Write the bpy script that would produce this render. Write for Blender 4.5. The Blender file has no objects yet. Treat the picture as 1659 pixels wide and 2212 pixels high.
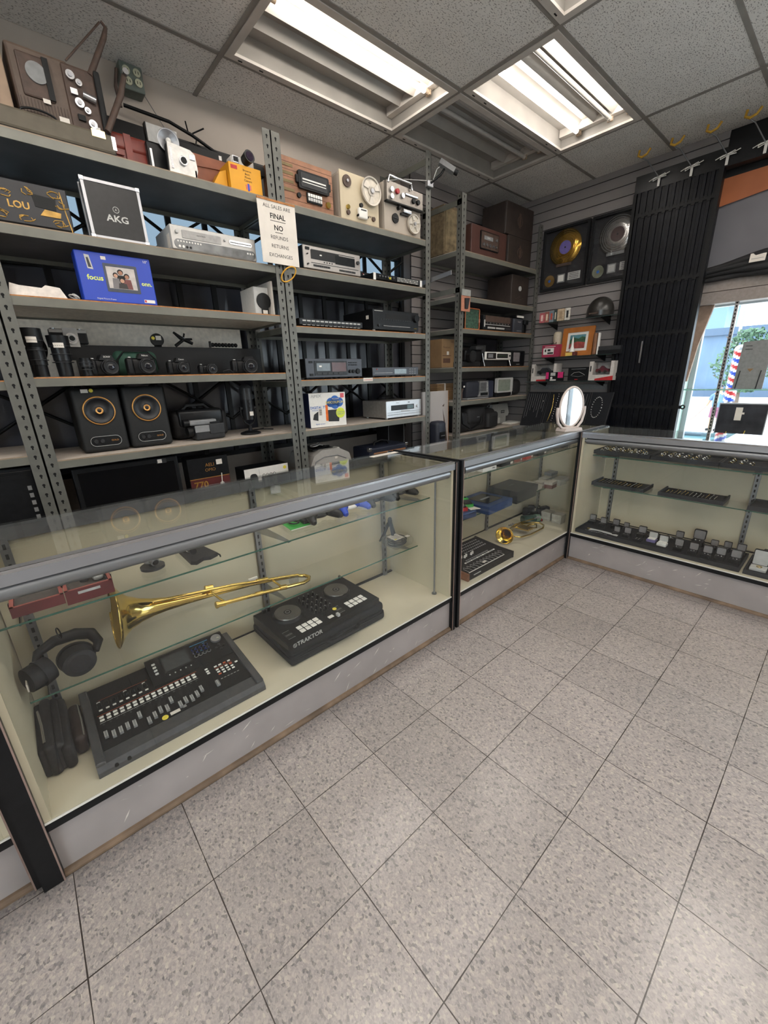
import bpy, bmesh, math, random
from mathutils import Vector, Matrix
random.seed(7)
PI = math.pi
S = bpy.context.scene
COL = S.collection

# ------------------------------------------------------------------ camera
cam = bpy.data.cameras.new('camera')
cam.sensor_fit = 'VERTICAL'; cam.sensor_height = 36.0
cam.lens = 879.084 * 36.0 / 2212.0
cam.clip_start = 0.02
camo = bpy.data.objects.new('camera', cam); COL.objects.link(camo)
RX = Vector((0.746, -0.665, -0.030)); FW = Vector((0.624, 0.715, -0.315)).normalized()
RX = (RX - FW * RX.dot(FW)).normalized(); UP = RX.cross(FW)
camo.matrix_world = Matrix(((RX.x, UP.x, -FW.x, -0.425), (RX.y, UP.y, -FW.y, -0.638), (RX.z, UP.z, -FW.z, 1.371), (0, 0, 0, 1)))
S.camera = camo

# ------------------------------------------------------------------ world, exposure
S.view_settings.view_transform = 'Standard'
S.view_settings.look = 'None'
S.view_settings.gamma = 1.0
S.view_settings.use_curve_mapping = False
S.view_settings.exposure = 0.85
W = bpy.data.worlds.new('sky'); S.world = W; W.use_nodes = True
wn = W.node_tree.nodes; wl = W.node_tree.links; wn.clear()
wo = wn.new('ShaderNodeOutputWorld'); wb = wn.new('ShaderNodeBackground')
wb.inputs[0].default_value = (0.93, 0.965, 1.0, 1); wb.inputs[1].default_value = 4.0
wl.new(wb.outputs[0], wo.inputs[0])
TUBE = 15.0          # fluorescent tube strength
S.cycles.use_denoising = True
S.cycles.max_bounces = 10; S.cycles.transparent_max_bounces = 24
S.cycles.diffuse_bounces = 5; S.cycles.glossy_bounces = 5; S.cycles.transmission_bounces = 8
S.cycles.sample_clamp_indirect = 6.0
S.cycles.caustics_reflective = False; S.cycles.caustics_refractive = False

# ------------------------------------------------------------------ materials
def lin(h):
    h = h.lstrip('#'); r = [int(h[i:i+2], 16) / 255 for i in (0, 2, 4)]
    return tuple(c / 12.92 if c <= 0.04045 else ((c + 0.055) / 1.055) ** 2.4 for c in r) + (1,)
MC = {}
def mat(name, hexc='808080', rough=0.5, metal=0.0, var=0.12, scale=45.0, bump=0.0, spec=0.5, emit=0.0):
    if name in MC: return MC[name]
    m = bpy.data.materials.new(name); m.use_nodes = True
    nt = m.node_tree; n = nt.nodes; l = nt.links
    p = n['Principled BSDF']; c = lin(hexc)
    p.inputs['Roughness'].default_value = rough; p.inputs['Metallic'].default_value = metal
    p.inputs['Specular IOR Level'].default_value = spec
    tc = n.new('ShaderNodeTexCoord'); no = n.new('ShaderNodeTexNoise')
    no.inputs['Scale'].default_value = scale; no.inputs['Detail'].default_value = 3
    l.new(tc.outputs['Object'], no.inputs['Vector'])
    r = n.new('ShaderNodeValToRGB')
    r.color_ramp.elements[0].position = 0.3; r.color_ramp.elements[1].position = 0.7
    r.color_ramp.elements[0].color = tuple(x * (1 - var) for x in c[:3]) + (1,)
    r.color_ramp.elements[1].color = tuple(min(1, x * (1 + var)) for x in c[:3]) + (1,)
    l.new(no.outputs['Fac'], r.inputs['Fac']); l.new(r.outputs['Color'], p.inputs['Base Color'])
    if bump:
        b = n.new('ShaderNodeBump'); b.inputs['Strength'].default_value = bump; b.inputs['Distance'].default_value = 0.002
        l.new(no.outputs['Fac'], b.inputs['Height']); l.new(b.outputs['Normal'], p.inputs['Normal'])
    if emit:
        p.inputs['Emission Color'].default_value = c; p.inputs['Emission Strength'].default_value = emit
    MC[name] = m
    return m
def glassmat(name, tint=(0.93, 0.97, 0.95), refl=1.0, rough=0.0, haze=0.0):
    m = bpy.data.materials.new(name); m.use_nodes = True; nt = m.node_tree; n = nt.nodes; l = nt.links; n.clear()
    o = n.new('ShaderNodeOutputMaterial'); t = n.new('ShaderNodeBsdfTransparent'); g = n.new('ShaderNodeBsdfGlossy')
    t.inputs[0].default_value = tuple(tint) + (1,); g.inputs['Roughness'].default_value = rough
    f = n.new('ShaderNodeLayerWeight'); f.inputs[0].default_value = 0.5
    pw = n.new('ShaderNodeMath'); pw.operation = 'POWER'; pw.inputs[1].default_value = 5.0; l.new(f.outputs['Facing'], pw.inputs[0])
    mu = n.new('ShaderNodeMath'); mu.operation = 'MULTIPLY_ADD'; mu.inputs[1].default_value = 0.9; mu.inputs[2].default_value = 0.022 * refl; mu.use_clamp = True
    l.new(pw.outputs[0], mu.inputs[0]); mx = n.new('ShaderNodeMixShader')
    l.new(mu.outputs[0], mx.inputs[0]); l.new(t.outputs[0], mx.inputs[1]); l.new(g.outputs[0], mx.inputs[2])
    out = mx
    if haze:
        d = n.new('ShaderNodeBsdfDiffuse'); d.inputs[0].default_value = (0.8, 0.85, 0.85, 1)
        no = n.new('ShaderNodeTexNoise'); no.inputs['Scale'].default_value = 9; no.inputs['Detail'].default_value = 8
        mm = n.new('ShaderNodeMath'); mm.operation = 'MULTIPLY'; mm.inputs[1].default_value = haze
        l.new(no.outputs['Fac'], mm.inputs[0]); m2 = n.new('ShaderNodeMixShader')
        l.new(mm.outputs[0], m2.inputs[0]); l.new(mx.outputs[0], m2.inputs[1]); l.new(d.outputs[0], m2.inputs[2]); out = m2
    l.new(out.outputs[0], o.inputs[0]); MC[name] = m
    return m

m_floor = None
def make_floor_mat():
    m = bpy.data.materials.new('vinyl_tile'); m.use_nodes = True; nt = m.node_tree; n = nt.nodes; l = nt.links
    p = n['Principled BSDF']
    tc = n.new('ShaderNodeTexCoord'); sx = n.new('ShaderNodeSeparateXYZ'); l.new(tc.outputs['Object'], sx.inputs[0])
    def math_(op, a, b=None, clamp=False):
        x = n.new('ShaderNodeMath'); x.operation = op; x.use_clamp = clamp
        for i, v in enumerate((a, b)):
            if v is None: continue
            if isinstance(v, (int, float)): x.inputs[i].default_value = v
            else: l.new(v, x.inputs[i])
        return x.outputs[0]
    T = 0.3048
    ux = math_('DIVIDE', math_('ADD', sx.outputs[0], 100 * T - 0.002), T); uy = math_('DIVIDE', math_('ADD', sx.outputs[1], 100 * T - 0.001), T)
    fx = math_('FRACT', ux); fy = math_('FRACT', uy)
    ex = math_('MINIMUM', fx, math_('SUBTRACT', 1, fx)); ey = math_('MINIMUM', fy, math_('SUBTRACT', 1, fy))
    e = math_('MINIMUM', ex, ey)
    wob = n.new('ShaderNodeTexNoise'); wob.inputs['Scale'].default_value = 14; l.new(tc.outputs['Object'], wob.inputs['Vector'])
    line = math_('LESS_THAN', e, math_('MULTIPLY', wob.outputs['Fac'], 0.0085))
    fl = math_('ADD', math_('FLOOR', ux), math_('MULTIPLY', math_('FLOOR', uy), 7.3))
    wn_ = n.new('ShaderNodeTexWhiteNoise'); wn_.noise_dimensions = '1D'; l.new(fl, wn_.inputs['W'])
    # chips stretched along Y
    mp = n.new('ShaderNodeMapping'); mp.inputs['Scale'].default_value = (165, 125, 1); mp.inputs['Rotation'].default_value = (0, 0, 0.5)
    l.new(tc.outputs['Object'], mp.inputs[0])
    v = n.new('ShaderNodeTexVoronoi'); v.inputs['Scale'].default_value = 1.0; l.new(mp.outputs[0], v.inputs['Vector'])
    r = n.new('ShaderNodeValToRGB'); cr = r.color_ramp; cr.interpolation = 'LINEAR'
    sc = n.new('ShaderNodeSeparateColor'); l.new(v.outputs['Color'], sc.inputs[0])
    cr.elements[0].position = 0.0; cr.elements[0].color = lin('67656a')
    cr.elements[1].position = 1.0; cr.elements[1].color = lin('c8beb6')
    for pos, h in ((0.07, '837e82'), (0.18, '9b9597'), (0.42, 'aea6a5'), (0.62, 'a59e9e'), (0.80, 'b5abaa'), (0.93, 'beb3ae')):
        x = cr.elements.new(pos); x.color = lin(h)
    l.new(sc.outputs[0], r.inputs['Fac'])
    mp2 = n.new('ShaderNodeMapping'); mp2.inputs['Scale'].default_value = (300, 240, 1); l.new(tc.outputs['Object'], mp2.inputs[0])
    v2 = n.new('ShaderNodeTexVoronoi'); v2.inputs['Scale'].default_value = 1; l.new(mp2.outputs[0], v2.inputs['Vector'])
    s2 = n.new('ShaderNodeSeparateColor'); l.new(v2.outputs['Color'], s2.inputs[0])
    mx = n.new('ShaderNodeMix'); mx.data_type = 'RGBA'; mx.inputs['Factor'].default_value = 0.35
    r2 = n.new('ShaderNodeValToRGB'); r2.color_ramp.elements[0].color = lin('7e7979'); r2.color_ramp.elements[1].color = lin('c0b6aa')
    l.new(s2.outputs[0], r2.inputs['Fac']); l.new(r.outputs[0], mx.inputs['A']); l.new(r2.outputs[0], mx.inputs['B'])
    # dirt and per-tile tone
    d = n.new('ShaderNodeTexNoise'); d.inputs['Scale'].default_value = 1.3; d.inputs['Detail'].default_value = 6; l.new(tc.outputs['Object'], d.inputs['Vector'])
    tone = math_('ADD', math_('MULTIPLY', wn_.outputs['Value'], 0.10), math_('ADD', math_('MULTIPLY', d.outputs['Fac'], 0.34), 0.62))
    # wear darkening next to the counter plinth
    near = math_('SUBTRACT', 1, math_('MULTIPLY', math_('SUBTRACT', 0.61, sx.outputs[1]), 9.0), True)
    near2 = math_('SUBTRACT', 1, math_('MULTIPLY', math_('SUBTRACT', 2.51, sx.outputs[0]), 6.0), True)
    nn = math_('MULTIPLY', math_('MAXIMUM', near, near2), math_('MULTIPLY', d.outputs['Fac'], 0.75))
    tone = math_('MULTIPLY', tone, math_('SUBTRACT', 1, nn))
    vm = n.new('ShaderNodeMix'); vm.data_type = 'RGBA'; vm.blend_type = 'MULTIPLY'; vm.inputs['Factor'].default_value = 1
    cb = n.new('ShaderNodeCombineColor'); [l.new(tone, cb.inputs[i]) for i in range(3)]
    l.new(mx.outputs['Result'], vm.inputs['A']); l.new(cb.outputs[0], vm.inputs['B'])
    fm = n.new('ShaderNodeMix'); fm.data_type = 'RGBA'; l.new(line, fm.inputs['Factor']); l.new(vm.outputs['Result'], fm.inputs['A'])
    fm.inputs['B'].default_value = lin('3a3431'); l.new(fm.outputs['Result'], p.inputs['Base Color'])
    p.inputs['Coat Weight'].default_value = 0.35; p.inputs['Coat Roughness'].default_value = 0.24
    rr = math_('ADD', math_('MULTIPLY', d.outputs['Fac'], 0.14), 0.15); l.new(rr, p.inputs['Roughness'])
    b = n.new('ShaderNodeBump'); b.inputs['Strength'].default_value = 0.25; b.inputs['Distance'].default_value = 0.001
    l.new(math_('ADD', math_('MULTIPLY', line, -1.0), math_('MULTIPLY', s2.outputs[0], 0.05)), b.inputs['Height']); l.new(b.outputs[0], p.inputs['Normal'])
    return m

def make_ceiling_mat():
    m = mat('ceiling_tile', 'e8e5e0', 0.9, var=0.04, scale=7)
    n = m.node_tree.nodes; l = m.node_tree.links; p = n['Principled BSDF']
    tc = n.new('ShaderNodeTexCoord'); mp = n.new('ShaderNodeMapping'); mp.inputs['Scale'].default_value = (1, 1.9, 1)
    l.new(tc.outputs['Object'], mp.inputs[0])
    a = n.new('ShaderNodeTexNoise'); a.inputs['Scale'].default_value = 85; a.inputs['Detail'].default_value = 2; l.new(mp.outputs[0], a.inputs['Vector'])
    r = n.new('ShaderNodeValToRGB'); r.color_ramp.elements[0].position = 0.575; r.color_ramp.elements[1].position = 0.63
    r.color_ramp.elements[0].color = (0, 0, 0, 1); r.color_ramp.elements[1].color = (1, 1, 1, 1); l.new(a.outputs['Fac'], r.inputs[0])
    mx = n.new('ShaderNodeMix'); mx.data_type = 'RGBA'; mx.inputs['B'].default_value = lin('7d7874')
    old = p.inputs['Base Color'].links[0].from_socket
    ml = n.new('ShaderNodeMath'); ml.operation = 'MULTIPLY'; ml.inputs[1].default_value = 0.75
    l.new(r.outputs[0], ml.inputs[0]); l.new(ml.outputs[0], mx.inputs['Factor']); l.new(old, mx.inputs['A']); l.new(mx.outputs['Result'], p.inputs['Base Color'])
    b = n.new('ShaderNodeBump'); b.invert = True; b.inputs['Strength'].default_value = 0.5; b.inputs['Distance'].default_value = 0.003
    l.new(r.outputs[0], b.inputs['Height']); l.new(b.outputs[0], p.inputs['Normal'])
    return m

def scuffed(name, hexc, hex2, rough=0.5):
    """painted board with pale scrapes"""
    m = mat(name, hexc, rough, var=0.08, scale=6); n = m.node_tree.nodes; l = m.node_tree.links; p = n['Principled BSDF']
    tc = n.new('ShaderNodeTexCoord'); mp = n.new('ShaderNodeMapping'); mp.inputs['Scale'].default_value = (5, 5, 16); mp.inputs['Rotation'].default_value = (0.5, 0.5, 0)
    l.new(tc.outputs['Object'], mp.inputs[0]); a = n.new('ShaderNodeTexNoise'); a.inputs['Scale'].default_value = 3; a.inputs['Detail'].default_value = 9; a.inputs['Roughness'].default_value = 0.75
    a.inputs['Distortion'].default_value = 2.5; l.new(mp.outputs[0], a.inputs['Vector'])
    r = n.new('ShaderNodeValToRGB'); r.color_ramp.elements[0].position = 0.70; r.color_ramp.elements[1].position = 0.715
    r.color_ramp.elements[0].color = (0, 0, 0, 1); r.color_ramp.elements[1].color = (1, 1, 1, 1); l.new(a.outputs['Fac'], r.inputs[0])
    mx = n.new('ShaderNodeMix'); mx.data_type = 'RGBA'; mx.inputs['B'].default_value = lin(hex2)
    old = p.inputs['Base Color'].links[0].from_socket
    l.new(r.outputs[0], mx.inputs['Factor']); l.new(old, mx.inputs['A']); l.new(mx.outputs['Result'], p.inputs['Base Color'])
    return m

FLOOR = make_floor_mat(); CEIL = make_ceiling_mat()
KICK = scuffed('plinth_paint', '9b9492', 'd8d2cd', 0.45)
GL = glassmat('clear_glass', (0.985, 0.99, 0.985), 1.25, 0.0, 0.006)
GTOP = glassmat('top_glass', (0.975, 0.985, 0.98), 2.0, 0.0, 0.012)
GSH = glassmat('shelf_glass', (0.99, 0.995, 0.99), 1.4, 0.0, 0.0)
GW = glassmat('window_glass', (0.93, 0.98, 1.0), 1.0, 0.0, 0.0)
GDARK = glassmat('dimmed_glass', (0.22, 0.26, 0.29), 1.0, 0.05, 0.0)  # dark tint put in to dim daylight through the rear pane
GF = glassmat('frame_glass', (0.97, 0.97, 0.97), 1.0, 0.02, 0.0)
GEDGE = mat('glass_edge', '2f5a4c', 0.15, 0, 0.1)
PLAST = glassmat('clear_plastic', (0.95, 0.95, 0.95), 1.6, 0.12, 0.06)
BLK = mat('black_plastic', '101113', 0.45, 0, 0.2, spec=0.28)
BLK2 = mat('satin_black', '1a1b1d', 0.32, 0, 0.2, spec=0.28)
DK = mat('deep_black', '08090b', 0.7, 0, 0.2)
CHAR = mat('charcoal_plastic', '313234', 0.4, 0, 0.15, spec=0.28)
GREY = mat('mid_grey', '7c7d7e', 0.5, 0, 0.1)
LGREY = mat('light_grey', 'b3b3b1', 0.5, 0, 0.08)
WHITE = mat('white_plastic', 'dddbd6', 0.45, 0, 0.04)
PAPER = mat('white_paper', 'd9d2c9', 0.85, 0, 0.05, 12, 0.2)
STEEL = mat('rack_steel', '64645f', 0.45, 0.25, 0.12, 20)
LIP = mat('shelf_enamel', '6a6a62', 0.4, 0.1, 0.1, 12)
BOARD = mat('shelf_board', 'b4aaa0', 0.8, 0, 0.1, 20)
UNDER = mat('shelf_underside', '66676a', 0.6, 0.1, 0.2, 5)
WOODE = mat('chipboard_edge', 'a8703e', 0.75, 0, 0.25, 60)
ALU = mat('brushed_aluminium', 'a0a1a5', 0.42, 0.8, 0.02, 3)
ALU2 = mat('dull_aluminium', '8b8d90', 0.40, 0.8, 0.04, 4)
CHROME = mat('chrome', 'bfc0c3', 0.26, 0.95, 0.03)
BRASS = mat('lacquered_brass', 'd9bd6c', 0.12, 1.0, 0.12, 14)
CREAM = mat('case_cream', 'c6bda4', 0.5, 0, 0.05, 5)
DECK = mat('case_deck', 'd0c8b2', 0.4, 0, 0.06, 5)
RUB = mat('black_trim', '111214', 0.4, 0, 0.2, spec=0.28)
VELV = mat('black_velvet', '101218', 0.95, 0, 0.3, 80)
RED = mat('red', 'b3262b', 0.5); BLUE = mat('blue', '1f46b5', 0.5); YEL = mat('yellow', 'e0cf4a', 0.6); ORG = mat('orange', 'dd6a1f', 0.6)
GRN = mat('green', '2f9a3c', 0.5)
SLAT = mat('slatwall_laminate', '86807f', 0.5, 0, 0.06, 3)
WALLP = mat('wall_paint', 'b0a69c', 0.8, 0, 0.07, 3)

# ------------------------------------------------------------------ mesh builder
_TXT = {}
def text_geo(s, size):
    k = (s, size); bold = s in ('AKG', 'TRAKTOR', 'FINAL', 'NO', 'LOU', 'focus', 'onn.', 'Laney', '770', 'DIGITAL TV', 'APEX')
    if k not in _TXT:
        cu = bpy.data.curves.new('t', 'FONT'); cu.body = s; cu.size = size; cu.align_x = 'CENTER'; cu.align_y = 'CENTER'; cu.resolution_u = 2; cu.offset = size*.022 if bold else 0
        o = bpy.data.objects.new('t', cu); me = bpy.data.meshes.new_from_object(o)
        _TXT[k] = ([v.co.copy() for v in me.vertices], [tuple(p.vertices) for p in me.polygons])
        bpy.data.objects.remove(o); bpy.data.curves.remove(cu); bpy.data.meshes.remove(me)
    return _TXT[k]
class MB:
    def __init__(s): s.v = []; s.f = []; s.mi = []; s.sm = []; s.mats = []; s.T = None
    def add(s, vs, fs, m, smooth=False):
        if m not in s.mats: s.mats.append(m)
        i = s.mats.index(m); b = len(s.v)
        for v in vs:
            v = Vector(v)
            if s.T is not None: v = s.T @ v
            s.v.append(v)
        for f in fs: s.f.append(tuple(b + k for k in f)); s.mi.append(i); s.sm.append(smooth)
        return s
    def box(s, x0, x1, y0, y1, z0, z1, m):
        return s.add([(x0,y0,z0),(x1,y0,z0),(x1,y1,z0),(x0,y1,z0),(x0,y0,z1),(x1,y0,z1),(x1,y1,z1),(x0,y1,z1)],
                     [(0,3,2,1),(4,5,6,7),(0,1,5,4),(1,2,6,5),(2,3,7,6),(3,0,4,7)], m)
    def rbox(s, x0, x1, y0, y1, z0, z1, r, m, seg=2):
        bm = bmesh.new(); bmesh.ops.create_cube(bm, size=1.0)
        for v in bm.verts: v.co = Vector((x0+(v.co.x+.5)*(x1-x0), y0+(v.co.y+.5)*(y1-y0), z0+(v.co.z+.5)*(z1-z0)))
        r = min(r, .49*min(x1-x0, y1-y0, z1-z0))
        bmesh.ops.bevel(bm, geom=list(bm.edges), offset=r, segments=seg, profile=0.5, affect='EDGES')
        bm.verts.index_update(); s.add([v.co.copy() for v in bm.verts], [tuple(v.index for v in f.verts) for f in bm.faces], m, seg > 2)
        bm.free(); return s
    def prism(s, pts, a0, a1, m, ax='y', smooth=False):
        """pts in the plane across ax: 'y'->(x,z), 'x'->(y,z), 'z'->(x,y)"""
        def P(p, a): return {'y': (p[0], a, p[1]), 'x': (a, p[0], p[1]), 'z': (p[0], p[1], a)}[ax]
        n = len(pts); vs = [P(p, a0) for p in pts] + [P(p, a1) for p in pts]
        fs = [tuple(range(n)), tuple(range(2*n-1, n-1, -1))]; fs2 = [(i, i+n, (i+1)%n+n, (i+1)%n) for i in range(n)]
        s.add(vs, fs, m); s.add(vs, fs2, m, smooth); return s
    def poly(s, vs, m): return s.add(vs, [tuple(range(len(vs)))], m)
    def cyl(s, p0, p1, r0, m, r1=None, seg=16, caps=True, smooth=True):
        r1 = r0 if r1 is None else r1; p0 = Vector(p0); p1 = Vector(p1); d = (p1-p0).normalized()
        a = d.orthogonal().normalized(); b = d.cross(a); vs = []
        for p, r in ((p0, r0), (p1, r1)):
            for i in range(seg): t = 2*PI*i/seg; vs.append(p + a*math.cos(t)*r + b*math.sin(t)*r)
        s.add(vs, [(i, (i+1)%seg, seg+(i+1)%seg, seg+i) for i in range(seg)], m, smooth)
        if caps: s.add(vs, [tuple(range(seg-1, -1, -1)), tuple(range(seg, 2*seg))], m)
        return s
    def lathe(s, prof, c, ax, m, seg=28):
        """prof: list of (r, t) along the axis from c"""
        c = Vector(c); d = Vector(ax).normalized(); a = d.orthogonal().normalized(); b = d.cross(a); vs = []
        for r, t in prof:
            for i in range(seg): q = 2*PI*i/seg; vs.append(c + d*t + (a*math.cos(q) + b*math.sin(q))*max(r, 1e-5))
        fs = [(k*seg+i, k*seg+(i+1)%seg, (k+1)*seg+(i+1)%seg, (k+1)*seg+i) for k in range(len(prof)-1) for i in range(seg)]
        return s.add(vs, fs, m, True)
    def ring(s, c, ax, R, r, m, seg=36, rs=8, sx=1.0, a0=0.0, a1=2*PI):
        c = Vector(c); d = Vector(ax).normalized(); a = d.orthogonal().normalized(); b = d.cross(a)
        full = abs(a1-a0-2*PI) < 1e-6; n = seg if full else seg+1
        return s.tube([c + a*math.cos(a0+(a1-a0)*i/seg)*R*sx + b*math.sin(a0+(a1-a0)*i/seg)*R for i in range(n)], r, m, rs, full)
    def tube(s, pts, r, m, seg=8, closed=False):
        pts = [Vector(p) for p in pts]; n = len(pts); vs = []; up = None
        for i, p in enumerate(pts):
            if closed: d = pts[(i+1)%n] - pts[i-1]
            else: d = pts[min(i+1, n-1)] - pts[max(i-1, 0)]
            d.normalize()
            if up is None: up = d.orthogonal().normalized()
            up = (up - d*up.dot(d)).normalized(); b = d.cross(up); rr = r[i] if isinstance(r, (list, tuple)) else r
            for k in range(seg): t = 2*PI*k/seg; vs.append(p + up*math.cos(t)*rr + b*math.sin(t)*rr)
        e = n if closed else n-1
        s.add(vs, [(i*seg+k, i*seg+(k+1)%seg, ((i+1)%n)*seg+(k+1)%seg, ((i+1)%n)*seg+k) for i in range(e) for k in range(seg)], m, True)
        if not closed: s.add(vs, [tuple(range(seg-1, -1, -1)), tuple(range((n-1)*seg, n*seg))], m)
        return s
    def ball(s, c, r, m, seg=18, half=False):
        if not isinstance(r, (list, tuple)): r = (r, r, r)
        vs = []; R = seg//2; t0 = PI/2 if half else PI
        for i in range(R+1):
            th = t0*i/R
            for k in range(seg): q = 2*PI*k/seg; vs.append((c[0]+r[0]*math.sin(th)*math.cos(q), c[1]+r[1]*math.sin(th)*math.sin(q), c[2]+r[2]*math.cos(th)))
        return s.add(vs, [(i*seg+k, (i+1)*seg+k, (i+1)*seg+(k+1)%seg, i*seg+(k+1)%seg) for i in range(R) for k in range(seg)], m, True)
    def text(s, t, size, x, z, y, m, face='f', sx=1.0, rot=0.0):
        vs, fs = text_geo(t, size); c, q = math.cos(rot), math.sin(rot); out = []
        for v in vs:
            a, b = v.x*sx, v.y; a, b = a*c-b*q, a*q+b*c
            out.append((x+a, y, z+b) if face == 'f' else (x+a, z+b, y))
        return s.add(out, fs, m)
    def build(s, name, parent=None):
        me = bpy.data.meshes.new(name); me.from_pydata(s.v, [], s.f)
        for m in s.mats: me.materials.append(m)
        me.polygons.foreach_set('material_index', s.mi); me.polygons.foreach_set('use_smooth', s.sm); me.update()
        o = bpy.data.objects.new(name, me); COL.objects.link(o)
        if parent is not None: o.parent = parent
        return o
def rrect(x0, x1, z0, z1, r, n=4):
    out = []
    for cx, cz, a in ((x1-r, z1-r, 0), (x0+r, z1-r, PI/2), (x0+r, z0+r, PI), (x1-r, z0+r, 1.5*PI)):
        for i in range(n+1): t = a + PI/2*i/n; out.append((cx+r*math.cos(t), cz+r*math.sin(t)))
    return out
def thing(name, label, cat, loc, rz=0.0, group=None, rx=0.0, ry=0.0):
    o = bpy.data.objects.new(name, None); o.empty_display_size = 0.05; COL.objects.link(o)
    o.location = loc; o.rotation_euler = (rx, ry, rz); o['label'] = label; o['category'] = cat
    if group: o['group'] = group
    return o
def solo(o, label, cat, loc=None, rz=0.0, group=None, rx=0.0, ry=0.0):
    o['label'] = label; o['category'] = cat
    if loc is not None: o.location = loc
    o.rotation_euler = (rx, ry, rz)
    if group: o['group'] = group
    return o
def struct(name, mb): o = mb.build(name); o['kind'] = 'structure'; return o
def copy_tree(o, parent=None):
    c = o.copy(); COL.objects.link(c); c.parent = parent
    for ch in list(o.children):
        d = ch.copy(); COL.objects.link(d); d.parent = c
        for g in list(ch.children): e = g.copy(); COL.objects.link(e); e.parent = d
    return c

# ================================================================== SETTING
XW, YB, ZC = 3.97, 2.385, 3.0
XL, YN = -3.4, -4.2
struct('floor', MB().box(XL, XW+0.02, YN, YB+0.02, -0.05, 0, FLOOR))
# ceiling: tiles laid in a 4 ft by 2 ft grid, light fixtures fill some cells
GX = [0.82 + 1.22*k for k in range(-4, 3)]
GY = [1.97 - 0.61*k for k in range(0, 11)]
gx = sorted([XL] + [x for x in GX if XL+.1 < x < XW-.1] + [XW]); gy = sorted([YN] + [y for y in GY if YN+.1 < y < YB-.1] + [YB])
def cell(x, y): return round(x, 2), round(y, 2)
FIX = [(0.82, 1.36), (2.04, 1.36), (2.04, 0.75), (0.82, 0.14), (-1.62, 0.75), (-0.40, 0.14), (-0.40, -1.08), (-1.62, -0.47), (0.82, -1.08), (2.04, -1.08), (-1.62, -2.30), (0.82, -2.30), (2.04, -2.91)]
fixset = {cell(*f) for f in FIX}
cb = MB()
for i in range(len(gx)-1):
    for j in range(len(gy)-1):
        if any(abs(gx[i]-f[0]) < .03 and abs(gy[j]-f[1]) < .03 for f in FIX): continue
        dz = random.uniform(-0.002, 0.003)
        cb.box(gx[i]+.004, gx[i+1]-.004, gy[j]+.004, gy[j+1]-.004, ZC+dz, ZC+.02, CEIL)
cb.box(XL, XW, YN, YB, ZC+.30, ZC+.32, GREY)
struct('ceiling', cb)
TEE = mat('ceiling_grid_paint', '8f8a84', 0.6, 0.1, 0.1, 8)
tb = MB()
for x in gx[1:-1]: tb.box(x-.012, x+.012, YN, YB, ZC-.006, ZC, TEE)
for y in gy[1:-1]: tb.box(XL, XW, y-.012, y+.012, ZC-.005, ZC+.0005, TEE)
struct('trim_1', tb)
# walls
ww = MB(); GR = mat('dark_window_film', '3b3d44', 0.35, 0, 0.35, 3, 0.6); 
wx0, wx1, wz0, wz1 = -1.9, 2.52, 0.85, 2.68
ww.box(XL, wx0, YB, YB+.1, 0, ZC+.3, WALLP); ww.box(wx1, XW, YB, YB+.1, 0, ZC+.3, WALLP)
ww.box(wx0, wx1, YB, YB+.1, 0, wz0, WALLP); ww.box(wx0, wx1, YB, YB+.1, wz1, ZC+.3, WALLP)
def slats(mb, axis, a0, a1, p, z0, z1, thick=0.018, pitch=0.0815, sign=1):
    z = z0
    while z < z1-.01:
        t = min(z+pitch-.007, z1)
        if axis == 'x': mb.box(a0, a1, p, p+thick, z, t, SLAT)
        else: mb.box(p, p+thick, a0, a1, z, t, SLAT)
        z += pitch
    if axis == 'x': mb.box(a0, a1, p+thick*.55, p+thick, z0, z1, DK)
    else: mb.box(p+thick*.55, p+thick, a0, a1, z0, z1, DK)
slats(ww, 'x', 2.52, XW-.02, 2.26, 0.1, ZC); ww.box(2.52, 2.54, 2.278, YB, 0, ZC, SLAT)
struct('wall_back', ww)
wr = MB(); slats(wr, 'y', 0.40, 2.26, XW-.02, 0.1, ZC)
wr.box(XW, XW+.12, 0.42, YB, 0, ZC+.3, WALLP)
PANEL = mat('grey_panel', '6f6d72', 0.6, 0, 0.15, 2)
wy0 = -1.7
wr.box(XW, XW+.10, wy0, 0.42, 2.62, ZC+.3, DK); wr.box(XW+.01, XW+.08, wy0, 0.42, 1.99, 2.62, PANEL)
wr.box(XW-.015, XW+.10, wy0, 0.42, 1.845, 1.93, mat('taupe_trim', '8f8580', 0.6)); wr.box(XW-.01, XW+.10, wy0, 0.42, 1.935, 2.02, MC['taupe_trim'])
wr.box(XW, XW+.10, wy0, 0.42, 0, 0.74, WALLP)
wr.box(XW, XW+.12, YN, -4.0, 0, ZC+.3, WALLP); wr.box(XW, XW+.12, -1.9, wy0, 0, ZC+.3, WALLP); wr.box(XW, XW+.12, -4.0, -1.9, 0, .15, WALLP); wr.box(XW, XW+.12, -4.0, -1.9, 2.85, ZC+.3, WALLP)
struct('wall_right', wr)
lw = MB(); lw.box(XL-.1, XL, -1.3, YB, 0, ZC+.3, WALLP); lw.box(XL-.1, XL, YN, -4.05, 0, ZC+.3, WALLP); lw.box(XL-.1, XL, -4.05, -1.3, 0, .2, WALLP); lw.box(XL-.1, XL, -4.05, -1.3, 2.85, ZC+.3, WALLP)
struct('wall_left', lw)
lw = MB()
for y in (-4.05, -3.15, -2.25, -1.35): lw.box(XL-.08, XL-.02, y, y+.05, .2, 2.85, ALU2)
lw.box(XL-.08, XL-.02, -4.05, -1.3, .2, .25, ALU2); lw.box(XL-.08, XL-.02, -4.05, -1.3, 2.80, 2.85, ALU2)
w4 = struct('added_window', lw); MB().box(XL-.055, XL-.05, -4.0, -1.35, .25, 2.80, GW).build('window_pane', w4)  # unseen window, added to let extra daylight into the room
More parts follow.
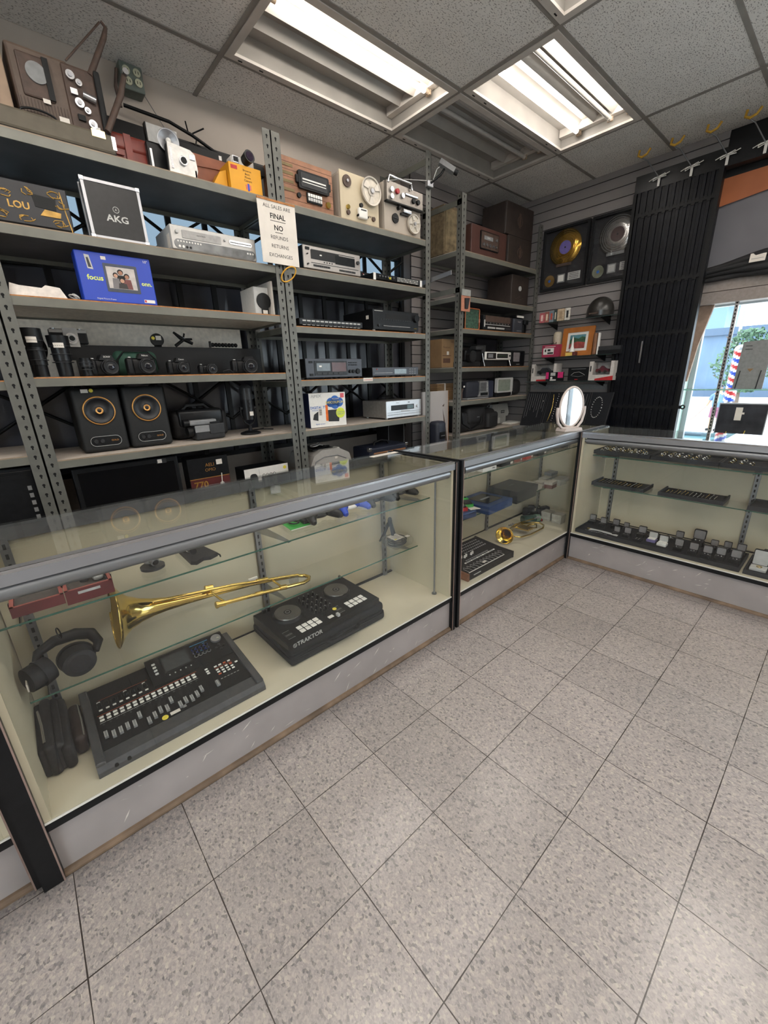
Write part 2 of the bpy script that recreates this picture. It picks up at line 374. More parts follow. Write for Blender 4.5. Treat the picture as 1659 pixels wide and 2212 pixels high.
struct('wall_front', MB().box(XL, XW, YN-.1, YN, 0, ZC+.3, WALLP))
fw = MB()
for y in (-4.0, -3.3, -2.6, -1.95): fw.box(XW+.02, XW+.08, y, y+.05, .15, 2.85, ALU2)
fw.box(XW+.02, XW+.08, -4.0, -1.9, .15, .20, ALU2); fw.box(XW+.02, XW+.08, -4.0, -1.9, 2.80, 2.85, ALU2)
w3 = struct('window_3', fw); MB().box(XW+.045, XW+.05, -4.0, -1.9, .20, 2.80, GW).build('window_pane', w3)
# display window bay beyond the right wall
wb_ = MB(); BAYW = mat('window_bay_white', 'e6ecea', 0.5, 0, 0.03)
wb_.box(XW+.0, 4.42, wy0, 0.46, 0.70, 0.76, BAYW); wb_.box(XW+.10, 4.42, wy0-.03, wy0, 0.70, 1.95, BAYW)
wb_.box(XW+.10, 4.42, 0.46, 0.49, 0.70, 1.95, mat('bay_side_mint', 'b9d6cc', 0.4)); wb_.box(XW+.10, 4.46, wy0, 0.49, 1.90, 1.96, BAYW)
wb_.box(4.38, 4.43, 0.42, 0.47, 0.74, 1.92, ALU); wb_.box(4.38, 4.43, wy0, 0.47, 1.86, 1.90, ALU); wb_.box(4.38, 4.43, wy0, 0.47, 0.74, 0.78, ALU); wb_.box(4.38, 4.43, -0.80, -0.76, 0.74, 1.90, ALU)
w1 = struct('window_1', wb_)
MB().box(4.40, 4.405, wy0, 0.44, 0.78, 1.86, GW).build('window_pane', w1)
# rear window behind the shelving
w2 = MB(); w2.box(wx0, wx1, YB+.02, YB+.05, wz0-.02, wz0, DK); w2.box(wx0, wx0+.03, YB+.01, YB+.06, wz0, wz1, DK); w2.box(wx1-.03, wx1, YB+.01, YB+.06, wz0, wz1, DK)
w2.box(wx0, wx1, YB+.01, YB+.06, 1.98, 2.02, DK); w2.box(wx0, wx1, YB+.0, YB+.06, 2.36, wz1, DK)
w2 = struct('window_2', w2)
FILM = mat('window_film', '4a4b52', 0.22, 0, 0.45, 2.2, 1.0)
fm = MB(); nx = 24
for i in range(nx):
    xa = wx0 + (wx1-wx0)*i/nx; xb = wx0 + (wx1-wx0)*(i+1)/nx
    fm.poly([(xa, YB+.03+.006*math.sin(i*1.7), wz0), (xb, YB+.03+.006*math.sin((i+1)*1.7), wz0), (xb, YB+.03+.006*math.sin((i+1)*2.3), 2.0), (xa, YB+.03+.006*math.sin(i*2.3), 2.0)], FILM)
fm.build('window_film', w2)
MB().box(wx0, wx1, YB+.035, YB+.036, 2.0, 2.36, GDARK).build('window_pane', w2)
pm = MB(); TP = mat('blue_white_paper', 'a9bccb', 0.8, 0, 0.2, 6)
for i in range(13):
    x = wx0 + .1 + i*.34; h = random.uniform(.13, .26)
    pm.box(x, x+random.uniform(.10, .17), YB+.022, YB+.024, 2.05, 2.05+h, TP)
pm.build('paper_sheet', w2)
# grille: folding scissor gate in front of the rear window
gt = thing('security_grille', 'black folding steel security grille across the rear window behind the shelving', 'security gate', (0, 2.345, 0))
def scissor(x0, x1, z0, z1, n, parent, xs):
    f = MB(); f.box(x0, x1, -.012, .012, z1-.03, z1+.05, BLK); f.box(x0, x1, -.01, .01, z0, z0+.03, BLK)
    f.build('rail', parent)
    for i in range(n+1):
        x = x0 + (x1-x0)*i/n
        MB().box(x-.016, x+.016, -.010, .006, z0+.03, z1-.03, BLK).build('bar', parent)
    for i in range(n-1):
        xa = x0 + (x1-x0)*i/n; xb = x0 + (x1-x0)*(i+2)/n
        if i % 2: continue
        for za, zb in xs:
            for y_, p_, q_ in ((-.014, za, zb), (-.018, zb, za)): MB().tube([(xa, y_, p_), (xb, y_, q_)], .011, BLK, 4).build('cross_strap', parent)
scissor(-1.85, 2.48, 0.86, 2.68, 20, gt, ((1.12, 1.40), (2.06, 2.34)))
# exterior
EXT = mat('pavement', 'c9c7c4', 0.9, 0, 0.08, 1)
GZ = -1.10
g_ = struct('ground', MB().box(-60, 120, -70, 80, GZ-.1, GZ, EXT)); g_.name = 'floor_outside'
BL = mat('far_building_paint', '54677d', 0.9, 0, 0.12, .4)
bd = thing('building', 'long grey-blue building with flat parapet across the street outside the window', 'building', (45, 4, GZ))
MB().box(0, 8, -30, 40, 0, 4.9, BL).build('wall', bd)
MB().box(-.3, 8, -30, 40, 4.9, 5.45, mat('parapet_blue', '46566a', .9)).build('parapet', bd)
MB().box(-.4, 0, -30, 40, 0, .5, MC['parapet_blue']).build('plinth', bd)
hb = thing('house', 'small pale house with a pitched roof behind the street building', 'house', (58, 10.5, GZ))
MB().box(0, 6, 0, 9, 0, 9.2, mat('pale_blue_wall', '6f8796', .9)).build('wall', hb)
MB().prism([(-2.5, 9.2), (10, 9.2), (8, 10.2), (0, 10.2)], -.5, 6.5, mat('roof_teal', '6d98a0', .8), 'x').build('roof', hb)
MB().box(-.1, 0, 1.5, 4.5, 7.4, 8.6, DK).build('window', hb)
lp = MB(); lp.tube([(0, 0, 0), (0, 0, 8.6)], .10, GREY, 6); lp.tube([(0, 4.2, 7.5), (0, 0, 7.35), (0, -3.0, 8.0)], .07, GREY, 6); lp.prism([(.3, 8.4), (2.4, 10.2), (2.2, 9.0)], -.1, 0, mat('sign_blue', '7fa5bf', .6), 'x')
solo(lp.build('street_sign'), 'thin pole with small angled blue sign rising above the street building', 'street sign', (40, 6.1, GZ))
tr = thing('tree', 'leafy green street tree in front of the grey-blue building', 'tree', (30, 3.9, GZ))
t_ = MB(); BARK = mat('bark', '5a4c42', .9); LEAF = mat('leaves', '3f5c45', .7, 0, .4, 2)
t_.tube([(0, 0, 0), (.1, .1, 1.6), (0, -.1, 3.0)], [.16, .12, .05], BARK, 8)
for k in range(9):
    a = k*.7; t_.tube([(0, 0, 1.3+k*.2), (.5*math.sin(a), 1.3*math.cos(a), 2.0+k*.25)], [.05, .02], BARK, 5)
t_.build('trunk', tr)
t_ = MB()
for k in range(1300):
    a = random.uniform(0, 2*PI); rr = random.uniform(0, 1)**.5; h = random.uniform(1.1, 4.3); w = 1.5*(1-abs(h-2.6)/2.4)
    c = Vector((w*rr*math.sin(a)*.7, w*rr*math.cos(a)*1.1, h)); u = Vector((random.uniform(-1, 1), random.uniform(-1, 1), random.uniform(-1, 1))).normalized()*.11; v = u.orthogonal()*.6
    t_.poly([c-u, c+v, c+u, c-v], LEAF)
t_.build('foliage', tr)

# ================================================================== CEILING LIGHTS
TROF = mat('fixture_enamel', '9b968f', 0.35, 0, 0.08, 6); TRIMW = mat('fixture_trim', 'cbc4bc', 0.45, 0, 0.08, 10)
LIT = mat('tube_lit', 'fff9f1', 0.5, emit=TUBE, var=0); UNLIT = mat('tube_unlit', 'bdb9b4', 0.3, 0, 0.05); SOCK = mat('lamp_socket', 'b9a58f', 0.6)
def fixture(x, y, tubes, label):
    t = thing('ceiling_light', label, 'ceiling light', (x, y, ZC), group=None)
    f = MB(); w, d = 1.22, .61
    f.box(.012, w-.012, .012, .05, -.010, .004, TRIMW); f.box(.012, w-.012, d-.05, d-.012, -.010, .004, TRIMW)
    f.box(.012, .05, .05, d-.05, -.010, .004, TRIMW); f.box(w-.05, w-.012, .05, d-.05, -.010, .004, TRIMW)
    for q in (.08, .20, .98, 1.12): f.box(q, q+.022, d-.030, d-.024, -.012, -.009, BLK)
    f.build('trim_frame', t)
    r = MB(); r.box(.04, w-.04, .04, d-.04, .105, .11, TROF)
    for a in ((.04, .045, .04, d-.04), (w-.045, w-.04, .04, d-.04), (.04, w-.04, .04, .045), (.04, w-.04, d-.045, d-.04)): r.box(*a, 0, .11, TROF)
    for k in range(4):       # folded reflector channels between the tubes
        yc = .115 + .127*k
        if k < 3: r.prism([(yc+.025, .105), (yc+.063, .06), (yc+.066, .06), (yc+.104, .105)], .05, w-.05, TROF, 'x')
    r.build('reflector', t)
    for e in (.05, w-.095): MB().box(e, e+.045, .05, d-.05, .055, .104, TRIMW).build('socket_bar', t)
    for yl, on in tubes:
        c = MB(); c.cyl((.09, yl, .045), (w-.09, yl, .045), .014, LIT if on else UNLIT, seg=12, caps=False)
        for e, g in ((.075, 1), (w-.075, -1)): c.cyl((e, yl, .045), (e+g*.03, yl, .045), .0155, TRIMW if not on else SOCK, seg=12)
        c.build('fluorescent_tube', t)
        for e in (.062, w-.076): MB().box(e, e+.014, yl-.017, yl+.017, .03, .075, SOCK).build('socket', t)
    return t
lab = {(0.82, 1.36): ('large open troffer nearest the shelving, two lit tubes along one side', ((.075, 1), (.20, 1))),
       (2.04, 1.36): ('unlit grey troffer with dark tubes beside the two bright ones', ((.12, 0), (.25, 0))),
       (2.04, 0.75): ('open troffer farther in with two widely spaced lit tubes', ((.075, 1), (.20, 0), (.42, 1))),
       (0.82, 0.14): ('troffer cut off by the top edge of the picture, only its corner showing', ((.10, 0), (.24, 0), (.42, 1)))}
for i, f in enumerate(FIX):
    L_ = lab.get(f, ('unseen lit troffer added behind the viewpoint for fill light', ((.08, 1), (.20, 1), (.41, 1), (.53, 1))))
    o = fixture(f[0], f[1], L_[1], L_[0])
    if f not in lab: o['group'] = 'unseen troffers added for fill light'  # remaining fixtures are out of view, added to brighten the room

# ================================================================== SHELVING RACKS
HOLE = mat('slot_shadow', '0c0d0e', 0.9)
def post(x, y, z1, w, side, parent, face=-1, name='post', holes=True):
    """L-shaped slotted angle; side=+1 puts the return flange at the +x edge"""
    b = MB(); y2 = y + face*(-.045)
    b.box(x, x+w, min(y, y+.003), max(y, y+.003), 0, z1, STEEL)
    xs = x+w-.003 if side > 0 else x
    b.box(xs, xs+.003, min(y, y2), max(y, y2), 0, z1, STEEL)
    if holes:
        z = .45; k = 0
        while z < z1-.02:
            cx = x + w*.52; r = .0062
            pts = [(cx+r*math.cos(t), z+r*math.sin(t)) for t in [PI*2*i/8 for i in range(8)]]
            yy = y-.0006 if face < 0 else y-.0006
            b.poly([(p[0], yy, p[1]) for p in reversed(pts)], HOLE)
            b.poly([(cx-.003, yy, z-.013), (cx+.003, yy, z-.013), (cx+.003, yy, z-.003), (cx-.003, yy, z-.003)], HOLE)
            xx = xs-.0006 if side < 0 else xs-.0006
            ym = (y+y2)/2
            b.poly([(xx, ym-.005, z-.008), (xx, ym-.005, z+.006), (xx, ym+.005, z+.006), (xx, ym+.005, z-.008)], HOLE)
            if side < 0: b.poly([(xs+.0036, ym-.005, z-.008), (xs+.0036, ym+.005, z-.008), (xs+.0036, ym+.005, z+.006), (xs+.0036, ym-.005, z+.006)], HOLE)
            z += .0445
    return b.build(name, parent)
def shelf(x0, x1, y0, y1, z, parent, wood=False, th=.036):
    b = MB(); b.box(x0, x1, y0, y0+.012, z-th, z-.001, LIP); b.box(x0, x1, y1-.012, y1, z-th, z-.001, LIP)
    b.box(x0, x0+.01, y0, y1, z-th, z-.001, LIP); b.box(x1-.01, x1, y0, y1, z-th, z-.001, LIP)
    b.box(x0+.005, x1-.005, y0+.006, y1-.006, z-.016, z-.004, UNDER)
    b.box(x0+.004, x1-.004, y0+.003, y1-.004, z-.004, z+.004, BOARD); b.box(x0+.004, x1-.004, y0+.0015, y0+.004, z-.001, z+.0042, WOODE if wood else mat('board_edge', '8d7c69', .8))
    return b.build('shelf', parent)
def rack(label, x0, x1, yf, yb, levels, zt, w=.046, zr=None, braces=()):
    t = thing('shelving_rack', label, 'shelving', (0, 0, 0))
    post(x0, yf, zt[0], w, -1, t); post(x1-w, yf, zt[1], w, 1, t)
    post(x0, yb, zt[0], w, -1, t, 1); post(x1-w, yb, zt[1], w, 1, t, 1)
    for k, z in enumerate(levels): shelf(x0+.005, x1-.005, yf+.004, yb-.001, z-.004, t, k in (2, 3))
    for (xs, z) in braces:
        MB().box(xs, xs+.004, yf+.003, yb, z-.02, z+.02, LIP).build('side_brace', t)
    return t
LV1 = (2.345, 2.01, 1.745, 1.415, 1.043, .55); LV2 = (2.345, 2.02, 1.692, 1.367, 1.041, .50); LV3 = (2.35, 2.01, 1.755, 1.433, 1.135, .822)
LV0 = (2.345, 2.01, 1.745, 1.405, 1.080, .62)
rack('steel shelving bay cut off by the left edge of the picture, mostly hidden', -1.62, -.372, 1.80, 2.30, LV0, (2.66, 2.66), .05)
rack('long grey steel shelving bay holding the monitors, cameras and projector', -.370, .968, 1.80, 2.30, LV1, (2.66, 2.66), .048)
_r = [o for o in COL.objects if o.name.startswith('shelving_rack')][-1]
MB().box(-.355, .955, 1.82, 2.285, 1.716, 1.722, mat('lit_underside_tone', 'e2dacd', .6)).build('lit_underside', _r)  # added sheet, its pale colour stands in for light under the shelf
rack('grey steel shelving bay holding the hi-fi decks, right of the paper sale sign', .970, 2.265, 1.80, 2.30, LV2, (2.66, 2.90), .054, braces=((2.262, 2.86), (2.262, 1.40)))
rack('grey steel shelving bay in the far corner against the slatwall', 2.628, 3.905, 1.80, 2.225, LV3, (2.74, 2.74), .062, braces=((2.628, 2.68), (2.628, 2.05)))

# ================================================================== DISPLAY CASES
def display_case(label, L, loc, rz, dep=.49, posts=(1, 1), up=.765, lo=.465, ud=.355, ld=.265, H=.962, stand=(0.08, .91, 1.68), glow=False):
    """local x 0..L along the front, y 0 = front, y dep = back"""
    t = thing('display_case', label, 'display case', loc, rz)
    MB().box(0.0, L, .012, dep, 0, .195, KICK).build('plinth', t)
    b = MB(); b.prism([(.012, 0), (-.004, 0), (-.003, .006), (.004, .014), (.012, .016)], 0, L, mat('grimy_toe_strip', '6b5847', .7, 0, .4, 12), 'x'); b.build('toe_strip', t)
    b = MB(); rs = random.Random(int(L*100)+int(loc[0]*50))
    for k in range(34):
        cx = rs.uniform(.05, L-.05); cz = rs.uniform(.03, .17); a = rs.uniform(-.5, 1.1); ln = rs.uniform(.003, .028); w_ = rs.uniform(.0005, .0016)
        dx, dz = math.cos(a)*ln, math.sin(a)*ln
        b.poly([(cx-dx, .0115, cz-dz), (cx+dx*.1+w_, .0115, cz-w_), (cx+dx, .0115, cz+dz), (cx-w_, .0115, cz+w_)], mat('scrape_white', 'cfc9c2', .7))
    b.build('scuff_marks', t)['kind'] = 'stuff'
    b = MB(); b.box(0, L, .004, dep-.0, .195, .215, DECK); b.build('deck', t)
    b = MB(); b.box(0, L, -.004, .012, .186, .210, RUB); b.box(0, L, -.003, .002, .2105, .2145, WHITE); b.build('bottom_trim', t)
    b = MB(); h = L/2; b.box(.02, h+.01, dep-.030, dep-.024, .215, H-.03, CREAM); b.box(h-.01, L-.02, dep-.018, dep-.012, .215, H-.03, CREAM); b.box(.02, L-.02, dep-.034, dep-.006, .215, .222, RUB)
    b.build('sliding_door', t)
    for x in ((0, .016), (L-.016, L)): MB().box(x[0], x[1], .006, dep, .215, H-.008, CREAM).build('side_panel', t)
    MB().box(.016, L-.016, .002, .007, .214, H-.05, GL).build('front_glass', t)
    b = MB(); b.box(0.004, L-.004, .012, dep-.004, H-.006, H, GTOP); b.build('top_glass', t)
    b = MB(); b.box(0, L, -.006, .026, H-.036, H+.002, ALU); b.box(0.0, L, -.0065, -.002, H-.006, H+.003, CHROME); b.build('front_rail', t)
    b = MB(); b.cyl((.03, .022, H-.058), (L-.03, .022, H-.058), .022, ALU2, seg=18); b.cyl((.0, .022, H-.058), (.03, .022, H-.058), .012, ALU2, seg=10); b.cyl((L-.03, .022, H-.058), (L, .022, H-.058), .012, ALU2, seg=10)
    b.build('lamp_housing', t)
    b = MB(); b.box(0, L, dep-.04, dep-.0, H-.032, H-.007, ALU2); b.box(0, L, dep-.040, dep-.036, H-.05, H-.032, ALU2); b.build('rear_rail', t)
    for x in stand:
        b = MB(); b.box(x-.013, x+.013, dep-.045, dep-.031, .216, H-.04, ALU2)
        for k in range(20): b.box(x-.004, x+.004, dep-.0458, dep-.0452, .24+k*.034, .258+k*.034, HOLE)
        b.build('slotted_standard', t)
        for z, d_ in ((up, ud), (lo, ld)):
            b = MB()
            ya = {up: .13, lo: .22}[z]
            b.prism([(dep-.045, z-.007), (dep-.045, z-.055), (ya+.02, z-.018), (ya, z-.007)], x-.0015, x+.0015, ALU2, 'x'); b.build('shelf_bracket', t)
    for z, ya in ((up, .13), (lo, .22)):
        b = MB(); b.box(.035, L-.035, ya+.0006, dep-.05, z-.006, z, GSH); b.box(.035, L-.035, ya, ya+.0006, z-.006, z, GEDGE); b.build('glass_shelf', t)
    b = MB(); b.cyl((L-.045, .085, .216), (L-.045, .085, H-.05), .005, ALU2, seg=8); b.cyl((L-.045, .085, .216), (L-.045, .085, .222), .014, ALU2, seg=10); b.build('tension_rod', t)
    for k, x in enumerate((0, L)):
        if not posts[k]: continue
        s = 1 if k else -1
        b = MB(); b.box(min(x, x+s*posts[k]), max(x, x+s*posts[k]), -.012, .012, 0, H+.003, RUB); b.box(min(x, x+s*posts[k]), max(x, x+s*posts[k]), .012, dep, H-.02, H+.002, RUB)
        b.box(min(x, x+s*.004), max(x, x+s*.004), -.0125, -.011, .0, H, mat('rubber_edge', '8a746b', .6))
        b.build('end_post', t)
    return t
display_case('long glass display case nearest the camera, holding the trombone and mixing desk', 1.765, (-.625, .615, 0), 0, posts=(.05, .021))
display_case('glass display case by the corner, holding the trumpet and synthesizer', 1.765, (1.203, .615, 0), 0, posts=(.021, .02), up=.812, lo=.512)
display_case('glass display case cut off at the lower left corner of the picture', 1.70, (-2.395, .640, 0), 0, posts=(0, .02))
display_case('glass jewellery case on the right, holding ring trays', 1.83, (2.511, .590, 0), -PI/2, dep=.46, posts=(.022, .02), up=.79, lo=.545, stand=(.10, .92, 1.74))

# ================================================================== GOODS: helpers
def dev(name, label, cat, x0, x1, yf, z0, z1, d, bm, fm, rz=0, rx=0, r=.004, face=True, part='body', group=None, fp='front_panel'):
    t = thing(name, label, cat, (x0, yf, z0), rz, group, rx); w, h = x1-x0, z1-z0
    MB().rbox(0, w, 0.004 if face else 0, d, 0.008 if h < .2 and face else 0, h, r, bm).build(part, t)
    if face: MB().rbox(0, w, -.004, .006, .008 if h < .2 else 0, h, .003, fm, 1).build(fp, t)
    return t, w, h
def part(t, name, fn, label=None):
    b = MB(); fn(b); o = b.build(name, t)
    if label: o['label'] = label
    return o
def knob(t, x, z, r, m, y=-.004, ln=.012, mark=None):
    b = MB(); b.cyl((x, y, z), (x, y-ln, z), r, m, r*.9, 14)
    if mark: b.box(x-.001, x+.001, y-ln-.0008, y-ln, z, z+r*.8, mark)
    for c in t.children:
        if c.name.split('.')[0] in ('front_panel', 'control_panel') and y > -.03: return b.build('knob', c)
    return b.build('knob', t)
def feet(t, w, d, m=BLK):
    for x in (.02, w-.02):
        for y in (.02, d-.02): MB().cyl((x, y, 0), (x, y, .01), .012, m, seg=10).build('foot', t)
SP = 1.84

# ---- bay 1, top shelf
BRN = mat('brown_vinyl', '4a3a32', .6, 0, .2, 40, .3); OLV = mat('olive_brown', '564f42', .6, 0, .15, 20); RIB = mat('ribbed_brown', '5b4c42', .55, 0, .1)
TAN = mat('tan_vinyl', '8d7763', .6, 0, .1, 20); LEA = mat('tan_leather', '8a4f34', .5, 0, .18, 14, .3); LEAR = mat('red_leather', '7a3026', .4, 0, .25, 12, .3)
t = thing('film_projector', 'brown vintage film projector with reel arms raised, at the left of the top shelf', 'projector', (-.15, 1.83, 2.345))
part(t, 'base', lambda b: (b.rbox(-.10, .345, 0, .27, .012, .085, .01, OLV), b.box(-.10, .345, .005, .265, 0, .02, DK), b.box(.262, .312, -.002, .002, .062, .088, BRASS), b.box(.335, .35, 0, .05, .03, .08, CHROME)))
def body(b):
    b.rbox(.03, .24, .07, .22, .085, .335, .012, RIB)
    for k in range(18): b.box(.035+k*.011, .038+k*.011, .066, .071, .088, .16, BRN)
    b.rbox(.06, .165, .062, .075, .165, .31, .01, BRN); b.cyl((.118, .062, .25), (.118, .056, .25), .036, GREY, seg=24); b.box(.145, .165, .055, .075, .17, .31, DK)
part(t, 'lamp_house', body)
def mech(b):
    b.rbox(.21, .33, .06, .20, .085, .325, .01, BRN)
    for (x, z, r) in ((.235, .28, .016), (.262, .262, .012), (.25, .19, .017), (.275, .17, .012), (.285, .125, .016)): b.cyl((x, .06, z), (x, .045, z), r, CHROME, seg=16); b.cyl((x, .045, z), (x, .04, z), r*.5, ALU, seg=12)
    b.cyl((.27, .05, .225), (.315, .045, .215), .013, CHROME); b.box(.225, .25, .045, .06, .215, .235, CHROME); b.box(.235, .262, .05, .06, .13, .15, DK)
    b.box(.285, .31, .05, .06, .088, .12, WHITE)
part(t, 'film_gate', mech)
part(t, 'side_cover', lambda b: b.rbox(.325, .35, .05, .21, .09, .33, .008, DK))
part(t, 'price_tag', lambda b: (b.box(.165, .20, .064, .066, .10, .125, PAPER), b.box(.12, .145, .060, .062, .155, .17, PAPER)))
part(t, 'reel_arm', lambda b: (b.tube([(.315, .065, .31), (.40, .07, .47), (.415, .07, .51), (.40, .07, .525)], [.013, .011, .008, .006], BRN, 6), b.tube([(.235, .07, .335), (.395, .07, .52)], .004, BRN, 5)))
part(t, 'reel_arm', lambda b: (b.tube([(.458, .06, .37), (.42, .05, .27), (.335, .04, .11)], [.01, .013, .013], BRN, 6), b.cyl((.455, .05, .36), (.455, .03, .36), .012, CHROME)))
part(t, 'cable', lambda b: b.tube([(.0+.10*math.cos(a)*.6+.09, .05+.0*a, .10+.018*math.sin(a)) for a in [i*.35 for i in range(40)]], .004, BLK, 6))
t, w, h = dev('portable_radio', 'tan suitcase radio with dark front panel, cut off by the left picture edge', 'radio', -.62, -.14, 1.86, 2.43, 2.68, .16, TAN, TAN)
part(t, 'speaker_panel', lambda b: (b.prism(rrect(.10, .43, .02, .21, .02), -.008, -.004, mat('maroon_panel', '38221f', .4)), b.prism(rrect(.30, .42, .165, .215, .01), -.011, -.008, LGREY), b.cyl((.395, -.008, .07), (.395, -.014, .07), .022, CHAR), b.cyl((.36, -.008, .12), (.36, -.012, .12), .02, GREY)))
part(t, 'trim', lambda b: b.box(.43, .436, -.012, 0, 0, .235, CHROME))
solo(MB().rbox(-.66, -.27, 1.85, 2.12, 2.349, 2.43, .01, OLV).build('carrying_case'), 'olive low carrying case under the tan suitcase radio', 'case')
t = thing('outlet_box', 'grey metal box with four round sockets high on the wall above the shelf', 'outlet box', (.405, 2.30, 2.865), 0)
part(t, 'box', lambda b: b.rbox(0, .11, 0, .082, 0, .115, .006, mat('grey_green_metal', '5c655f', .5)))
for x, z in ((.03, .08), (.08, .082), (.033, .035), (.082, .04)):
    part(t, 'socket', lambda b: (b.cyl((x, 0, z), (x, -.006, z), .018, mat('old_ivory', 'b5b59c', .5)), b.box(x-.008, x-.005, -.007, -.005, z-.006, z+.006, DK), b.box(x+.005, x+.008, -.007, -.005, z-.006, z+.006, DK)))
part(t, 'bracket', lambda b: b.tube([(-.01, .02, .08), (-.03, .02, .0), (-.02, .03, -.08)], .008, BRN, 6))
solo(MB().tube([(.52, 2.36, 2.90), (.60, 2.30, 2.72), (.58, 2.2, 2.62)], .002, GREY, 5).build('hanging_wire'), 'thin wire hanging from the four-socket box down to the round flash', 'wire')
b = MB(); b.tube([(.40, 2.33, 2.80), (.62, 2.31, 2.785), (.74, 2.30, 2.75), (.90, 2.30, 2.69), (1.10, 2.25, 2.61)], .009, BLK, 7)
for p, q in (((.72, 2.31, 2.76), (.70, 2.28, 2.80)), ((.74, 2.3, 2.76), (.80, 2.27, 2.79)), ((.76, 2.3, 2.74), (.74, 2.3, 2.67))): b.tube([p, q], .004, BLK, 5)
solo(b.build('cable_run'), 'thick black cable running along the wall behind the top shelf', 'cable')
t = thing('leather_case', 'dark red leather camera case with strap, right of the projector', 'case', (.205, 1.95, 2.349))
part(t, 'body', lambda b: b.rbox(0, .17, 0, .15, 0, .145, .02, LEAR, 4)); part(t, 'flap', lambda b: (b.rbox(-.004, .174, -.006, .155, .085, .152, .015, LEAR, 4)))
part(t, 'strap', lambda b: (b.box(.06, .09, -.012, -.004, .01, .15, LEAR), b.box(.0, .05, -.012, -.006, .06, .075, LEAR)))
b = MB(); b.cyl((.13, 2.14, 2.60), (.37, 2.14, 2.555), .007, CHROME); b.cyl((.14, 2.13, 2.58), (.35, 2.13, 2.54), .007, CHROME); b.cyl((.14, 2.14, 2.592), (.14, 2.14, 2.572), .011, ALU); b.cyl((.36, 2.14, 2.56), (.36, 2.14, 2.349), .006, ALU, seg=8); b.cyl((.16, 2.14, 2.59), (.16, 2.14, 2.349), .006, ALU, seg=8)
solo(b.build('chrome_stand'), 'pair of thin chrome tubes behind the dark red leather case', 'stand')
t = thing('boxed_manual', 'pale hardback album standing against the wall behind the flash camera', 'book', (.425, 2.10, 2.349), 0)
part(t, 'cover', lambda b: b.box(0, .15, .0, .03, 0, .30, LGREY)); part(t, 'spine', lambda b: b.box(-.006, .0, -.001, .031, 0, .30, BLK))
t = thing('folding_camera', 'silver folding instant camera with black bellows on the top shelf', 'camera', (.385, 1.83, 2.349))
part(t, 'front_plate', lambda b: (b.prism([(.03, .0), (.155, .0), (.165, .03), (.16, .095), (.14, .11), (.035, .12)], -.012, .0, mat('camera_silver', 'c9c7c3', .3, .5)), b.box(.04, .05, -.016, -.012, .015, .10, CHROME), b.box(.13, .155, -.018, -.012, .07, .09, CHROME)))
part(t, 'lens', lambda b: (b.cyl((.098, -.012, .055), (.098, -.024, .055), .02, CHROME), b.cyl((.098, -.024, .055), (.098, -.026, .055), .014, DK)))
part(t, 'bellows', lambda b: [b.rbox(.03+k*.004, .15-k*.004, .0+k*.014, .012+k*.014, .005, .115+k*.004, .003, BLK, 1) for k in range(6)])
part(t, 'body', lambda b: (b.rbox(-.03, .19, .085, .125, 0, .145, .01, BLK2), b.box(-.02, -.01, .08, .09, .02, .11, CHROME)))
part(t, 'foot', lambda b: b.box(.15, .158, -.012, .01, -.002, .03, CHROME))
t = thing('flash_gun', 'round silver flash reflector above the folding camera', 'flash', (.455, 1.90, 2.505), 0)
part(t, 'reflector', lambda b: b.lathe([(.012, .03), (.03, .015), (.048, -.008), (.049, -.010), (.044, -.007), (.02, .01), (0.001, .014)], (0, 0, 0), (.15, 1, .1), ALU))
part(t, 'bulb', lambda b: b.ball((0, -.003, 0), .013, WHITE, 12)); part(t, 'handle', lambda b: b.cyl((.0, .03, -.01), (.0, .04, -.156), .014, BLK))
t = thing('leather_case', 'light tan leather case lying between the folding camera and the yellow film box', 'case', (.515, 1.95, 2.349), 0)
part(t, 'body', lambda b: b.prism([(0, 0), (.235, 0), (.25, .155), (.0, .155)], 0, .12, LEA)); part(t, 'lid', lambda b: b.prism([(-.004, .10), (.245, .12), (.254, .160), (-.004, .160)], -.006, .125, LEA))
part(t, 'stitching', lambda b: b.tube([(.03, -.008, .02), (.055, -.008, .07), (.045, -.008, .10)], .004, BRN, 5))
solo(MB().rbox(0, .47, 0, .05, 0, .05, .004, BLK).box(.2, .215, -.002, 0, .015, .035, WHITE).build('black_bar'), 'long black bar with a small white mark lying across the cases, behind the yellow box', 'bar', (.54, 1.98, 2.512))
FY = mat('film_yellow', 'd99a1e', .55, 0, .06, 10)
t = thing('film_box', 'yellow cardboard film box in front of the steel post', 'box', (.722, 1.83, 2.349))
part(t, 'carton', lambda b: b.box(0, .18, 0, .13, 0, .122, FY))
part(t, 'printing', lambda b: (b.box(.01, .045, -.001, 0, .095, .112, RED), b.text('Brownie', .014, .10, .10, -.001, DK), b.text('8mm', .014, .10, .085, -.001, DK), b.text('Movie', .014, .10, .07, -.001, DK), b.text('Camera', .014, .10, .055, -.001, DK), b.box(.085, .115, -.001, 0, .015, .038, mat('pinkish', 'c46a5a')), b.box(.095, .105, -.0012, 0, .01, .043, BLUE)))
solo(MB().prism([(0, 0), (.085, 0), (.085, .09), (.05, .075)], 0, .07, FY).build('film_box'), 'yellow torn carton flap beside the yellow film box, left of it', 'box', (.632, 1.86, 2.349))
t = thing('movie_camera', 'white movie camera with black lens lying on the yellow film box', 'camera', (.755, 1.86, 2.471))
part(t, 'body', lambda b: b.rbox(0, .13, 0, .07, 0, .05, .012, WHITE, 3)); part(t, 'viewfinder', lambda b: (b.box(.005, .04, -.005, 0, .015, .045, CHROME), b.box(.01, .035, -.007, -.005, .02, .04, DK)))
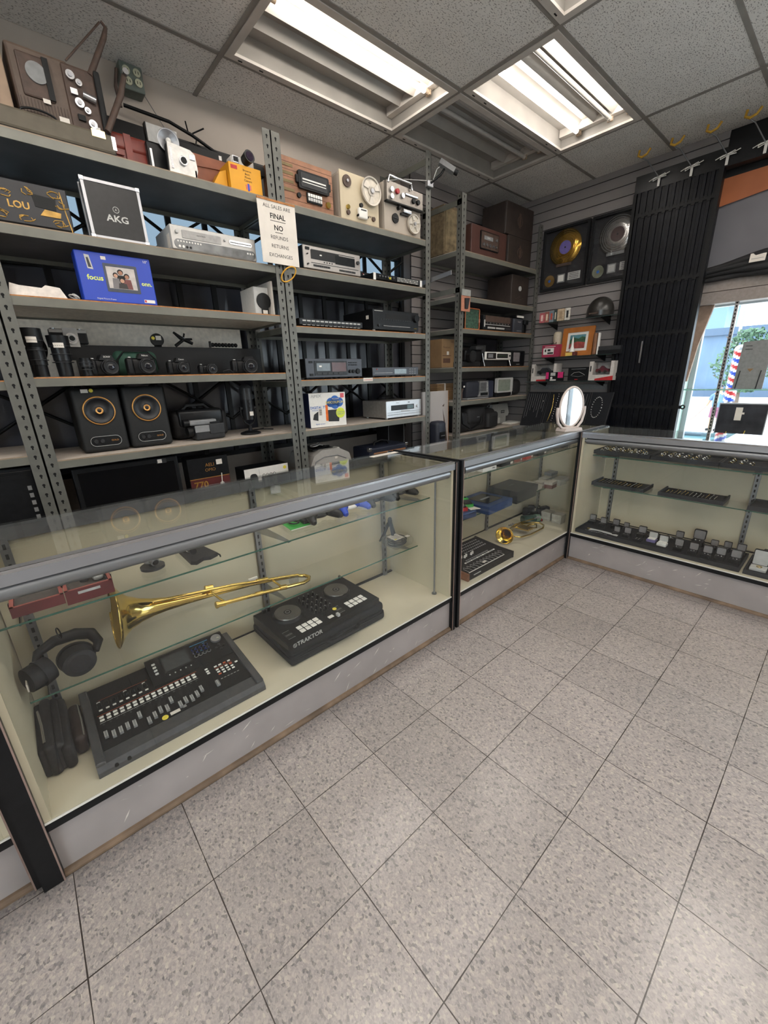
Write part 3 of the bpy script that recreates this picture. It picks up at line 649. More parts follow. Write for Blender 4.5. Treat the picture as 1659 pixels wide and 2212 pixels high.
part(t, 'lens', lambda b: (b.cyl((.078, .02, .035), (.085, -.045, .045), .024, BLK, .03, 20), b.cyl((.085, -.045, .045), (.0852, -.047, .0453), .022, mat('lens_coating', '2b2030', .08, 0, .1), seg=20)))

# ---- bay 2, top shelf
WAL = mat('walnut_veneer', '8a5f45', .5, 0, .22, 18); WAL2 = mat('dark_groove', '4a2f22', .7)
t, w, h = dev('tube_radio', 'wide wooden valve radio with black dial bezel on the top shelf', 'radio', 1.028, 1.392, SP, 2.349, 2.587, .2, WAL, WAL)
def wf(b):
    for k in range(6): b.box(.002, w-.002, -.0045, -.004, .03+k*.036, .032+k*.036, WAL2)
    for k in range(4): b.box(.012, .085, -.006, -.004, .07+k*.04, .084+k*.04, mat('grille_gold', '6b5a33', .5))
part(t, 'speaker_grille', wf)
part(t, 'dial', lambda b: (b.prism(rrect(.11, .325, .095, .185, .01), -.022, -.004, BLK), b.prism(rrect(.125, .31, .105, .175, .008), -.024, -.022, CHAR), b.box(.135, .30, -.025, -.023, .14, .147, WHITE), b.box(.135, .30, -.025, -.023, .127, .131, WHITE), b.rbox(.095, .115, -.02, -.004, .12, .16, .004, BLK), b.rbox(.32, .34, -.02, -.004, .12, .16, .004, BLK)))
part(t, 'push_buttons', lambda b: (b.rbox(.165, .275, -.014, -.004, .035, .09, .004, BLK), [b.box(.172+k*.017, .185+k*.017, -.018, -.014, z, z+.016, WHITE if z > .06 else LGREY) for k in range(6) for z in (.045, .066)]))
knob(t, .112, .06, .014, BLK); knob(t, .32, .05, .018, BRASS)
REELM = mat('reel_clear', 'bdb6ab', .3, 0, .05); CRMP = mat('cream_plastic', 'b5a88f', .45, 0, .06, 8); CRMG = mat('greige_plastic', 'a0968a', .45, 0, .06, 8)
def reel(t, x, z, R, y=-.03, n=3):
    b = MB(); b.lathe([(R, 0), (R, .003), (R*.86, .003), (R*.86, 0), (R, 0)], (x, y, z), (0, 1, 0), REELM, 36); b.lathe([(R*.36, 0), (R*.36, .003), (.001, .003), (.001, 0), (R*.36, 0)], (x, y, z), (0, 1, 0), REELM, 24)
    for k in range(n):
        a = 2*PI*k/n+.5; wd = .30
        pts = [(x+R*.33*math.cos(a-wd), z+R*.33*math.sin(a-wd)), (x+R*.88*math.cos(a-wd), z+R*.88*math.sin(a-wd)), (x+R*.88*math.cos(a+wd), z+R*.88*math.sin(a+wd)), (x+R*.33*math.cos(a+wd), z+R*.33*math.sin(a+wd))]
        b.prism(pts, y, y+.003, REELM)
    b.cyl((x, y-.01, z), (x, -.004, z), R*.16, ALU, seg=14); b.cyl((x, y+.006, z), (x, y+.016, z), R*.97, mat('spool_haze', 'c4bcae', .4), seg=36)
    return b.build('reel', t)
t, w, h = dev('tape_recorder', 'cream reel-to-reel tape recorder with one large clear reel', 'tape recorder', 1.45, 1.775, SP, 2.349, 2.618, .14, CRMG, CRMP, r=.02)
reel(t, .245, .195, .082)
part(t, 'spindle', lambda b: b.cyl((.055, -.004, .215), (.055, -.012, .215), .033, BRN, seg=24).cyl((.055, -.012, .215), (.055, -.02, .215), .008, ALU))
part(t, 'head_cover', lambda b: (b.rbox(.13, .205, -.03, -.004, .025, .085, .008, WHITE, 3), b.rbox(.125, .215, -.026, -.004, .035, .048, .004, BLK), b.box(.145, .19, -.032, -.03, .07, .076, CHAR)))
for x, z, m in ((.055, .075, BRASS), (.055, .045, BRN), (.27, .045, BRN), (.165, .105, BLK)): knob(t, x, z, .014, m)
part(t, 'marker', lambda b: [b.box(.232+k*.013, .236+k*.013, -.006, -.004, .05, .06, BRN) for k in range(4)])
t, w, h = dev('tape_recorder', 'grey-beige upright tape recorder with chrome handle and small reel', 'tape recorder', 1.825, 2.19, SP, 2.349, 2.645, .15, CRMG, CRMG, r=.012)
part(t, 'control_panel', lambda b: (b.prism([(.0, .175), (.355, .175), (.355, .28), (.0, .29)], -.035, -.004, mat('panel_aluminium', '8a837c', .35, .5)), b.box(0, .355, -.037, -.004, .17, .178, BLK), b.rbox(.17, .30, -.045, -.037, .235, .25, .004, CHROME)))
part(t, 'handle', lambda b: b.tube([(.0, -.05, .27), (.01, -.05, .31), (.22, -.05, .31), (.23, -.05, .27)], .008, CHROME, 8))
for x, z, m in ((.04, .24, CHROME), (.095, .24, mat('red_knob', 'a02a30')), (.145, .225, CHROME), (.04, .20, CHROME), (.255, .215, BLK), (.30, .215, BLK)): knob(t, x, z, .017, m, y=-.035, ln=.014)
part(t, 'head_cover', lambda b: (b.rbox(.165, .25, -.03, -.004, .135, .16, .006, CHROME), b.cyl((.13, -.004, .155), (.13, -.03, .155), .012, BLK), b.box(.15, .22, -.02, -.004, .12, .133, BLK)))
part(t, 'spindle', lambda b: b.cyl((.10, -.004, .09), (.10, -.014, .09), .03, BLK, seg=24).box(.08, .12, -.018, -.014, .087, .093, CHAR))
reel(t, .275, .082, .062, n=5)

# ---- sale sign, strap, camera on post
t = solo(MB().box(0, .235, 0, .002, 0, .312, PAPER).build('sale_sign'), 'white paper notice taped over the steel post', 'sign', (.832, 1.774, 2.012))
def st(b):
    b.text('ALL SALES ARE', .026, .118, .280, -.0006, CHAR); b.text('FINAL', .036, .118, .235, -.0006, DK); b.box(.070, .166, -.0006, 0, .212, .2145, DK)
    b.text('NO', .036, .118, .18, -.0006, DK); b.box(.094, .142, -.0006, 0, .157, .1595, DK)
    b.text('REFUNDS', .026, .118, .132, -.0006, CHAR); b.text('RETURNS', .026, .118, .088, -.0006, CHAR); b.text('EXCHANGES', .026, .118, .042, -.0006, CHAR)
part(t, 'lettering', st); part(t, 'wood_strip', lambda b: b.box(.0, .235, -.003, .004, .305, .315, WOODE))
b = MB(); b.ring((0, 0, 0), (.3, 1, .5), .03, .004, mat('yellow_strap', 'd9a02c', .5), rs=6, sx=1.7)
solo(b.build('strap_loop'), 'yellow loop of strap hooked on the steel post below the notice', 'strap', (.985, 1.77, 1.965))
t = thing('security_camera', 'small silver security camera clamped to the top of the steel post', 'camera', (2.29, 1.74, 2.78))
part(t, 'housing', lambda b: (b.cyl((.0, .0, .05), (.08, -.07, -.01), .026, GREY, seg=4, smooth=False), b.cyl((.08, -.07, -.01), (.10, -.085, -.022), .018, DK)))
part(t, 'bracket', lambda b: (b.tube([(.03, -.02, .01), (.0, -.01, -.03), (-.06, .03, -.08), (-.06, .06, -.085)], .008, BLK, 6), b.rbox(-.09, -.03, .03, .06, -.105, -.065, .004, ALU)))
part(t, 'cable', lambda b: b.tube([(-.0, .0, .02), (-.03, 0, -.0), (-.05, .02, -.07), (-.10, .05, -.07), (-.16, .2, -.03), (-.22, .3, -.02), (-.30, .35, -.09)], .003, LGREY, 6))

# ---- bay 1, second shelf
NAVY = mat('dark_navy_box', '14151c', .45, 0, .2, 12); GOLD = mat('gold_print', 'a8833f', .4, .4, .3, 30)
t, w, h = dev('gift_box', 'black decorated box with gold scrollwork, left end of the second shelf', 'box', -.325, -.035, SP, 2.014, 2.178, .2, NAVY, NAVY, r=.003, fp='printed_front')
def gl(b):
    b.text('LOU', .036, .115, .075, -.005, GOLD)
    rnd = random.Random(3)
    for cx, cz in ((.08, .11), (.15, .13), (.24, .135), (.05, .035), (.26, .10), (.13, .03), (.245, .03)):
        for k in range(5):
            a = rnd.uniform(0, 6.28); b.tube([(cx+.012*math.cos(a+q)*(1+q*.4)+rnd.uniform(-.01, .01), -.005, cz+.010*math.sin(a+q)*(1+q*.3)) for q in (0, .6, 1.2, 1.8)], .0022, GOLD, 4)
    b.prism([(.18, .05), (.25, .05), (.255, .07), (.20, .075)], -.007, -.004, GOLD); b.prism([(.17, .08), (.24, .075), (.245, .12), (.165, .125)], -.006, -.004, DK)
    b.tube([(.283, -.003, .0), (.272, -.003, .08), (.265, -.003, .15)], .003, GOLD, 4)
part(t, 'gold_print', gl)
t = thing('flight_case', 'black square case with silver edges leaning on the second shelf', 'case', (.03, 1.835, 2.014), 0, None, -.05)
part(t, 'shell', lambda b: b.rbox(.004, .228, 0, .075, .004, .232, .004, BLK2))
def ed(b):
    for x0, x1, z0, z1 in ((0, .232, 0, .012), (0, .232, .224, .236), (0, .012, 0, .236), (.22, .232, 0, .236)): b.box(x0, x1, -.003, .012, z0, z1, ALU); b.box(x0, x1, .063, .078, z0, z1, ALU)
part(t, 'edging', ed)
part(t, 'corner_caps', lambda b: [b.rbox(x-.01, x+.01, -.005, .02, z-.01, z+.01, .003, CHROME) for x in (.006, .226) for z in (.006, .23)])
part(t, 'logo', lambda b: (b.text('AKG', .038, .118, .09, -.001, LGREY, sx=1.15), b.ring((.118, -.001, .128), (0, 1, 0), .012, .0015, LGREY, rs=4, seg=20), b.text('A', .014, .118, .128, -.001, LGREY)))
SILV = mat('silver_plastic', 'b0aeab', .35, .3, .05)
t, w, h = dev('video_recorder', 'silver combined video and disc player on the second shelf', 'video player', .372, .825, SP, 2.014, 2.130, .25, LGREY, SILV)
part(t, 'cassette_door', lambda b: (b.prism(rrect(.055, .255, .062, .098, .004), -.007, -.004, mat('tray_grey', '9a9896', .4)), b.text('HI-FI STEREO', .008, .15, .082, -.008, CHAR)))
part(t, 'disc_tray', lambda b: (b.prism(rrect(.30, .43, .072, .092, .008), -.008, -.004, CHROME), b.box(.305, .425, -.009, -.008, .080, .083, CHAR)))
part(t, 'lower_display', lambda b: (b.prism(rrect(.012, .445, .012, .055, .02), -.007, -.004, mat('smoke_panel', '5c5e5f', .2, 0, .5, 14)), [b.cyl((.03+k*.014, -.007, .045), (.03+k*.014, -.009, .045), .004, WHITE, seg=8) for k in range(9)], [b.cyl((.035+k*.018, -.007, .022), (.035+k*.018, -.009, .022), .006, WHITE if k < 2 else DK, seg=10) for k in range(4)], [b.cyl((.40+k*.015, -.007, .04), (.40+k*.015, -.009, .04), .005, WHITE, seg=8) for k in range(3)]))
knob(t, .03, .085, .009, LGREY); knob(t, .275, .085, .006, LGREY); feet(t, w, .25)
part(t, 'price_sticker', lambda b: b.box(-.001, 0, .02, .06, .02, .08, PAPER))
# ---- bay 2, second shelf
t, w, h = dev('cassette_deck', 'silver twin cassette deck beside the paper notice', 'cassette deck', 1.132, 1.582, 1.83, 2.024, 2.157, .28, BLK, mat('champagne_metal', 'a39d98', .35, .5, .04))
part(t, 'display_window', lambda b: (b.box(.055, .27, -.006, -.004, .062, .112, BLK2), b.box(.24, .40, -.007, -.004, .055, .105, mat('tinted_window', '232527', .1)), b.box(.12, .135, -.008, -.006, .085, .092, WHITE), b.box(.06, .40, -.0065, -.004, .112, .115, CHAR)))
part(t, 'button_row', lambda b: ([b.box(.07+k*.016, .083+k*.016, -.008, -.004, .022, .033, CHAR) for k in range(8)], [b.box(.27+k*.017, .283+k*.017, -.008, -.004, .018, .028, CHAR) for k in range(8)], b.box(.055, .43, -.0055, -.004, .04, .043, CHAR), [b.box(.15+k*.02, .158+k*.02, -.006, -.004, .050, .056, DK) for k in range(4)]))
for x, z, r in ((.425, .085, .012), (.028, .085, .004), (.028, .03, .005)): knob(t, x, z, r, CHAR)
part(t, 'power_button', lambda b: b.box(.018, .045, -.010, -.004, .108, .122, BLK))
feet(t, w, .28)
t, w, h = dev('rack_processor', 'one-unit black rack processor with white ears and rows of knobs', 'audio processor', 1.685, 2.175, 1.815, 2.024, 2.068, .16, BLK, BLK2, r=.002)
part(t, 'rack_ears', lambda b: (b.box(-.002, .02, -.006, -.003, 0, .044, WHITE), b.box(w-.02, w+.002, -.006, -.003, 0, .044, WHITE)))
for k in range(6): knob(t, .05+k*.027, .024, .007, CHAR, mark=WHITE)
part(t, 'control_field', lambda b: ([b.box(.23+k*.016, .238+k*.016, -.009, -.004, z, z+.005, LGREY if (k+int(z*1000)) % 3 else WHITE) for k in range(14) for z in (.012, .022, .032)]))
knob(t, .155, .022, .008, YEL)
t, w, h = dev('drum_machine', 'black effects unit with small white lettering standing behind the one-unit rack processor', 'audio unit', 1.68, 2.16, 1.985, 2.024, 2.105, .2, BLK, BLK2)
part(t, 'lettering', lambda b: (b.text('DIGITAL', .018, .24, .065, -.005, WHITE), [b.box(.05+k*.05, .06+k*.05, -.006, -.004, .062, .068, LGREY) for k in range(2)], b.cyl((.05, -.004, .07), (.05, -.006, .07), .004, RED), [b.box(.33+k*.03, .342+k*.03, -.006, -.004, .055, .061, LGREY) for k in range(5)]))
# ---- bay 1, third shelf
t = solo(MB().prism([(-.01, 0), (.19, 0), (.17, .040), (.12, .046), (.105, .034), (.03, .038), (-.0, .045)], 0, .1, mat('white_card', 'dcd3cb', .7)).build('display_tray'), 'empty white moulded display tray at the left end of the third shelf', 'tray', (-.312, 1.83, 1.749))
solo(MB().ring((0, 0, .01), (.3, .2, 1), .018, .003, LGREY, rs=5).ring((.01, .01, .014), (.8, .2, 1), .014, .003, LGREY, rs=5).build('wire_coil'), 'small crumpled grey wire coil between the white tray and the blue box', 'wire', (-.095, 1.845, 1.75))
CB = mat('carton_blue', '1c3fae', .45, 0, .05, 10)
t, w, h = dev('photo_frame_box', 'bright blue picture frame box with a group photo on the front', 'box', -.058, .25, 1.835, 1.749, 1.955, .075, CB, CB, r=.002, rx=-.03, fp='printed_front')
part(t, 'frame_picture', lambda b: (b.prism(rrect(.102, .242, .045, .165, .004), -.005, -.004, mat('slate_print', '3c4250', .5)), b.box(.112, .230, -.006, -.005, .060, .152, mat('photo_backdrop', 'b9b2ae', .6))))
SK = mat('print_skin', '9b6f58', .6); SK2 = mat('print_skin_pale', 'b98f78', .6)
def fam(b):
    for x, z, m1, m2, s in ((.168, .132, SK, DK, 1), (.146, .118, SK2, mat('print_grey', '6e6a6c'), .9), (.192, .117, SK, mat('print_maroon', '6b3a38'), .95), (.170, .098, SK2, mat('print_black', '2a2526'), 1)):
        b.prism([(x-.02*s, .062), (x+.02*s, .062), (x+.016*s, z-.014), (x-.016*s, z-.014)], -.0072+(.14-z)*-.01, -.006, m2)
        b.cyl((x, -.006, z), (x, -.0078+(.14-z)*-.01, z), .012*s, DK, seg=14); b.cyl((x, -.006, z-.003), (x, -.0082+(.14-z)*-.01, z-.003), .009*s, m1, seg=14)
part(t, 'people_photo', fam)
YT = mat('lime_print', 'd8e36a', .6)
part(t, 'lettering', lambda b: (b.text('focus', .030, .062, .098, -.005, YT), b.text('onn.', .026, .275, .092, -.005, YT), b.text('10"', .016, .285, .19, -.005, WHITE), b.box(.25, .298, -.005, -.004, .008, .022, WHITE), b.cyl((.256, -.005, .015), (.256, -.006, .015), .005, RED, seg=12), b.text('Digital Picture Frame', .009, .09, .012, -.005, WHITE)))
part(t, 'sticker', lambda b: (b.box(.10, .12, -.0055, -.004, .178, .192, PAPER), b.prism([(.04, .135), (.062, .132), (.055, .19), (.036, .192)], -.0055, -.004, LGREY), b.prism([(.044, .14), (.056, .14), (.05, .18), (.042, .18)], -.0058, -.005, CHAR)))
t, w, h = dev('headphone_box', 'white carton with a black round headphone on its side, left of the steel post', 'box', .81, .905, 1.90, 1.749, 1.905, .18, WHITE, LGREY, r=.002, fp='printed_front')
part(t, 'headphone_picture', lambda b: (b.cyl((.058, -.004, .08), (.058, -.012, .08), .045, BLK, seg=24, smooth=False), b.box(.04, .085, -.011, -.004, .0, .05, BLK), b.box(.045, .075, -.013, -.011, .01, .03, PAPER)))
solo(MB().box(0, .012, 0, .18, 0, .19, PAPER).build('white_book'), 'thin cream board standing edge-on next to the headphone carton', 'board', (.912, 1.87, 1.749))
# ---- bay 2, third shelf
t, w, h = dev('equalizer', 'thin black rack equaliser with rows of tiny white controls', 'equaliser', 1.062, 1.576, 1.825, 1.696, 1.742, .14, BLK, BLK2, r=.002)
for r_ in range(14): part(t, 'fader_group', lambda b: (b.box(.022+r_*.034, .048+r_*.034, -.006, -.004, .028, .036, LGREY), [b.cyl((.026+r_*.034+k*.009, -.004, .018), (.026+r_*.034+k*.009, -.009, .018), .0034, CHAR, seg=8) for k in range(3)], b.box(.022+r_*.034, .046+r_*.034, -.006, -.004, .006, .009, LGREY)))
t, w, h = dev('av_receiver', 'large black stereo receiver sitting wide on the third shelf', 'receiver', 1.675, 2.145, 1.82, 1.696, 1.838, .36, BLK, BLK2)
part(t, 'display', lambda b: (b.box(.12, .36, -.005, -.004, .085, .115, DK), [b.box(.04+k*.025, .055+k*.025, -.006, -.004, .075, .080, CHAR) for k in range(15)], b.box(.09, .37, -.009, -.004, .028, .040, CHAR), b.box(.09, .37, -.0095, -.009, .033, .035, LGREY), [b.cyl((.42+k*.012, -.004, .028), (.42+k*.012, -.006, .028), .004, BRASS, seg=8) for k in range(3)], b.box(.01, .09, -.005, -.004, .13, .134, LGREY)))
knob(t, .43, .10, .030, BLK2, ln=.022); knob(t, .045, .035, .010, CHAR); feet(t, w, .3, LGREY)
part(t, 'side_sticker', lambda b: b.box(-.001, .001, .05, .08, .08, .105, PAPER))
# ---- bay 1, fourth shelf: lenses and cameras
def lens(label, x, y, z, segs, name='camera_lens', lab=True, hood=False):
    t = thing(name, label, 'lens', (x, y, z)); zz = 0
    for i, (r0, r1, h, m) in enumerate(segs):
        MB().cyl((0, 0, zz), (0, 0, zz+h), r0, m, r1, 24).build('barrel' if i else 'mount', t); zz += h
    for k in range(3): MB().ring((0, 0, zz*(.35+.2*k)), (0, 0, 1), max(s_[0] for s_ in segs)*.99, .002, CHAR, rs=4).build('focus_ring', t)
    if lab:
        b = MB(); r = max(s_[0] for s_ in segs)+.001; a0, n = -2.2, 6
        for k in range(n):
            a = a0+.16*k; a2 = a+.16; b.poly([(r*math.cos(a), r*math.sin(a), zz*.70), (r*math.cos(a2), r*math.sin(a2), zz*.70), (r*math.cos(a2), r*math.sin(a2), zz*.82), (r*math.cos(a), r*math.sin(a), zz*.82)], PAPER)
        b.build('price_label', t)
    return t
lens('tall black telephoto lens standing next to the left steel post', -.285, 1.89, 1.419, ((.030, .030, .05, BLK), (.034, .034, .075, BLK2), (.030, .038, .03, BLK), (.040, .040, .05, BLK)))
lens('second tall black lens, standing below the white vintage camera', -.19, 1.92, 1.419, ((.030, .032, .07, BLK), (.036, .036, .06, BLK2), (.042, .044, .05, BLK)))
lens('short black lens standing left of the first camera in the row', -.105, 1.90, 1.419, ((.022, .022, .04, BLK), (.030, .030, .03, BLK2), (.024, .024, .012, BLK)), lab=False)
def dslr(label, x, y, z, w, h, lr, lx, brand, slr=True, rz=0, col=BLK, s=1.0):
    t = thing('camera', label, 'camera', (x, y, z), rz)
    def bd_(b):
        b.rbox(0, w, 0, .045*s, 0, h*.78, .012*s, col, 3); b.rbox(-.004, w*.22, -.012*s, .045*s, 0, h*.80, .014*s, col, 3)
        if slr: b.prism([(lx-.036*s, h*.74), (lx+.036*s, h*.74), (lx+.022*s, h), (lx-.022*s, h)], -.01*s, .045*s, col)
        b.box(w*.02, w*.5, -.0, .04*s, h*.775, h*.79, CHAR)
    part(t, 'body', bd_)
    part(t, 'lens', lambda b: (b.cyl((lx, -.0, h*.40), (lx, -.045*s, h*.40), lr, BLK2, lr*.97, 26), b.lathe([(lr*.98, 0), (lr*.80, -.001), (lr*.72, .004), (lr*.55, .006), (.001, .004)], (lx, -.0455*s, h*.40), (0, 1, 0), BLK, 26), b.ball((lx, -.0435*s, h*.40), (lr*.5, .004, lr*.5), mat('front_element', '0b0d16', .05, 0, .1))))
    part(t, 'lens_ring', lambda b: (b.ring((lx, -.02*s, h*.40), (0, 1, 0), lr*1.0, .0022, CHAR, rs=5), b.ring((lx, -.0462*s, h*.40), (0, 1, 0), lr*.9, .0015, CHAR, rs=4)))
    part(t, 'dial', lambda b: (b.cyl((w*.85, .02*s, h*.78), (w*.85, .02*s, h*.86), .009*s, CHAR), b.cyl((w*.12, .01*s, h*.78), (w*.12, .01*s, h*.85), .007*s, LGREY)))
    if brand: part(t, 'lettering', lambda b: b.text(brand, .012*s, lx, h*.90 if slr else h*.70, -.0115*s if slr else -.001, WHITE))
    return t
dslr('black camera with a wide front lens, leftmost of the row of cameras', -.088, 1.90, 1.419, .125, .098, .034, .075, 'SONY', rz=.15)
t = thing('pouch', 'dark green padded pouch standing behind the second camera of the row', 'pouch', (.03, 1.975, 1.419))
part(t, 'shell', lambda b: b.rbox(0, .21, 0, .07, 0, .125, .045, mat('bottle_green', '25483a', .75, 0, .15, 30), 5)); part(t, 'zip', lambda b: b.tube([(.01, -.003, .03), (.015, -.003, .08), (.05, -.003, .12), (.16, -.003, .12), (.20, -.003, .08), (.205, -.003, .03)], .004, BLK, 6))
dslr('black camera with red-marked grip in front of the green pouch', .068, 1.885, 1.419, .135, .105, .036, .085, 'Nikon')
dslr('black mirrorless camera in the middle of the row, right of the green pouch', .262, 1.89, 1.419, .115, .085, .027, .068, 'Canon', s=.9)
dslr('small dark compact camera with no hump, fourth in the row', .425, 1.89, 1.419, .105, .062, .026, .062, 'Canon', slr=False, s=.8)
dslr('bulky black bridge camera with a large lens cap, rightmost of the row', .612, 1.88, 1.419, .155, .092, .040, .10, '', slr=True, rz=-.15)
solo(MB().tube([(0, 0, .01), (.03, -.01, .02), (.055, 0, .006), (.08, .01, .01), (.1, .02, .02)], .006, BLK, 6).build('camera_strap'), 'short black strap lying between the compact camera and the bridge camera', 'strap', (.545, 1.86, 1.419))
solo(MB().rbox(-.10, .90, 2.08, 2.268, 1.419, 1.573, .003, BLK).build('display_riser'), 'long black display riser at the back of the camera shelf', 'riser')
solo(MB().box(-.32, .86, 2.272, 2.280, 1.42, 1.705, mat('backing_card', 'eae3d8', .8)).build('backing_board'), 'pale backing board behind the camera shelf', 'board')
t = thing('vintage_camera', 'white and black vintage viewfinder camera on the riser', 'camera', (-.205, 2.06, 1.50))
part(t, 'body', lambda b: b.rbox(0, .155, 0, .04, .075, .145, .006, BLK)); part(t, 'top_plate', lambda b: (b.box(.002, .153, -.001, .041, .128, .142, SILV), b.cyl((.02, .02, .142), (.02, .02, .150), .01, CHROME), b.cyl((.13, .02, .142), (.13, .02, .149), .008, CHROME)))
part(t, 'front_plate', lambda b: b.box(.055, .115, -.006, .0, .062, .150, SILV)); part(t, 'lens', lambda b: (b.cyl((.085, -.006, .100), (.085, -.022, .100), .026, CHROME), b.cyl((.085, -.022, .1), (.085, -.030, .1), .016, LGREY), b.cyl((.085, -.03, .1), (.085, -.031, .1), .012, DK)))
part(t, 'stand', lambda b: b.box(.02, .135, .005, .035, 0, .075, BLK))
t = thing('lens_cap_disc', 'round black lens in a pouch with a yellow dot on the riser', 'lens', (.29, 2.12, 1.575))
part(t, 'disc', lambda b: b.cyl((0, -.012, .037), (0, .012, .037), .034, BLK, seg=26)); part(t, 'base', lambda b: b.rbox(-.018, .018, -.012, .012, 0, .012, .003, BLK)); part(t, 'yellow_sticker', lambda b: b.cyl((-.022, -.013, .045), (-.022, -.0135, .045), .009, YEL, seg=14)); part(t, 'price_label', lambda b: b.box(-.008, .02, -.0135, -.013, .035, .058, PAPER))
b = MB(); b.tube([(0, 0, .005), (.05, 0, .04), (.10, 0, .045)], [.010, .010, .006], BLK, 6); b.tube([(.0, .0, .08), (.035, 0, .05), (.10, 0, .02)], [.006, .012, .009], BLK, 6); b.tube([(.05, 0, .045), (.06, 0, .075)], .005, BLK, 5); b.cyl((.05, -.008, .045), (.05, .008, .045), .008, ALU)
solo(b.build('spring_clamp'), 'black spring clamp lying on the riser', 'clamp', (.385, 2.12, 1.577))
b = MB()
for k in range(8): b.ball((.02+k*.021, 0, .02), .0125, BLK, 10)
b.box(0, .008, -.01, .01, .005, .04, BLK)
solo(b.build('flexible_arm'), 'beaded black flexible arm lying at the right end of the riser', 'arm', (.585, 2.12, 1.573))
# headphone loop behind lens
t = thing('headphones', 'headphone band arched over the tall lens by the left post', 'headphones', (-.315, 1.99, 1.419))
part(t, 'headband', lambda b: b.ring((0, 0, .13), (0, 1, 0), .075, .009, BLK, rs=6, a0=0, a1=2*PI, seg=30)); part(t, 'stand', lambda b: b.cyl((0, 0, 0), (0, 0, .06), .012, BLK))

# ---- bay 2, fourth shelf
SLB = mat('slate_plastic', '3d4048', .4, .1, .08)
t, w, h = dev('cassette_deck', 'dark grey single cassette deck with three round knobs', 'cassette deck', 1.080, 1.552, 1.825, 1.371, 1.500, .28, BLK, SLB)
part(t, 'cassette_door', lambda b: (b.box(.065, .335, -.007, -.004, .022, .115, BLK2), b.box(.08, .19, -.009, -.007, .05, .10, mat('window_smoke', '3f4547', .12)), b.box(.10, .12, -.010, -.009, .075, .085, WHITE), b.box(.205, .325, -.009, -.007, .045, .105, mat('amber_display', '4a2623', .2))))
part(t, 'button_row', lambda b: ([b.box(.08+k*.045, .115+k*.045, -.010, -.007, .028, .040, CHAR) for k in range(5)], [b.box(.35+k*.02, .365+k*.02, -.007, -.004, z, z+.006, BLK) for k in range(4) for z in (.085, .100)], b.box(.025, .052, -.008, -.004, .10, .114, BLK), b.box(.025, .052, -.008, -.004, .02, .034, BLK)))
for x, r in ((.360, .012), (.388, .012), (.430, .019)): knob(t, x, .045, r, BLK)
feet(t, w, .28)
t, w, h = dev('cd_player', 'low slim grey-blue tuner with a small display', 'tuner', 1.655, 2.145, 1.825, 1.371, 1.440, .26, BLK, SLB)
part(t, 'display', lambda b: (b.box(.22, .35, -.006, -.004, .02, .055, mat('lcd_grey', '6b7a80', .2)), b.box(.02, .2, -.005, -.004, .028, .030, LGREY), [b.box(.38+k*.028, .40+k*.028, -.007, -.004, z, z+.006, GREY) for k in range(3) for z in (.018, .034, .05)], b.cyl((.04, -.004, .055), (.04, -.006, .055), .004, RED, seg=8)))
feet(t, w, .26)
solo(MB().box(0, .09, 0, .0012, -.028, -.004, PAPER).box(.005, .085, -.0004, 0, -.02, -.017, RED).build('shelf_label'), 'small paper label stuck on the front edge of the shelf under the decks', 'label', (1.545, 1.8015, 1.372))
# ---- bay 1, fifth shelf
CONE = mat('speaker_cone', '0e0f14', .45, 0, .2, 20); COP = mat('copper_ring', 'd19a58', .35, .7, .1)
def monitor_speaker(label, x, y, rz=0):
    t = thing('studio_monitor', label, 'speaker', (x, y, 1.047), rz, None)
    part(t, 'cabinet', lambda b: b.rbox(0, .205, 0, .22, 0, .315, .018, mat('speaker_black', '121314', .65, 0, .1, 60, .1), 4))
    part(t, 'woofer', lambda b: (b.lathe([(.064, -.010), (.060, -.013), (.056, -.009), (.024, -.002), (.020, -.006), (.010, -.009), (.001, -.010)], (.1025, -.0, .205), (0, 1, 0), CONE, 40)))
    part(t, 'woofer_ring', lambda b: b.lathe([(.070, .001), (.071, -.006), (.066, -.010), (.062, -.006), (.062, .001)], (.1025, -.0, .205), (0, 1, 0), COP, 40))
    part(t, 'tweeter', lambda b: b.lathe([(.016, -.0), (.017, -.006), (.012, -.004), (.006, -.002), (.001, -.003)], (.1025, -.006, .205), (0, 1, 0), COP, 24))
    part(t, 'control_plate', lambda b: (b.prism(rrect(.035, .17, .03, .078, .023), -.004, 0, BLK2), [b.tube([(p[0], -.005, p[1]) for p in rrect(.035, .17, .03, .078, .023)], .0012, LGREY, 4, True)], b.text('GOLD', .012, .142, .054, -.0046, COP)))
    for kx in (.058, .085): knob(t, kx, .054, .010, CHAR, ln=.009)
    return t
t = monitor_speaker('left one of the two black studio monitors, with price sticker on its top edge', -.200, 1.905)
part(t, 'price_sticker', lambda b: (b.box(.045, .075, -.001, 0, .293, .310, PAPER), b.cyl((.088, 0, .303), (.088, -.001, .303), .009, YEL, seg=14)))
monitor_speaker('right one of the two black studio monitors, beside the camcorder', .016, 1.905)
NY = mat('black_nylon', '1c1b1d', .7, 0, .2, 30, .4)
t = thing('camcorder_bag', 'soft black camcorder bag with shiny flap behind the grey camcorder', 'bag', (.265, 2.02, 1.047))
part(t, 'body', lambda b: b.rbox(0, .33, 0, .14, 0, .165, .035, NY, 4)); part(t, 'flap', lambda b: b.rbox(.03, .30, -.010, .10, .07, .172, .02, BLK2, 3)); part(t, 'handle', lambda b: b.tube([(.07, .05, .16), (.10, .03, .195), (.2, .03, .195), (.24, .05, .16)], .010, NY, 7))
t = thing('camcorder', 'grey and black camcorder lying in front of the black bag', 'camcorder', (.33, 1.90, 1.047), .05)
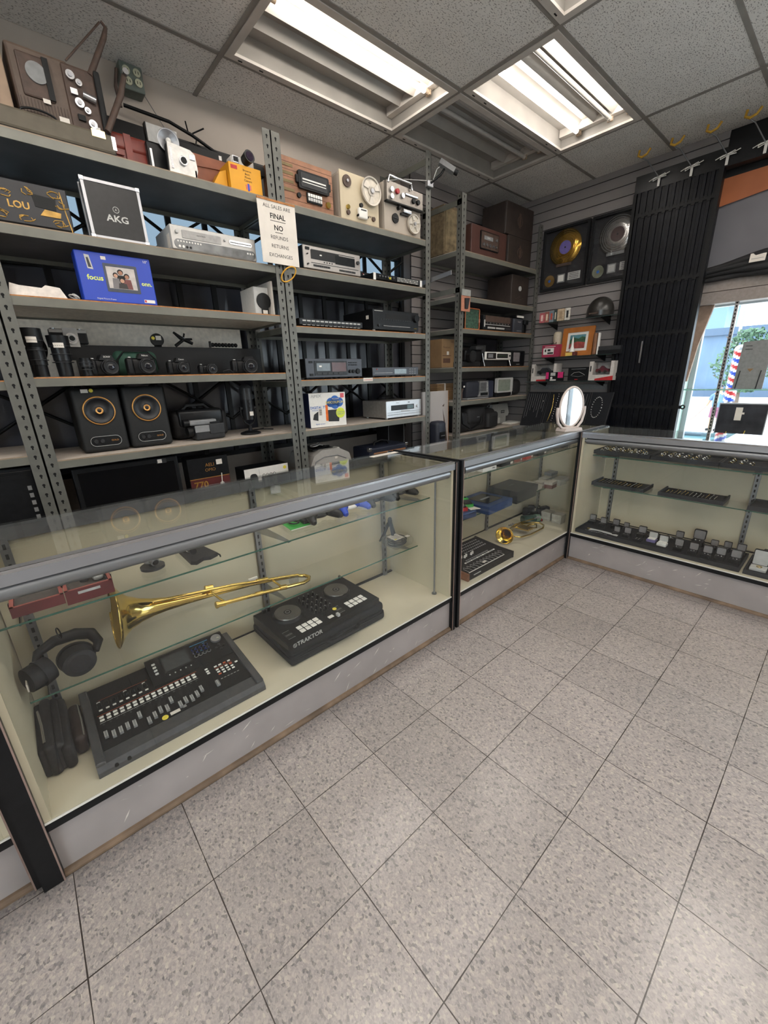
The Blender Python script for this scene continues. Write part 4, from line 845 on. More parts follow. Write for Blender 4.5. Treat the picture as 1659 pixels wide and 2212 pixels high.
part(t, 'body', lambda b: (b.rbox(.02, .195, 0, .09, 0, .085, .012, CHAR, 3), b.rbox(.015, .10, -.006, .0, .045, .085, .006, GREY), b.rbox(.10, .19, -.008, .0, .03, .09, .006, CHAR)))
part(t, 'viewfinder', lambda b: (b.rbox(.0, .16, .02, .07, .085, .115, .008, GREY), b.cyl((.0, .045, .10), (-.03, .045, .10), .022, BLK)))
part(t, 'cassette_window', lambda b: b.prism(rrect(.115, .175, .088, .1, .004), .012, .02, BLK)); part(t, 'lens', lambda b: b.cyl((.015, .045, .05), (-.015, .045, .05), .03, BLK))
t = thing('studio_microphone', 'black desktop studio microphone on a round stand', 'microphone', (.705, 1.955, 1.047))
part(t, 'base', lambda b: b.lathe([(.001, .018), (.03, .018), (.062, .008), (.065, 0), (.001, 0)], (0, 0, 0), (0, 0, 1), BLK, 30))
part(t, 'yoke', lambda b: (b.tube([(-.048, 0, .17), (-.048, 0, .12), (-.03, 0, .07), (0, 0, .05), (.03, 0, .07), (.048, 0, .12), (.048, 0, .17)], .006, BLK, 7), b.cyl((0, 0, .015), (0, 0, .05), .012, BLK)))
part(t, 'body', lambda b: (b.cyl((0, 0, .09), (0, 0, .215), .039, BLK2, seg=28), b.cyl((-.052, 0, .16), (.052, 0, .16), .012, BLK)))
part(t, 'grille', lambda b: (b.cyl((0, 0, .215), (0, 0, .275), .038, CHAR, seg=28), b.ball((0, 0, .275), (.038, .038, .032), CHAR, 28, True)))
part(t, 'knobs', lambda b: [b.cyl((0, -.038, z), (0, -.044, z), .008, CHAR) for z in (.20, .175)]); part(t, 'price_label', lambda b: b.box(-.008, .016, -.0425, -.041, .115, .14, PAPER))
solo(MB().tube([(.75+.09*math.cos(a*.7+.4)+.05, 1.99+.045*math.sin(a), 1.054+.002*a) for a in [i*.4 for i in range(17)]], .004, BLK, 6).build('cable'), 'coil of black cable beside the base of the studio microphone', 'cable')
# ---- bay 2, fifth shelf
t = thing('converter_box', 'white retail carton with blue splash printing, left end of its shelf', 'box', (1.108, 1.865, 1.045), -.12)
part(t, 'carton', lambda b: (b.box(0, .285, 0, .09, 0, .232, WHITE), b.box(-.0015, 0, 0, .09, 0, .232, mat('navy_print', '1e2a50', .5)), b.box(0, .285, 0, .09, .232, .2325, PAPER)))
NB = mat('blue_print', '2f62ad', .5); 
def ap(b):
    b.text('APEX', .026, .055, .212, -.001, LGREY, sx=1.3); b.text('DIGITAL TV', .024, .068, .135, -.001, NB); b.text('CONVERTER', .012, .05, .117, -.001, NB)
    for cx, cz, r in ((.165, .165, .032), (.20, .178, .034), (.235, .165, .032), (.20, .155, .036), (.15, .16, .02)): b.cyl((cx, 0, cz), (cx, -.0012, cz), r, NB, seg=20, smooth=False)
    b.text('$40COUPON', .025, .198, .165, -.0016, YEL); b.text('PROGRAM', .012, .205, .188, -.0016, WHITE)
    b.box(.07, .093, -.0012, 0, .08, .13, PAPER); [b.box(.072, .091, -.0018, -.001, .084+k*.006, .087+k*.006, DK) for k in range(7)]
    b.box(.122, .14, -.0012, 0, .04, .15, ORG)
    b.prism([(.14, .035), (.225, .03), (.235, .115), (.14, .115)], -.001, 0, CHAR); b.prism([(.02, .055), (.06, .045), (.065, .11), (.03, .09)], -.001, 0, CHAR)
    b.cyl((.24, 0, .09), (.24, -.0014, .09), .036, mat('lime_sticker', 'cbd84a', .6), seg=26, smooth=False); b.text('DIGITAL FOR', .010, .24, .095, -.0018, NB); b.text('ANALOG', .012, .24, .082, -.0018, NB)
    b.text('digital stream', .014, .075, .022, -.001, NB); b.box(.245, .275, -.0012, 0, .195, .225, mat('pink_print', 'd4616a', .6))
part(t, 'printing', ap)
SM = mat('silver_metal', 'c3c6ca', .3, .4, .04)
t, w, h = dev('micro_receiver', 'silver stereo receiver with a dark display, right end of its shelf', 'receiver', 1.80, 2.20, 1.845, 1.045, 1.185, .30, mat('greige_metal', '8e8984', .4, .3), SM)
part(t, 'display', lambda b: (b.box(.05, .31, -.006, -.004, .065, .105, BLK2), b.box(.23, .30, -.007, -.006, .07, .10, mat('lcd_teal', '51666a', .2))))
part(t, 'button_row', lambda b: (b.box(.01, .39, -.0065, -.004, .030, .033, GREY), b.box(.01, .39, -.0065, -.004, .048, .050, GREY), b.box(.16, .26, -.007, -.004, .052, .058, LGREY), b.text('STEREO', .010, .12, .122, -.005, CHAR), b.box(.24, .26, -.005, -.004, .118, .124, CHAR)))
knob(t, .35, .085, .012, SM); feet(t, w, .28, LGREY)
solo(MB().tube([(.09*math.cos(a), .04*math.sin(a*1.3), .01+.003*a) for a in [i*.45 for i in range(22)]], .004, BLK, 6).build('cable'), 'tangle of black cable on top of the silver stereo receiver', 'cable', (1.97, 2.02, 1.186))
# ---- bottom shelves behind the counter
t = thing('flat_monitor', 'large black flat monitor on the lowest visible shelf', 'monitor', (-.28, 1.85, .555))
part(t, 'bezel', lambda b: b.rbox(0, .49, 0, .05, 0, .43, .008, BLK2)); part(t, 'screen', lambda b: b.box(.022, .468, -.002, 0, .03, .405, mat('dark_screen', '0c0d10', .12))); part(t, 'sticker', lambda b: b.box(.38, .43, -.003, 0, .40, .425, CHAR).box(.385, .407, -.004, -.003, .403, .423, PAPER))
t = thing('graphics_box', 'dark red and black boxed product marked 770 with a figure on the front', 'box', (.255, 1.855, .555))
MR = mat('maroon_print', '4d1f1f', .45, 0, .4, 10)
part(t, 'carton', lambda b: b.box(0, .235, 0, .10, 0, .395, BLK2))
part(t, 'printing', lambda b: (b.box(.002, .233, -.001, 0, .08, .27, MR), b.box(.0, .235, -.0014, 0, .272, .276, COP), b.text('770', .055, .06, .235, -.0016, GOLD), b.text('X', .09, .05, .16, -.0016, PAPER, sx=.9), b.text('AELI', .028, .125, .35, -.0016, COP), b.text('OMO', .026, .125, .32, -.0016, COP), b.box(.165, .20, -.0014, 0, .345, .375, PAPER)))
part(t, 'figure_print', lambda b: (b.prism([(.15, .09), (.21, .09), (.20, .19), (.19, .21), (.175, .21), (.16, .18)], -.002, 0, LGREY), b.cyl((.183, 0, .225), (.183, -.002, .225), .013, LGREY, seg=12), b.tube([(.18, -.002, .2), (.187, -.002, .29)], .003, PAPER, 4), b.prism([(.165, .1), (.2, .1), (.185, .17)], -.0025, -.002, DK)))
t = thing('appliance_box', 'long white and black carton showing a small device, right of the 770 box', 'box', (.585, 1.86, .555))
part(t, 'carton', lambda b: (b.box(0, .31, 0, .14, 0, .28, WHITE), b.box(-.001, .0, 0, .14, 0, .28, BLK), b.box(0, .31, 0, .14, .28, .281, BLK)))
part(t, 'printing', lambda b: (b.prism(rrect(.035, .085, .10, .245, .02), -.001, 0, CHAR), b.box(.10, .102, -.001, 0, .05, .27, LGREY), [b.ring((.13+k*.025, -.001, .225), (0, 1, 0), .009, .0015, CHAR, rs=4, seg=12) for k in range(4)], b.cyl((.285, 0, .255), (.285, -.001, .255), .012, YEL, seg=14)))
t = thing('computer_tower', 'grey and black front-loading device at the far left, behind the counter', 'computer', (-.66, 1.85, .625))
part(t, 'cabinet', lambda b: b.rbox(0, .28, 0, .3, 0, .40, .01, CHAR)); part(t, 'front_panel', lambda b: (b.rbox(.0, .24, -.01, 0, .05, .39, .006, BLK2), [b.box(.205, .22, -.014, -.01, .12+k*.035, .14+k*.035, GREY) for k in range(6)], b.box(.1, .22, -.013, -.01, .35, .37, BLK)))
PRN = mat('printer_grey', 'a5a29d', .5, 0, .04)
t = thing('laser_printer', 'light grey desktop laser printer with cables piled on top', 'printer', (1.06, 1.86, .505))
part(t, 'body', lambda b: (b.prism([(0, 0), (0, .24), (.05, .34), (.12, .375), (.27, .375), (.36, .33), (.385, .26), (.385, 0)], .0, .33, PRN, smooth=False)))
part(t, 'top_tray', lambda b: (b.box(.075, .25, .05, .25, .372, .378, BLK), b.box(.27, .30, .04, .1, .352, .372, WHITE))); part(t, 'front_seam', lambda b: (b.box(.02, .365, -.002, 0, .245, .25, GREY), b.tube([(.03, -.002, .02), (.03, -.002, .23), (.06, -.002, .3), (.13, -.002, .325), (.25, -.002, .325), (.33, -.002, .29)], .0035, GREY, 5)))
part(t, 'price_label', lambda b: b.box(.225, .25, -.002, 0, .30, .315, PAPER))
solo(MB().tube([(1.22+.06*math.cos(a), 2.0+.05*math.sin(a*1.2), .892+.002*a) for a in [i*.5 for i in range(16)]], .004, WHITE, 6).tube([(1.22, 1.92, .89), (1.27, 1.9, .90), (1.31, 2.0, .885)], .004, BLK, 6).build('cable'), 'white and black cables heaped on the grey laser printer', 'cable')
t = thing('guitar_amplifier', 'small navy guitar amplifier with tan grille cloth and metal corners', 'amplifier', (1.625, 1.865, .505))
part(t, 'cabinet', lambda b: b.rbox(0, .43, 0, .22, 0, .325, .012, mat('navy_tolex', '1d2233', .6, 0, .15, 90, .3)))
part(t, 'grille_cloth', lambda b: b.box(.045, .40, -.004, 0, .02, .285, mat('tan_grille', '9a6a45', .8, 0, .12, 150, .3)))
part(t, 'name_plate', lambda b: (b.rbox(.175, .285, -.008, -.003, .215, .27, .003, BLK), b.box(.178, .282, -.0085, -.008, .218, .221, WHITE), b.text('Laney', .036, .23, .243, -.009, WHITE)))
for x in (.012, .418):
    for z in (.012, .313): part(t, 'corner_cap', lambda b: b.rbox(x-.016, x+.016, -.004, .03, z-.016, z+.016, .006, CHROME))
part(t, 'handle', lambda b: b.tube([(.13, .1, .325), (.14, .1, .35), (.21, .1, .362), (.28, .1, .35), (.29, .1, .325)], .009, BLK, 8))
t = thing('keyboard_case', 'big black hard case with rounded corner and grey piping behind the guitar amplifier', 'case', (2.03, 2.088, .505))
part(t, 'shell', lambda b: b.prism(rrect(0, .20, 0, .50, .07, 6), 0, .155, NY)); part(t, 'piping', lambda b: b.tube([(p[0], -.003, p[1]) for p in rrect(.004, .196, .004, .496, .068, 6)], .004, GREY, 5, True))
t = thing('leaning_panel', 'white laminated panel with wood edge and tape residue, leaning between the shelving bays', 'panel', (2.272, 1.87, 0), 0, None, -.02)
part(t, 'sheet', lambda b: b.box(0, .345, 0, .018, 0, 1.235, mat('panel_white', 'a8a29f', .5, 0, .04, 4))); part(t, 'wood_edge', lambda b: b.box(.345, .352, 0, .018, 0, 1.235, WOODE)); part(t, 'tape_residue', lambda b: (b.prism([(.27, 1.07), (.28, .98), (.315, .70), (.335, .73), (.32, .85), (.295, .98)], -.001, 0, BRN), b.prism([(.26, 1.10), (.285, 1.095), (.29, 1.12)], -.001, 0, BRN)))
t = thing('suitcase', 'dark navy hard suitcase standing between the bays in front of the white panel', 'suitcase', (2.275, 1.72, 0))
part(t, 'shell', lambda b: b.rbox(0, .125, 0, .11, 0, .99, .03, mat('navy_case', '20232f', .5), 4)); part(t, 'latch', lambda b: (b.rbox(.03, .10, -.008, 0, .84, .90, .004, BLK2), b.box(.04, .09, -.01, -.008, .865, .87, GREY)))

# ---- bay 3 (far corner)
BUR = mat('burlap', '6b5c45', .85, 0, .35, 30, .4); MAH = mat('mahogany', '4a2e28', .5, 0, .15, 12); DBR = mat('dark_brown_case', '2f2622', .6, 0, .25, 14)
t = thing('wooden_crate', 'worn tan fabric-covered cabinet at the left of the corner bay top shelf', 'cabinet', (2.635, 1.99, 2.354), 0)
part(t, 'side', lambda b: b.box(0, .26, 0, .2, 0, .36, BUR)); part(t, 'front', lambda b: b.box(.02, .24, -.004, 0, .02, .34, mat('worn_tan', '796a50', .85, 0, .45, 20)))
t, w, h = dev('valve_radio', 'brown radio with five chrome keys on the corner bay top shelf', 'radio', 2.84, 3.37, 1.86, 2.354, 2.585, .12, MAH, MAH, r=.006)
part(t, 'dial', lambda b: (b.prism(rrect(.12, .40, .06, .20, .01), -.012, -.004, BLK), b.prism(rrect(.13, .39, .068, .192, .006), -.014, -.012, BRN), b.box(.17, .30, -.016, -.014, .135, .165, GREY), b.text('STEREO', .014, .235, .15, -.0165, WHITE)))
for k in range(5): knob(t, .155+k*.048, .095, .013, CHROME, y=-.014)
knob(t, .35, .15, .013, CHROME, y=-.014)
for z0, z1, x0, x1, lb in ((2.354, 2.60, 3.42, 3.83, 'dark brown trunk, lower of the two stacked in the corner bay'), (2.601, 2.86, 3.36, 3.83, 'dark brown ornate trunk, upper of the two stacked in the corner bay')):
    t, w, h = dev('trunk', lb, 'trunk', x0, x1, 1.87, z0, z1, .26, DBR, DBR, r=.006)
    part(t, 'ornament', lambda b: (b.ring((w*.5, -.005, h*.5), (0, 1, 0), .04, .003, BRN, rs=4), b.box(w*.47, w*.53, -.006, -.004, h*.3, h*.75, BRN)))
t, w, h = dev('speaker_cabinet', 'tall dark wooden cabinet with a pale knob, second shelf of the corner bay', 'cabinet', 3.52, 3.83, 1.87, 2.014, 2.285, .28, DBR, DBR, r=.004)
part(t, 'badge', lambda b: b.cyl((.145, -.004, .155), (.145, -.012, .155), .022, LGREY, seg=20)); part(t, 'scuffs', lambda b: [b.box(.08+k*.03, .10+k*.03, -.005, -.004, .06+.01*(k%3), .064+.01*(k%3), BRN) for k in range(5)])
solo(MB().box(0, .01, 0, .3, 0, .03, ALU).build('shelf_rail'), 'white metal rail sticking out from the end of the hi-fi bay', 'rail', (2.272, 1.60, 2.085), 0, None, -.08)
t = thing('hanging_tag', 'clear pouch with orange card hanging on the steel post of the corner bay', 'tag', (2.625, 1.775, 1.885))
part(t, 'card', lambda b: b.box(0, .12, 0, .003, 0, .12, mat('salmon_card', 'b57a62', .6))); part(t, 'top_clip', lambda b: b.box(.005, .12, -.004, .004, .12, .168, mat('frosted_plastic', '9a9b96', .3))); part(t, 'dark_item', lambda b: b.prism([(.045, .02), (.08, .02), (.1, .105), (.04, .10)], -.012, 0, CHAR))
t = thing('circuit_board', 'green marbled board in an orange frame on the third shelf of the corner bay', 'board', (2.80, 1.865, 1.759))
part(t, 'frame', lambda b: b.tube([(p[0], 0, p[1]) for p in rrect(0, .21, .004, .175, .012)], .005, mat('copper_frame', 'b3643f', .5), 6, True)); part(t, 'board', lambda b: b.box(.008, .20, .002, .012, .006, .168, mat('green_marble', '3c5648', .4, 0, .7, 60)))
t, w, h = dev('cassette_stereo', 'black twin cassette stereo with pale strips, middle of its shelf', 'stereo', 3.05, 3.53, 1.845, 1.759, 1.892, .26, BLK, BLK2)
part(t, 'controls', lambda b: (b.box(.02, .44, -.006, -.004, .075, .128, BRN), b.box(.02, .44, -.007, -.004, .05, .055, LGREY), [b.cyl((.05+k*.05, -.004, .065), (.05+k*.05, -.01, .065), .006, CHROME, seg=8) for k in range(8)], b.box(.06, .18, -.008, -.004, .018, .032, LGREY), b.box(.20, .34, -.008, -.004, .018, .032, LGREY), b.box(.36, .45, -.008, -.004, .018, .032, CHAR), b.box(.004, .018, -.007, -.004, .03, .09, LGREY)))
part(t, 'side_label', lambda b: b.box(-.001, 0, .04, .09, .07, .10, PAPER))
t = thing('handheld_light', 'black upright camera light with a white lamp on top', 'lamp', (3.575, 1.85, 1.759))
part(t, 'body', lambda b: b.rbox(0, .165, 0, .12, 0, .135, .008, SLB)); part(t, 'lamp_head', lambda b: (b.rbox(.02, .165, -.01, .07, .138, .168, .008, BLK), b.prism(rrect(.03, .155, .142, .160, .007), -.014, -.010, WHITE))); part(t, 'lettering', lambda b: b.text('Sunpak', .022, .10, .105, -.001, LGREY)); part(t, 'front_line', lambda b: b.box(.06, .15, -.001, 0, .018, .022, GREY))
for x, lb in ((3.775, 'black upright flash unit just right of the camera light'),):
    t = thing('flash_unit', lb, 'flash', (x, 1.86, 1.759)); part(t, 'body', lambda b: b.rbox(0, .06, 0, .08, 0, .12, .008, BLK)); part(t, 'head', lambda b: b.rbox(-.005, .065, -.02, .06, .085, .13, .008, BLK2))
t = thing('cardboard_box', 'brown printed cardboard box at the left of the corner bay', 'box', (2.632, 1.99, 1.437))
KRA = mat('kraft', '8d6f4e', .8, 0, .12, 12); KR2 = mat('kraft_print', '5a3f30', .8)
part(t, 'carton', lambda b: b.box(0, .24, 0, .2, 0, .245, KRA)); part(t, 'printing', lambda b: (b.box(.012, .13, -.001, 0, .10, .105, KR2), b.text('Panasonic', .026, .07, .175, -.001, KR2), b.text('NSC', .024, .15, .222, -.001, KR2), b.box(.07, .10, -.001, 0, .11, .14, PAPER), b.box(.02, .12, -.001, 0, .04, .08, KR2)))
t = thing('video_camera', 'bulky black shoulder video camera at the left of the fourth corner shelf', 'camcorder', (2.80, 1.88, 1.437))
part(t, 'body', lambda b: b.rbox(.04, .30, 0, .14, .05, .15, .015, BLK, 3)); part(t, 'lens', lambda b: (b.cyl((.09, .0, .09), (.09, -.05, .09), .052, BLK2, seg=26), b.cyl((.09, -.05, .09), (.09, -.052, .09), .04, DK, seg=26))); part(t, 'microphone', lambda b: b.cyl((.03, .05, .2), (.25, .05, .19), .018, BLK)); part(t, 'base', lambda b: b.rbox(0, .28, .0, .12, 0, .05, .01, BLK2)); part(t, 'viewfinder', lambda b: b.rbox(.16, .28, -.03, .05, .15, .185, .008, CHAR))
t = thing('framed_print', 'dark framed print standing at the back of the fourth corner shelf', 'picture', (3.32, 2.12, 1.437))
part(t, 'frame', lambda b: b.box(0, .38, 0, .02, 0, .285, BLK)); part(t, 'picture', lambda b: (b.box(.01, .37, -.002, 0, .01, .275, mat('dim_print', '2b2a30', .3, 0, .5, 10)), b.box(.02, .17, -.003, -.002, .1, .22, GREY)))
t = thing('clock_radio', 'white-fronted clock radio raised on chrome legs', 'radio', (3.105, 1.845, 1.437))
part(t, 'front_panel', lambda b: (b.rbox(0, .45, 0, .02, .06, .135, .01, WHITE, 3))); part(t, 'body', lambda b: b.rbox(.005, .445, .02, .18, .065, .13, .006, BLK)); part(t, 'cassette_window', lambda b: (b.prism(rrect(.02, .175, .07, .125, .006), -.003, 0, BLK2), b.box(.04, .12, -.005, -.003, .08, .115, GREY))); part(t, 'dial', lambda b: (b.prism(rrect(.195, .385, .078, .118, .004), -.003, 0, BLK2), b.box(.21, .37, -.004, -.003, .097, .099, mat('dial_green', '6f9a6a')))); knob(t, .415, .1, .008, BLK, y=0)
part(t, 'leg', lambda b: b.tube([(-.04, .01, .12), (-.03, .0, .05), (-.02, -.01, .003)], .006, CHROME, 6)); part(t, 'leg', lambda b: b.tube([(.43, .01, .06), (.43, -.01, .003)], .006, CHROME, 6)); part(t, 'underside', lambda b: b.box(.02, .43, .03, .17, .0, .06, DK))
t = thing('portable_television', 'small black portable television at the right of the fourth corner shelf', 'television', (3.60, 1.87, 1.437))
part(t, 'cabinet', lambda b: b.rbox(0, .26, 0, .16, 0, .155, .008, BLK2)); part(t, 'screen', lambda b: b.prism(rrect(.035, .155, .045, .135, .008), -.003, 0, mat('crt_grey', '7d787a', .15))); part(t, 'side_controls', lambda b: (b.box(.18, .25, -.003, 0, .02, .14, BLK), b.box(.10, .16, -.004, 0, .018, .022, LGREY)))
t = thing('boombox', 'grey portable cassette radio with a dark speaker side and slanted silver front', 'boombox', (2.835, 1.845, 1.139))
part(t, 'speaker', lambda b: b.rbox(0, .20, 0, .12, .012, .165, .02, mat('speaker_mesh', '20222c', .7, 0, .3, 150), 3)); part(t, 'front_panel', lambda b: (b.prism([(.185, .165), (.325, .165), (.345, .02), (.165, .02), (.20, .065)], -.008, .10, mat('radio_silver', '8f8f8f', .35, .4)), [b.box(.20, .29, -.010, -.008, .075+k*.013, .081+k*.013, CHAR) for k in range(6)], [b.cyl((.31, -.008, .07+k*.018), (.31, -.014, .07+k*.018), .006, LGREY, seg=8) for k in range(5)], b.box(.205, .32, -.012, -.008, .03, .055, BLK))); part(t, 'base', lambda b: b.rbox(0, .35, -.005, .12, 0, .014, .004, GREY)); part(t, 'speaker_right', lambda b: b.rbox(.345, .47, .02, .12, 0, .165, .015, mat('navy_speaker', '20263a', .7), 3))
part(t, 'antenna', lambda b: b.cyl((.06, .10, .16), (.0, .1, .26), .0025, CHROME, seg=6)); part(t, 'price_label', lambda b: b.box(-.055, -.035, 0, .002, .115, .13, PAPER)); part(t, 'cord', lambda b: b.tube([(-.06, .02, .01), (-.05, .03, .06), (-.02, .04, .1)], .012, BRN, 6))
t = thing('portable_television', 'small television with a pale grey screen and silver rim, fifth corner shelf', 'television', (3.33, 1.845, 1.139))
part(t, 'bezel', lambda b: b.prism(rrect(0, .29, .04, .185, .012), 0, .03, LGREY)); part(t, 'screen', lambda b: (b.prism(rrect(.018, .235, .055, .17, .012), -.004, 0, mat('crt_green_grey', '7f877c', .12)),)); part(t, 'cabinet', lambda b: b.rbox(.01, .28, .03, .15, .035, .18, .01, BLK)); part(t, 'foot', lambda b: b.tube([(.27, .0, .04), (.26, -.01, .012), (.24, -.01, .003)], .006, CHROME, 6)); part(t, 'base', lambda b: b.rbox(.0, .27, .01, .14, 0, .035, .004, BLK))
solo(MB().rbox(0, .20, 0, .14, 0, .165, .05, NY, 5).build('round_pouch'), 'rounded black pouch at the right end of the fifth corner shelf', 'bag', (3.645, 1.87, 1.139))
t = thing('camera_bag', 'large soft black camera bag on the lowest corner shelf', 'bag', (2.76, 1.85, .826))
part(t, 'body', lambda b: b.rbox(.0, .62, .02, .24, 0, .20, .045, NY, 4)); part(t, 'flap', lambda b: b.rbox(.12, .40, -.005, .2, .07, .235, .04, NY, 4)); part(t, 'side_pocket', lambda b: (b.rbox(.42, .61, -.02, .06, .01, .17, .03, NY, 4), b.box(.44, .59, -.022, -.018, .13, .134, CHAR))); part(t, 'strap', lambda b: b.tube([(.02, .0, .19), (.0, -.02, .1), (.12, -.03, .03), (.30, -.02, .08), (.36, .02, .22)], .012, BLK, 6)); part(t, 'logo', lambda b: b.box(.25, .29, -.0055, -.005, .135, .142, GREY))
t = thing('camera_bag', 'pale grey flap-top camera bag behind the large black bag', 'bag', (3.40, 1.97, .826))
part(t, 'body', lambda b: b.rbox(0, .34, 0, .16, 0, .20, .025, mat('pale_canvas', '8f8f8c', .75, 0, .08, 60, .2), 4)); part(t, 'flap', lambda b: b.prism([(.02, .06), (.34, .09), (.36, .12), (.32, .225), (.03, .225)], -.012, .02, MC['pale_canvas'])); part(t, 'logo', lambda b: (b.box(.20, .27, -.014, -.012, .125, .155, CHAR), b.box(.205, .265, -.0145, -.014, .138, .142, LGREY))); part(t, 'buckle', lambda b: b.box(.14, .18, -.02, -.012, .02, .08, LGREY)); part(t, 'handle', lambda b: b.tube([(.02, .05, .2), (.06, .03, .25), (.2, .03, .25), (.25, .05, .22)], .008, GREY, 6))
solo(MB().box(0, .2, 0, .15, 0, .012, PAPER).box(.01, .21, .01, .16, .012, .02, WHITE).build('paper_stack'), 'short stack of papers to the right of the pale grey bag', 'papers', (3.66, 1.86, .826))
b = MB(); [b.box(.0, .26, .0, .1, k*.014, k*.014+.011, KRA) for k in range(11)]; b.box(.10, .12, -.002, .102, 0, .156, PAPER)
solo(b.build('wood_slats'), 'bundle of thin wooden slats with a white band, behind the top of the white panel', 'slats', (2.645, 2.05, 1.139))
# ================================================================== FRAMED RECORDS AND SLATWALL DISPLAY  (facing -x)
R90 = -PI/2
FX = XW-.045
def wthing(name, label, cat, x, y, z, **k): return thing(name, label, cat, (x, y, z), R90, **k)
RECG = mat('gold_record', 'c79b45', .18, .9, .25, 6); RECS = mat('silver_record', 'c9c7c6', .22, .9, .08, 6)
def rec_disc(b, x, z, R, m, lab_, y=-.004):
    b.lathe([(R, .003), (R, 0), (R*.36, 0)], (x, y, z), (0, 1, 0), m, 48)
    for k in range(5): b.lathe([(R*(.93-k*.11), -.0007), (R*(.915-k*.11), -.0007)], (x, y, z), (0, 1, 0), GREY if m is RECS else BRASS, 48)
    b.cyl((x, y, z), (x, y-.001, z), R*.37, lab_, seg=36, smooth=False); b.cyl((x, y-.001, z), (x, y-.002, z), R*.05, DK, seg=12)
def award(label, y, kind):
    t = wthing('record_award', label, 'framed record', FX+.0, y, 2.145)
    w, h = .45, .54
    part(t, 'frame', lambda b: (b.box(0, .022, -.02, .02, 0, h, BLK2), b.box(w-.022, w, -.02, .02, 0, h, BLK2), b.box(.022, w-.022, -.02, .02, 0, .022, BLK2), b.box(.022, w-.022, -.02, .02, h-.022, h, BLK2)))
    part(t, 'mat_board', lambda b: b.box(.02, w-.02, .005, .012, .02, h-.02, mat('award_navy', '1b1c22', .7)))
    g = RECG if kind else RECS
    part(t, 'record', lambda b: rec_disc(b, .225, .36, .155, g, mat('label_violet', '6e63a8', .5) if kind else mat('label_dark', '4c3a3a', .5)))
    part(t, 'small_disc', lambda b: (b.cyl((.09, .004, .09), (.09, .001, .09), .052, mat('disc_gold', 'ad8c55', .25, .7, .3, 9) if kind else mat('disc_rainbow', 'a8b0a0', .2, .8, .4, 9), seg=36, smooth=False), b.cyl((.09, .001, .09), (.09, 0, .09), .013, NB, seg=14)))
    part(t, 'photo', lambda b: (b.box(.17, .245, 0, .004, .06, .135, GREY), b.box(.18, .235, -.001, 0, .07, .125, LGREY if not kind else WHITE)))
    part(t, 'plaque', lambda b: (b.box(.275, .395, 0, .004, .07, .135, LGREY), b.text('LINKIN' if 0 else 'AWARD', .001, .33, .1, -.002, GREY)) if 0 else (b.box(.275, .395, 0, .004, .07, .135, LGREY), [b.box(.29, .38, -.001, 0, .08+k*.014, .084+k*.014, CHAR) for k in range(4)]))
    part(t, 'ribbon_plate', lambda b: b.box(.15, .30, -.006, -.005, .20, .225, GREY if not kind else BRN))
    MB().box(.02, w-.02, -.012, -.010, .02, h-.02, GF).build('glass', t)
award('framed gold record with violet label, left of the two on the slatwall', 1.785, 1)
award('framed silver record partly behind the folded black gate', 1.315, 0)
t = wthing('wall_switch_plate', 'tall white plastic plate on the slatwall beside the black gate', 'plate', XW-.04, .998, 2.02)
part(t, 'cover', lambda b: b.rbox(0, .05, 0, .02, 0, .165, .003, mat('off_white', 'b8b2aa', .5))); part(t, 'panel', lambda b: b.box(.012, .038, -.001, 0, .02, .15, LGREY))
def wshelf(label, y0, y1, z, d=.24):
    t = wthing('glass_wall_shelf', label, 'shelf', XW-.02-d, y0, z)
    w = y0-y1; b = MB(); b.box(0, w, .001, d, -.007, 0, GSH); b.box(0, w, 0, .001, -.007, 0, mat('dark_glass_edge', '2a3634', .2)); b.build('glass', t)
    for x in (.12, w-.15): part(t, 'bracket', lambda b: b.prism([(d, -.007), (d, -.06), (.05, -.014), (.03, -.007)], x, x+.006, BLK, 'x'))
wshelf('upper glass shelf on the slatwall, under the helmet', 1.70, .92, 1.832); wshelf('middle glass shelf on the slatwall, under the orange picture', 1.70, .92, 1.508); wshelf('lowest glass shelf on the slatwall, under the toy car boxes', 1.76, .90, 1.277)
# books
for i, (y, wd, h, c, lb) in enumerate(((1.70, .055, .10, 'b05c62', 'red-pink booklet standing leftmost on the upper glass shelf'), (1.643, .045, .105, '9a5f55', 'booklet with figures on its cover, second from left on the upper glass shelf'), (1.596, .045, .108, '74808a', 'blue and green comic-like booklet, third from left on the upper glass shelf'), (1.548, .03, .112, '33403f', 'narrow dark green booklet on the upper glass shelf'), (1.515, .072, .115, 'b8a48a', 'cream booklet on the upper glass shelf, between dark green and white ones'), (1.438, .05, .115, 'cfcbc2', 'white booklet with a black picture, rightmost on the upper glass shelf'))):
    t = wthing('booklet', lb, 'book', 3.80, y, 1.834, group=None)
    m = mat('cover_%d' % i, c, .5, 0, .3, 50); part(t, 'cover', lambda b: b.box(0, wd, 0, .012, 0, h, m)); part(t, 'cover_print', lambda b: b.box(wd*.3, wd*.7, -.001, 0, h*.25, h*.8, CHAR if i == 5 else mat('print_%d' % i, ('e0c0b8', 'd8c8b0', 'b34a3a', 'c9c2b0', 'a08a70')[min(i, 4)], .6)))
t = wthing('helmet', 'dark leather-look riding helmet on the upper glass shelf', 'helmet', 3.82, 1.115, 1.834)
part(t, 'shell', lambda b: (b.ball((0, 0, .045), (.115, .105, .125), mat('helmet_black', '2c2a28', .28, 0, .25, 10), 36, True), b.cyl((0, 0, .0), (0, 0, .046), .112, MC['helmet_black'], .1148, 36, caps=False))); part(t, 'rim', lambda b: b.ring((0, 0, .004), (0, 0, 1), .113, .004, DK, rs=6)); part(t, 'band', lambda b: b.box(-.05, .03, -.116, -.108, .02, .032, BRN))
t = wthing('framed_painting', 'small landscape painting in a wide orange wooden frame', 'picture', 3.80, 1.445, 1.510, rx=-.10)
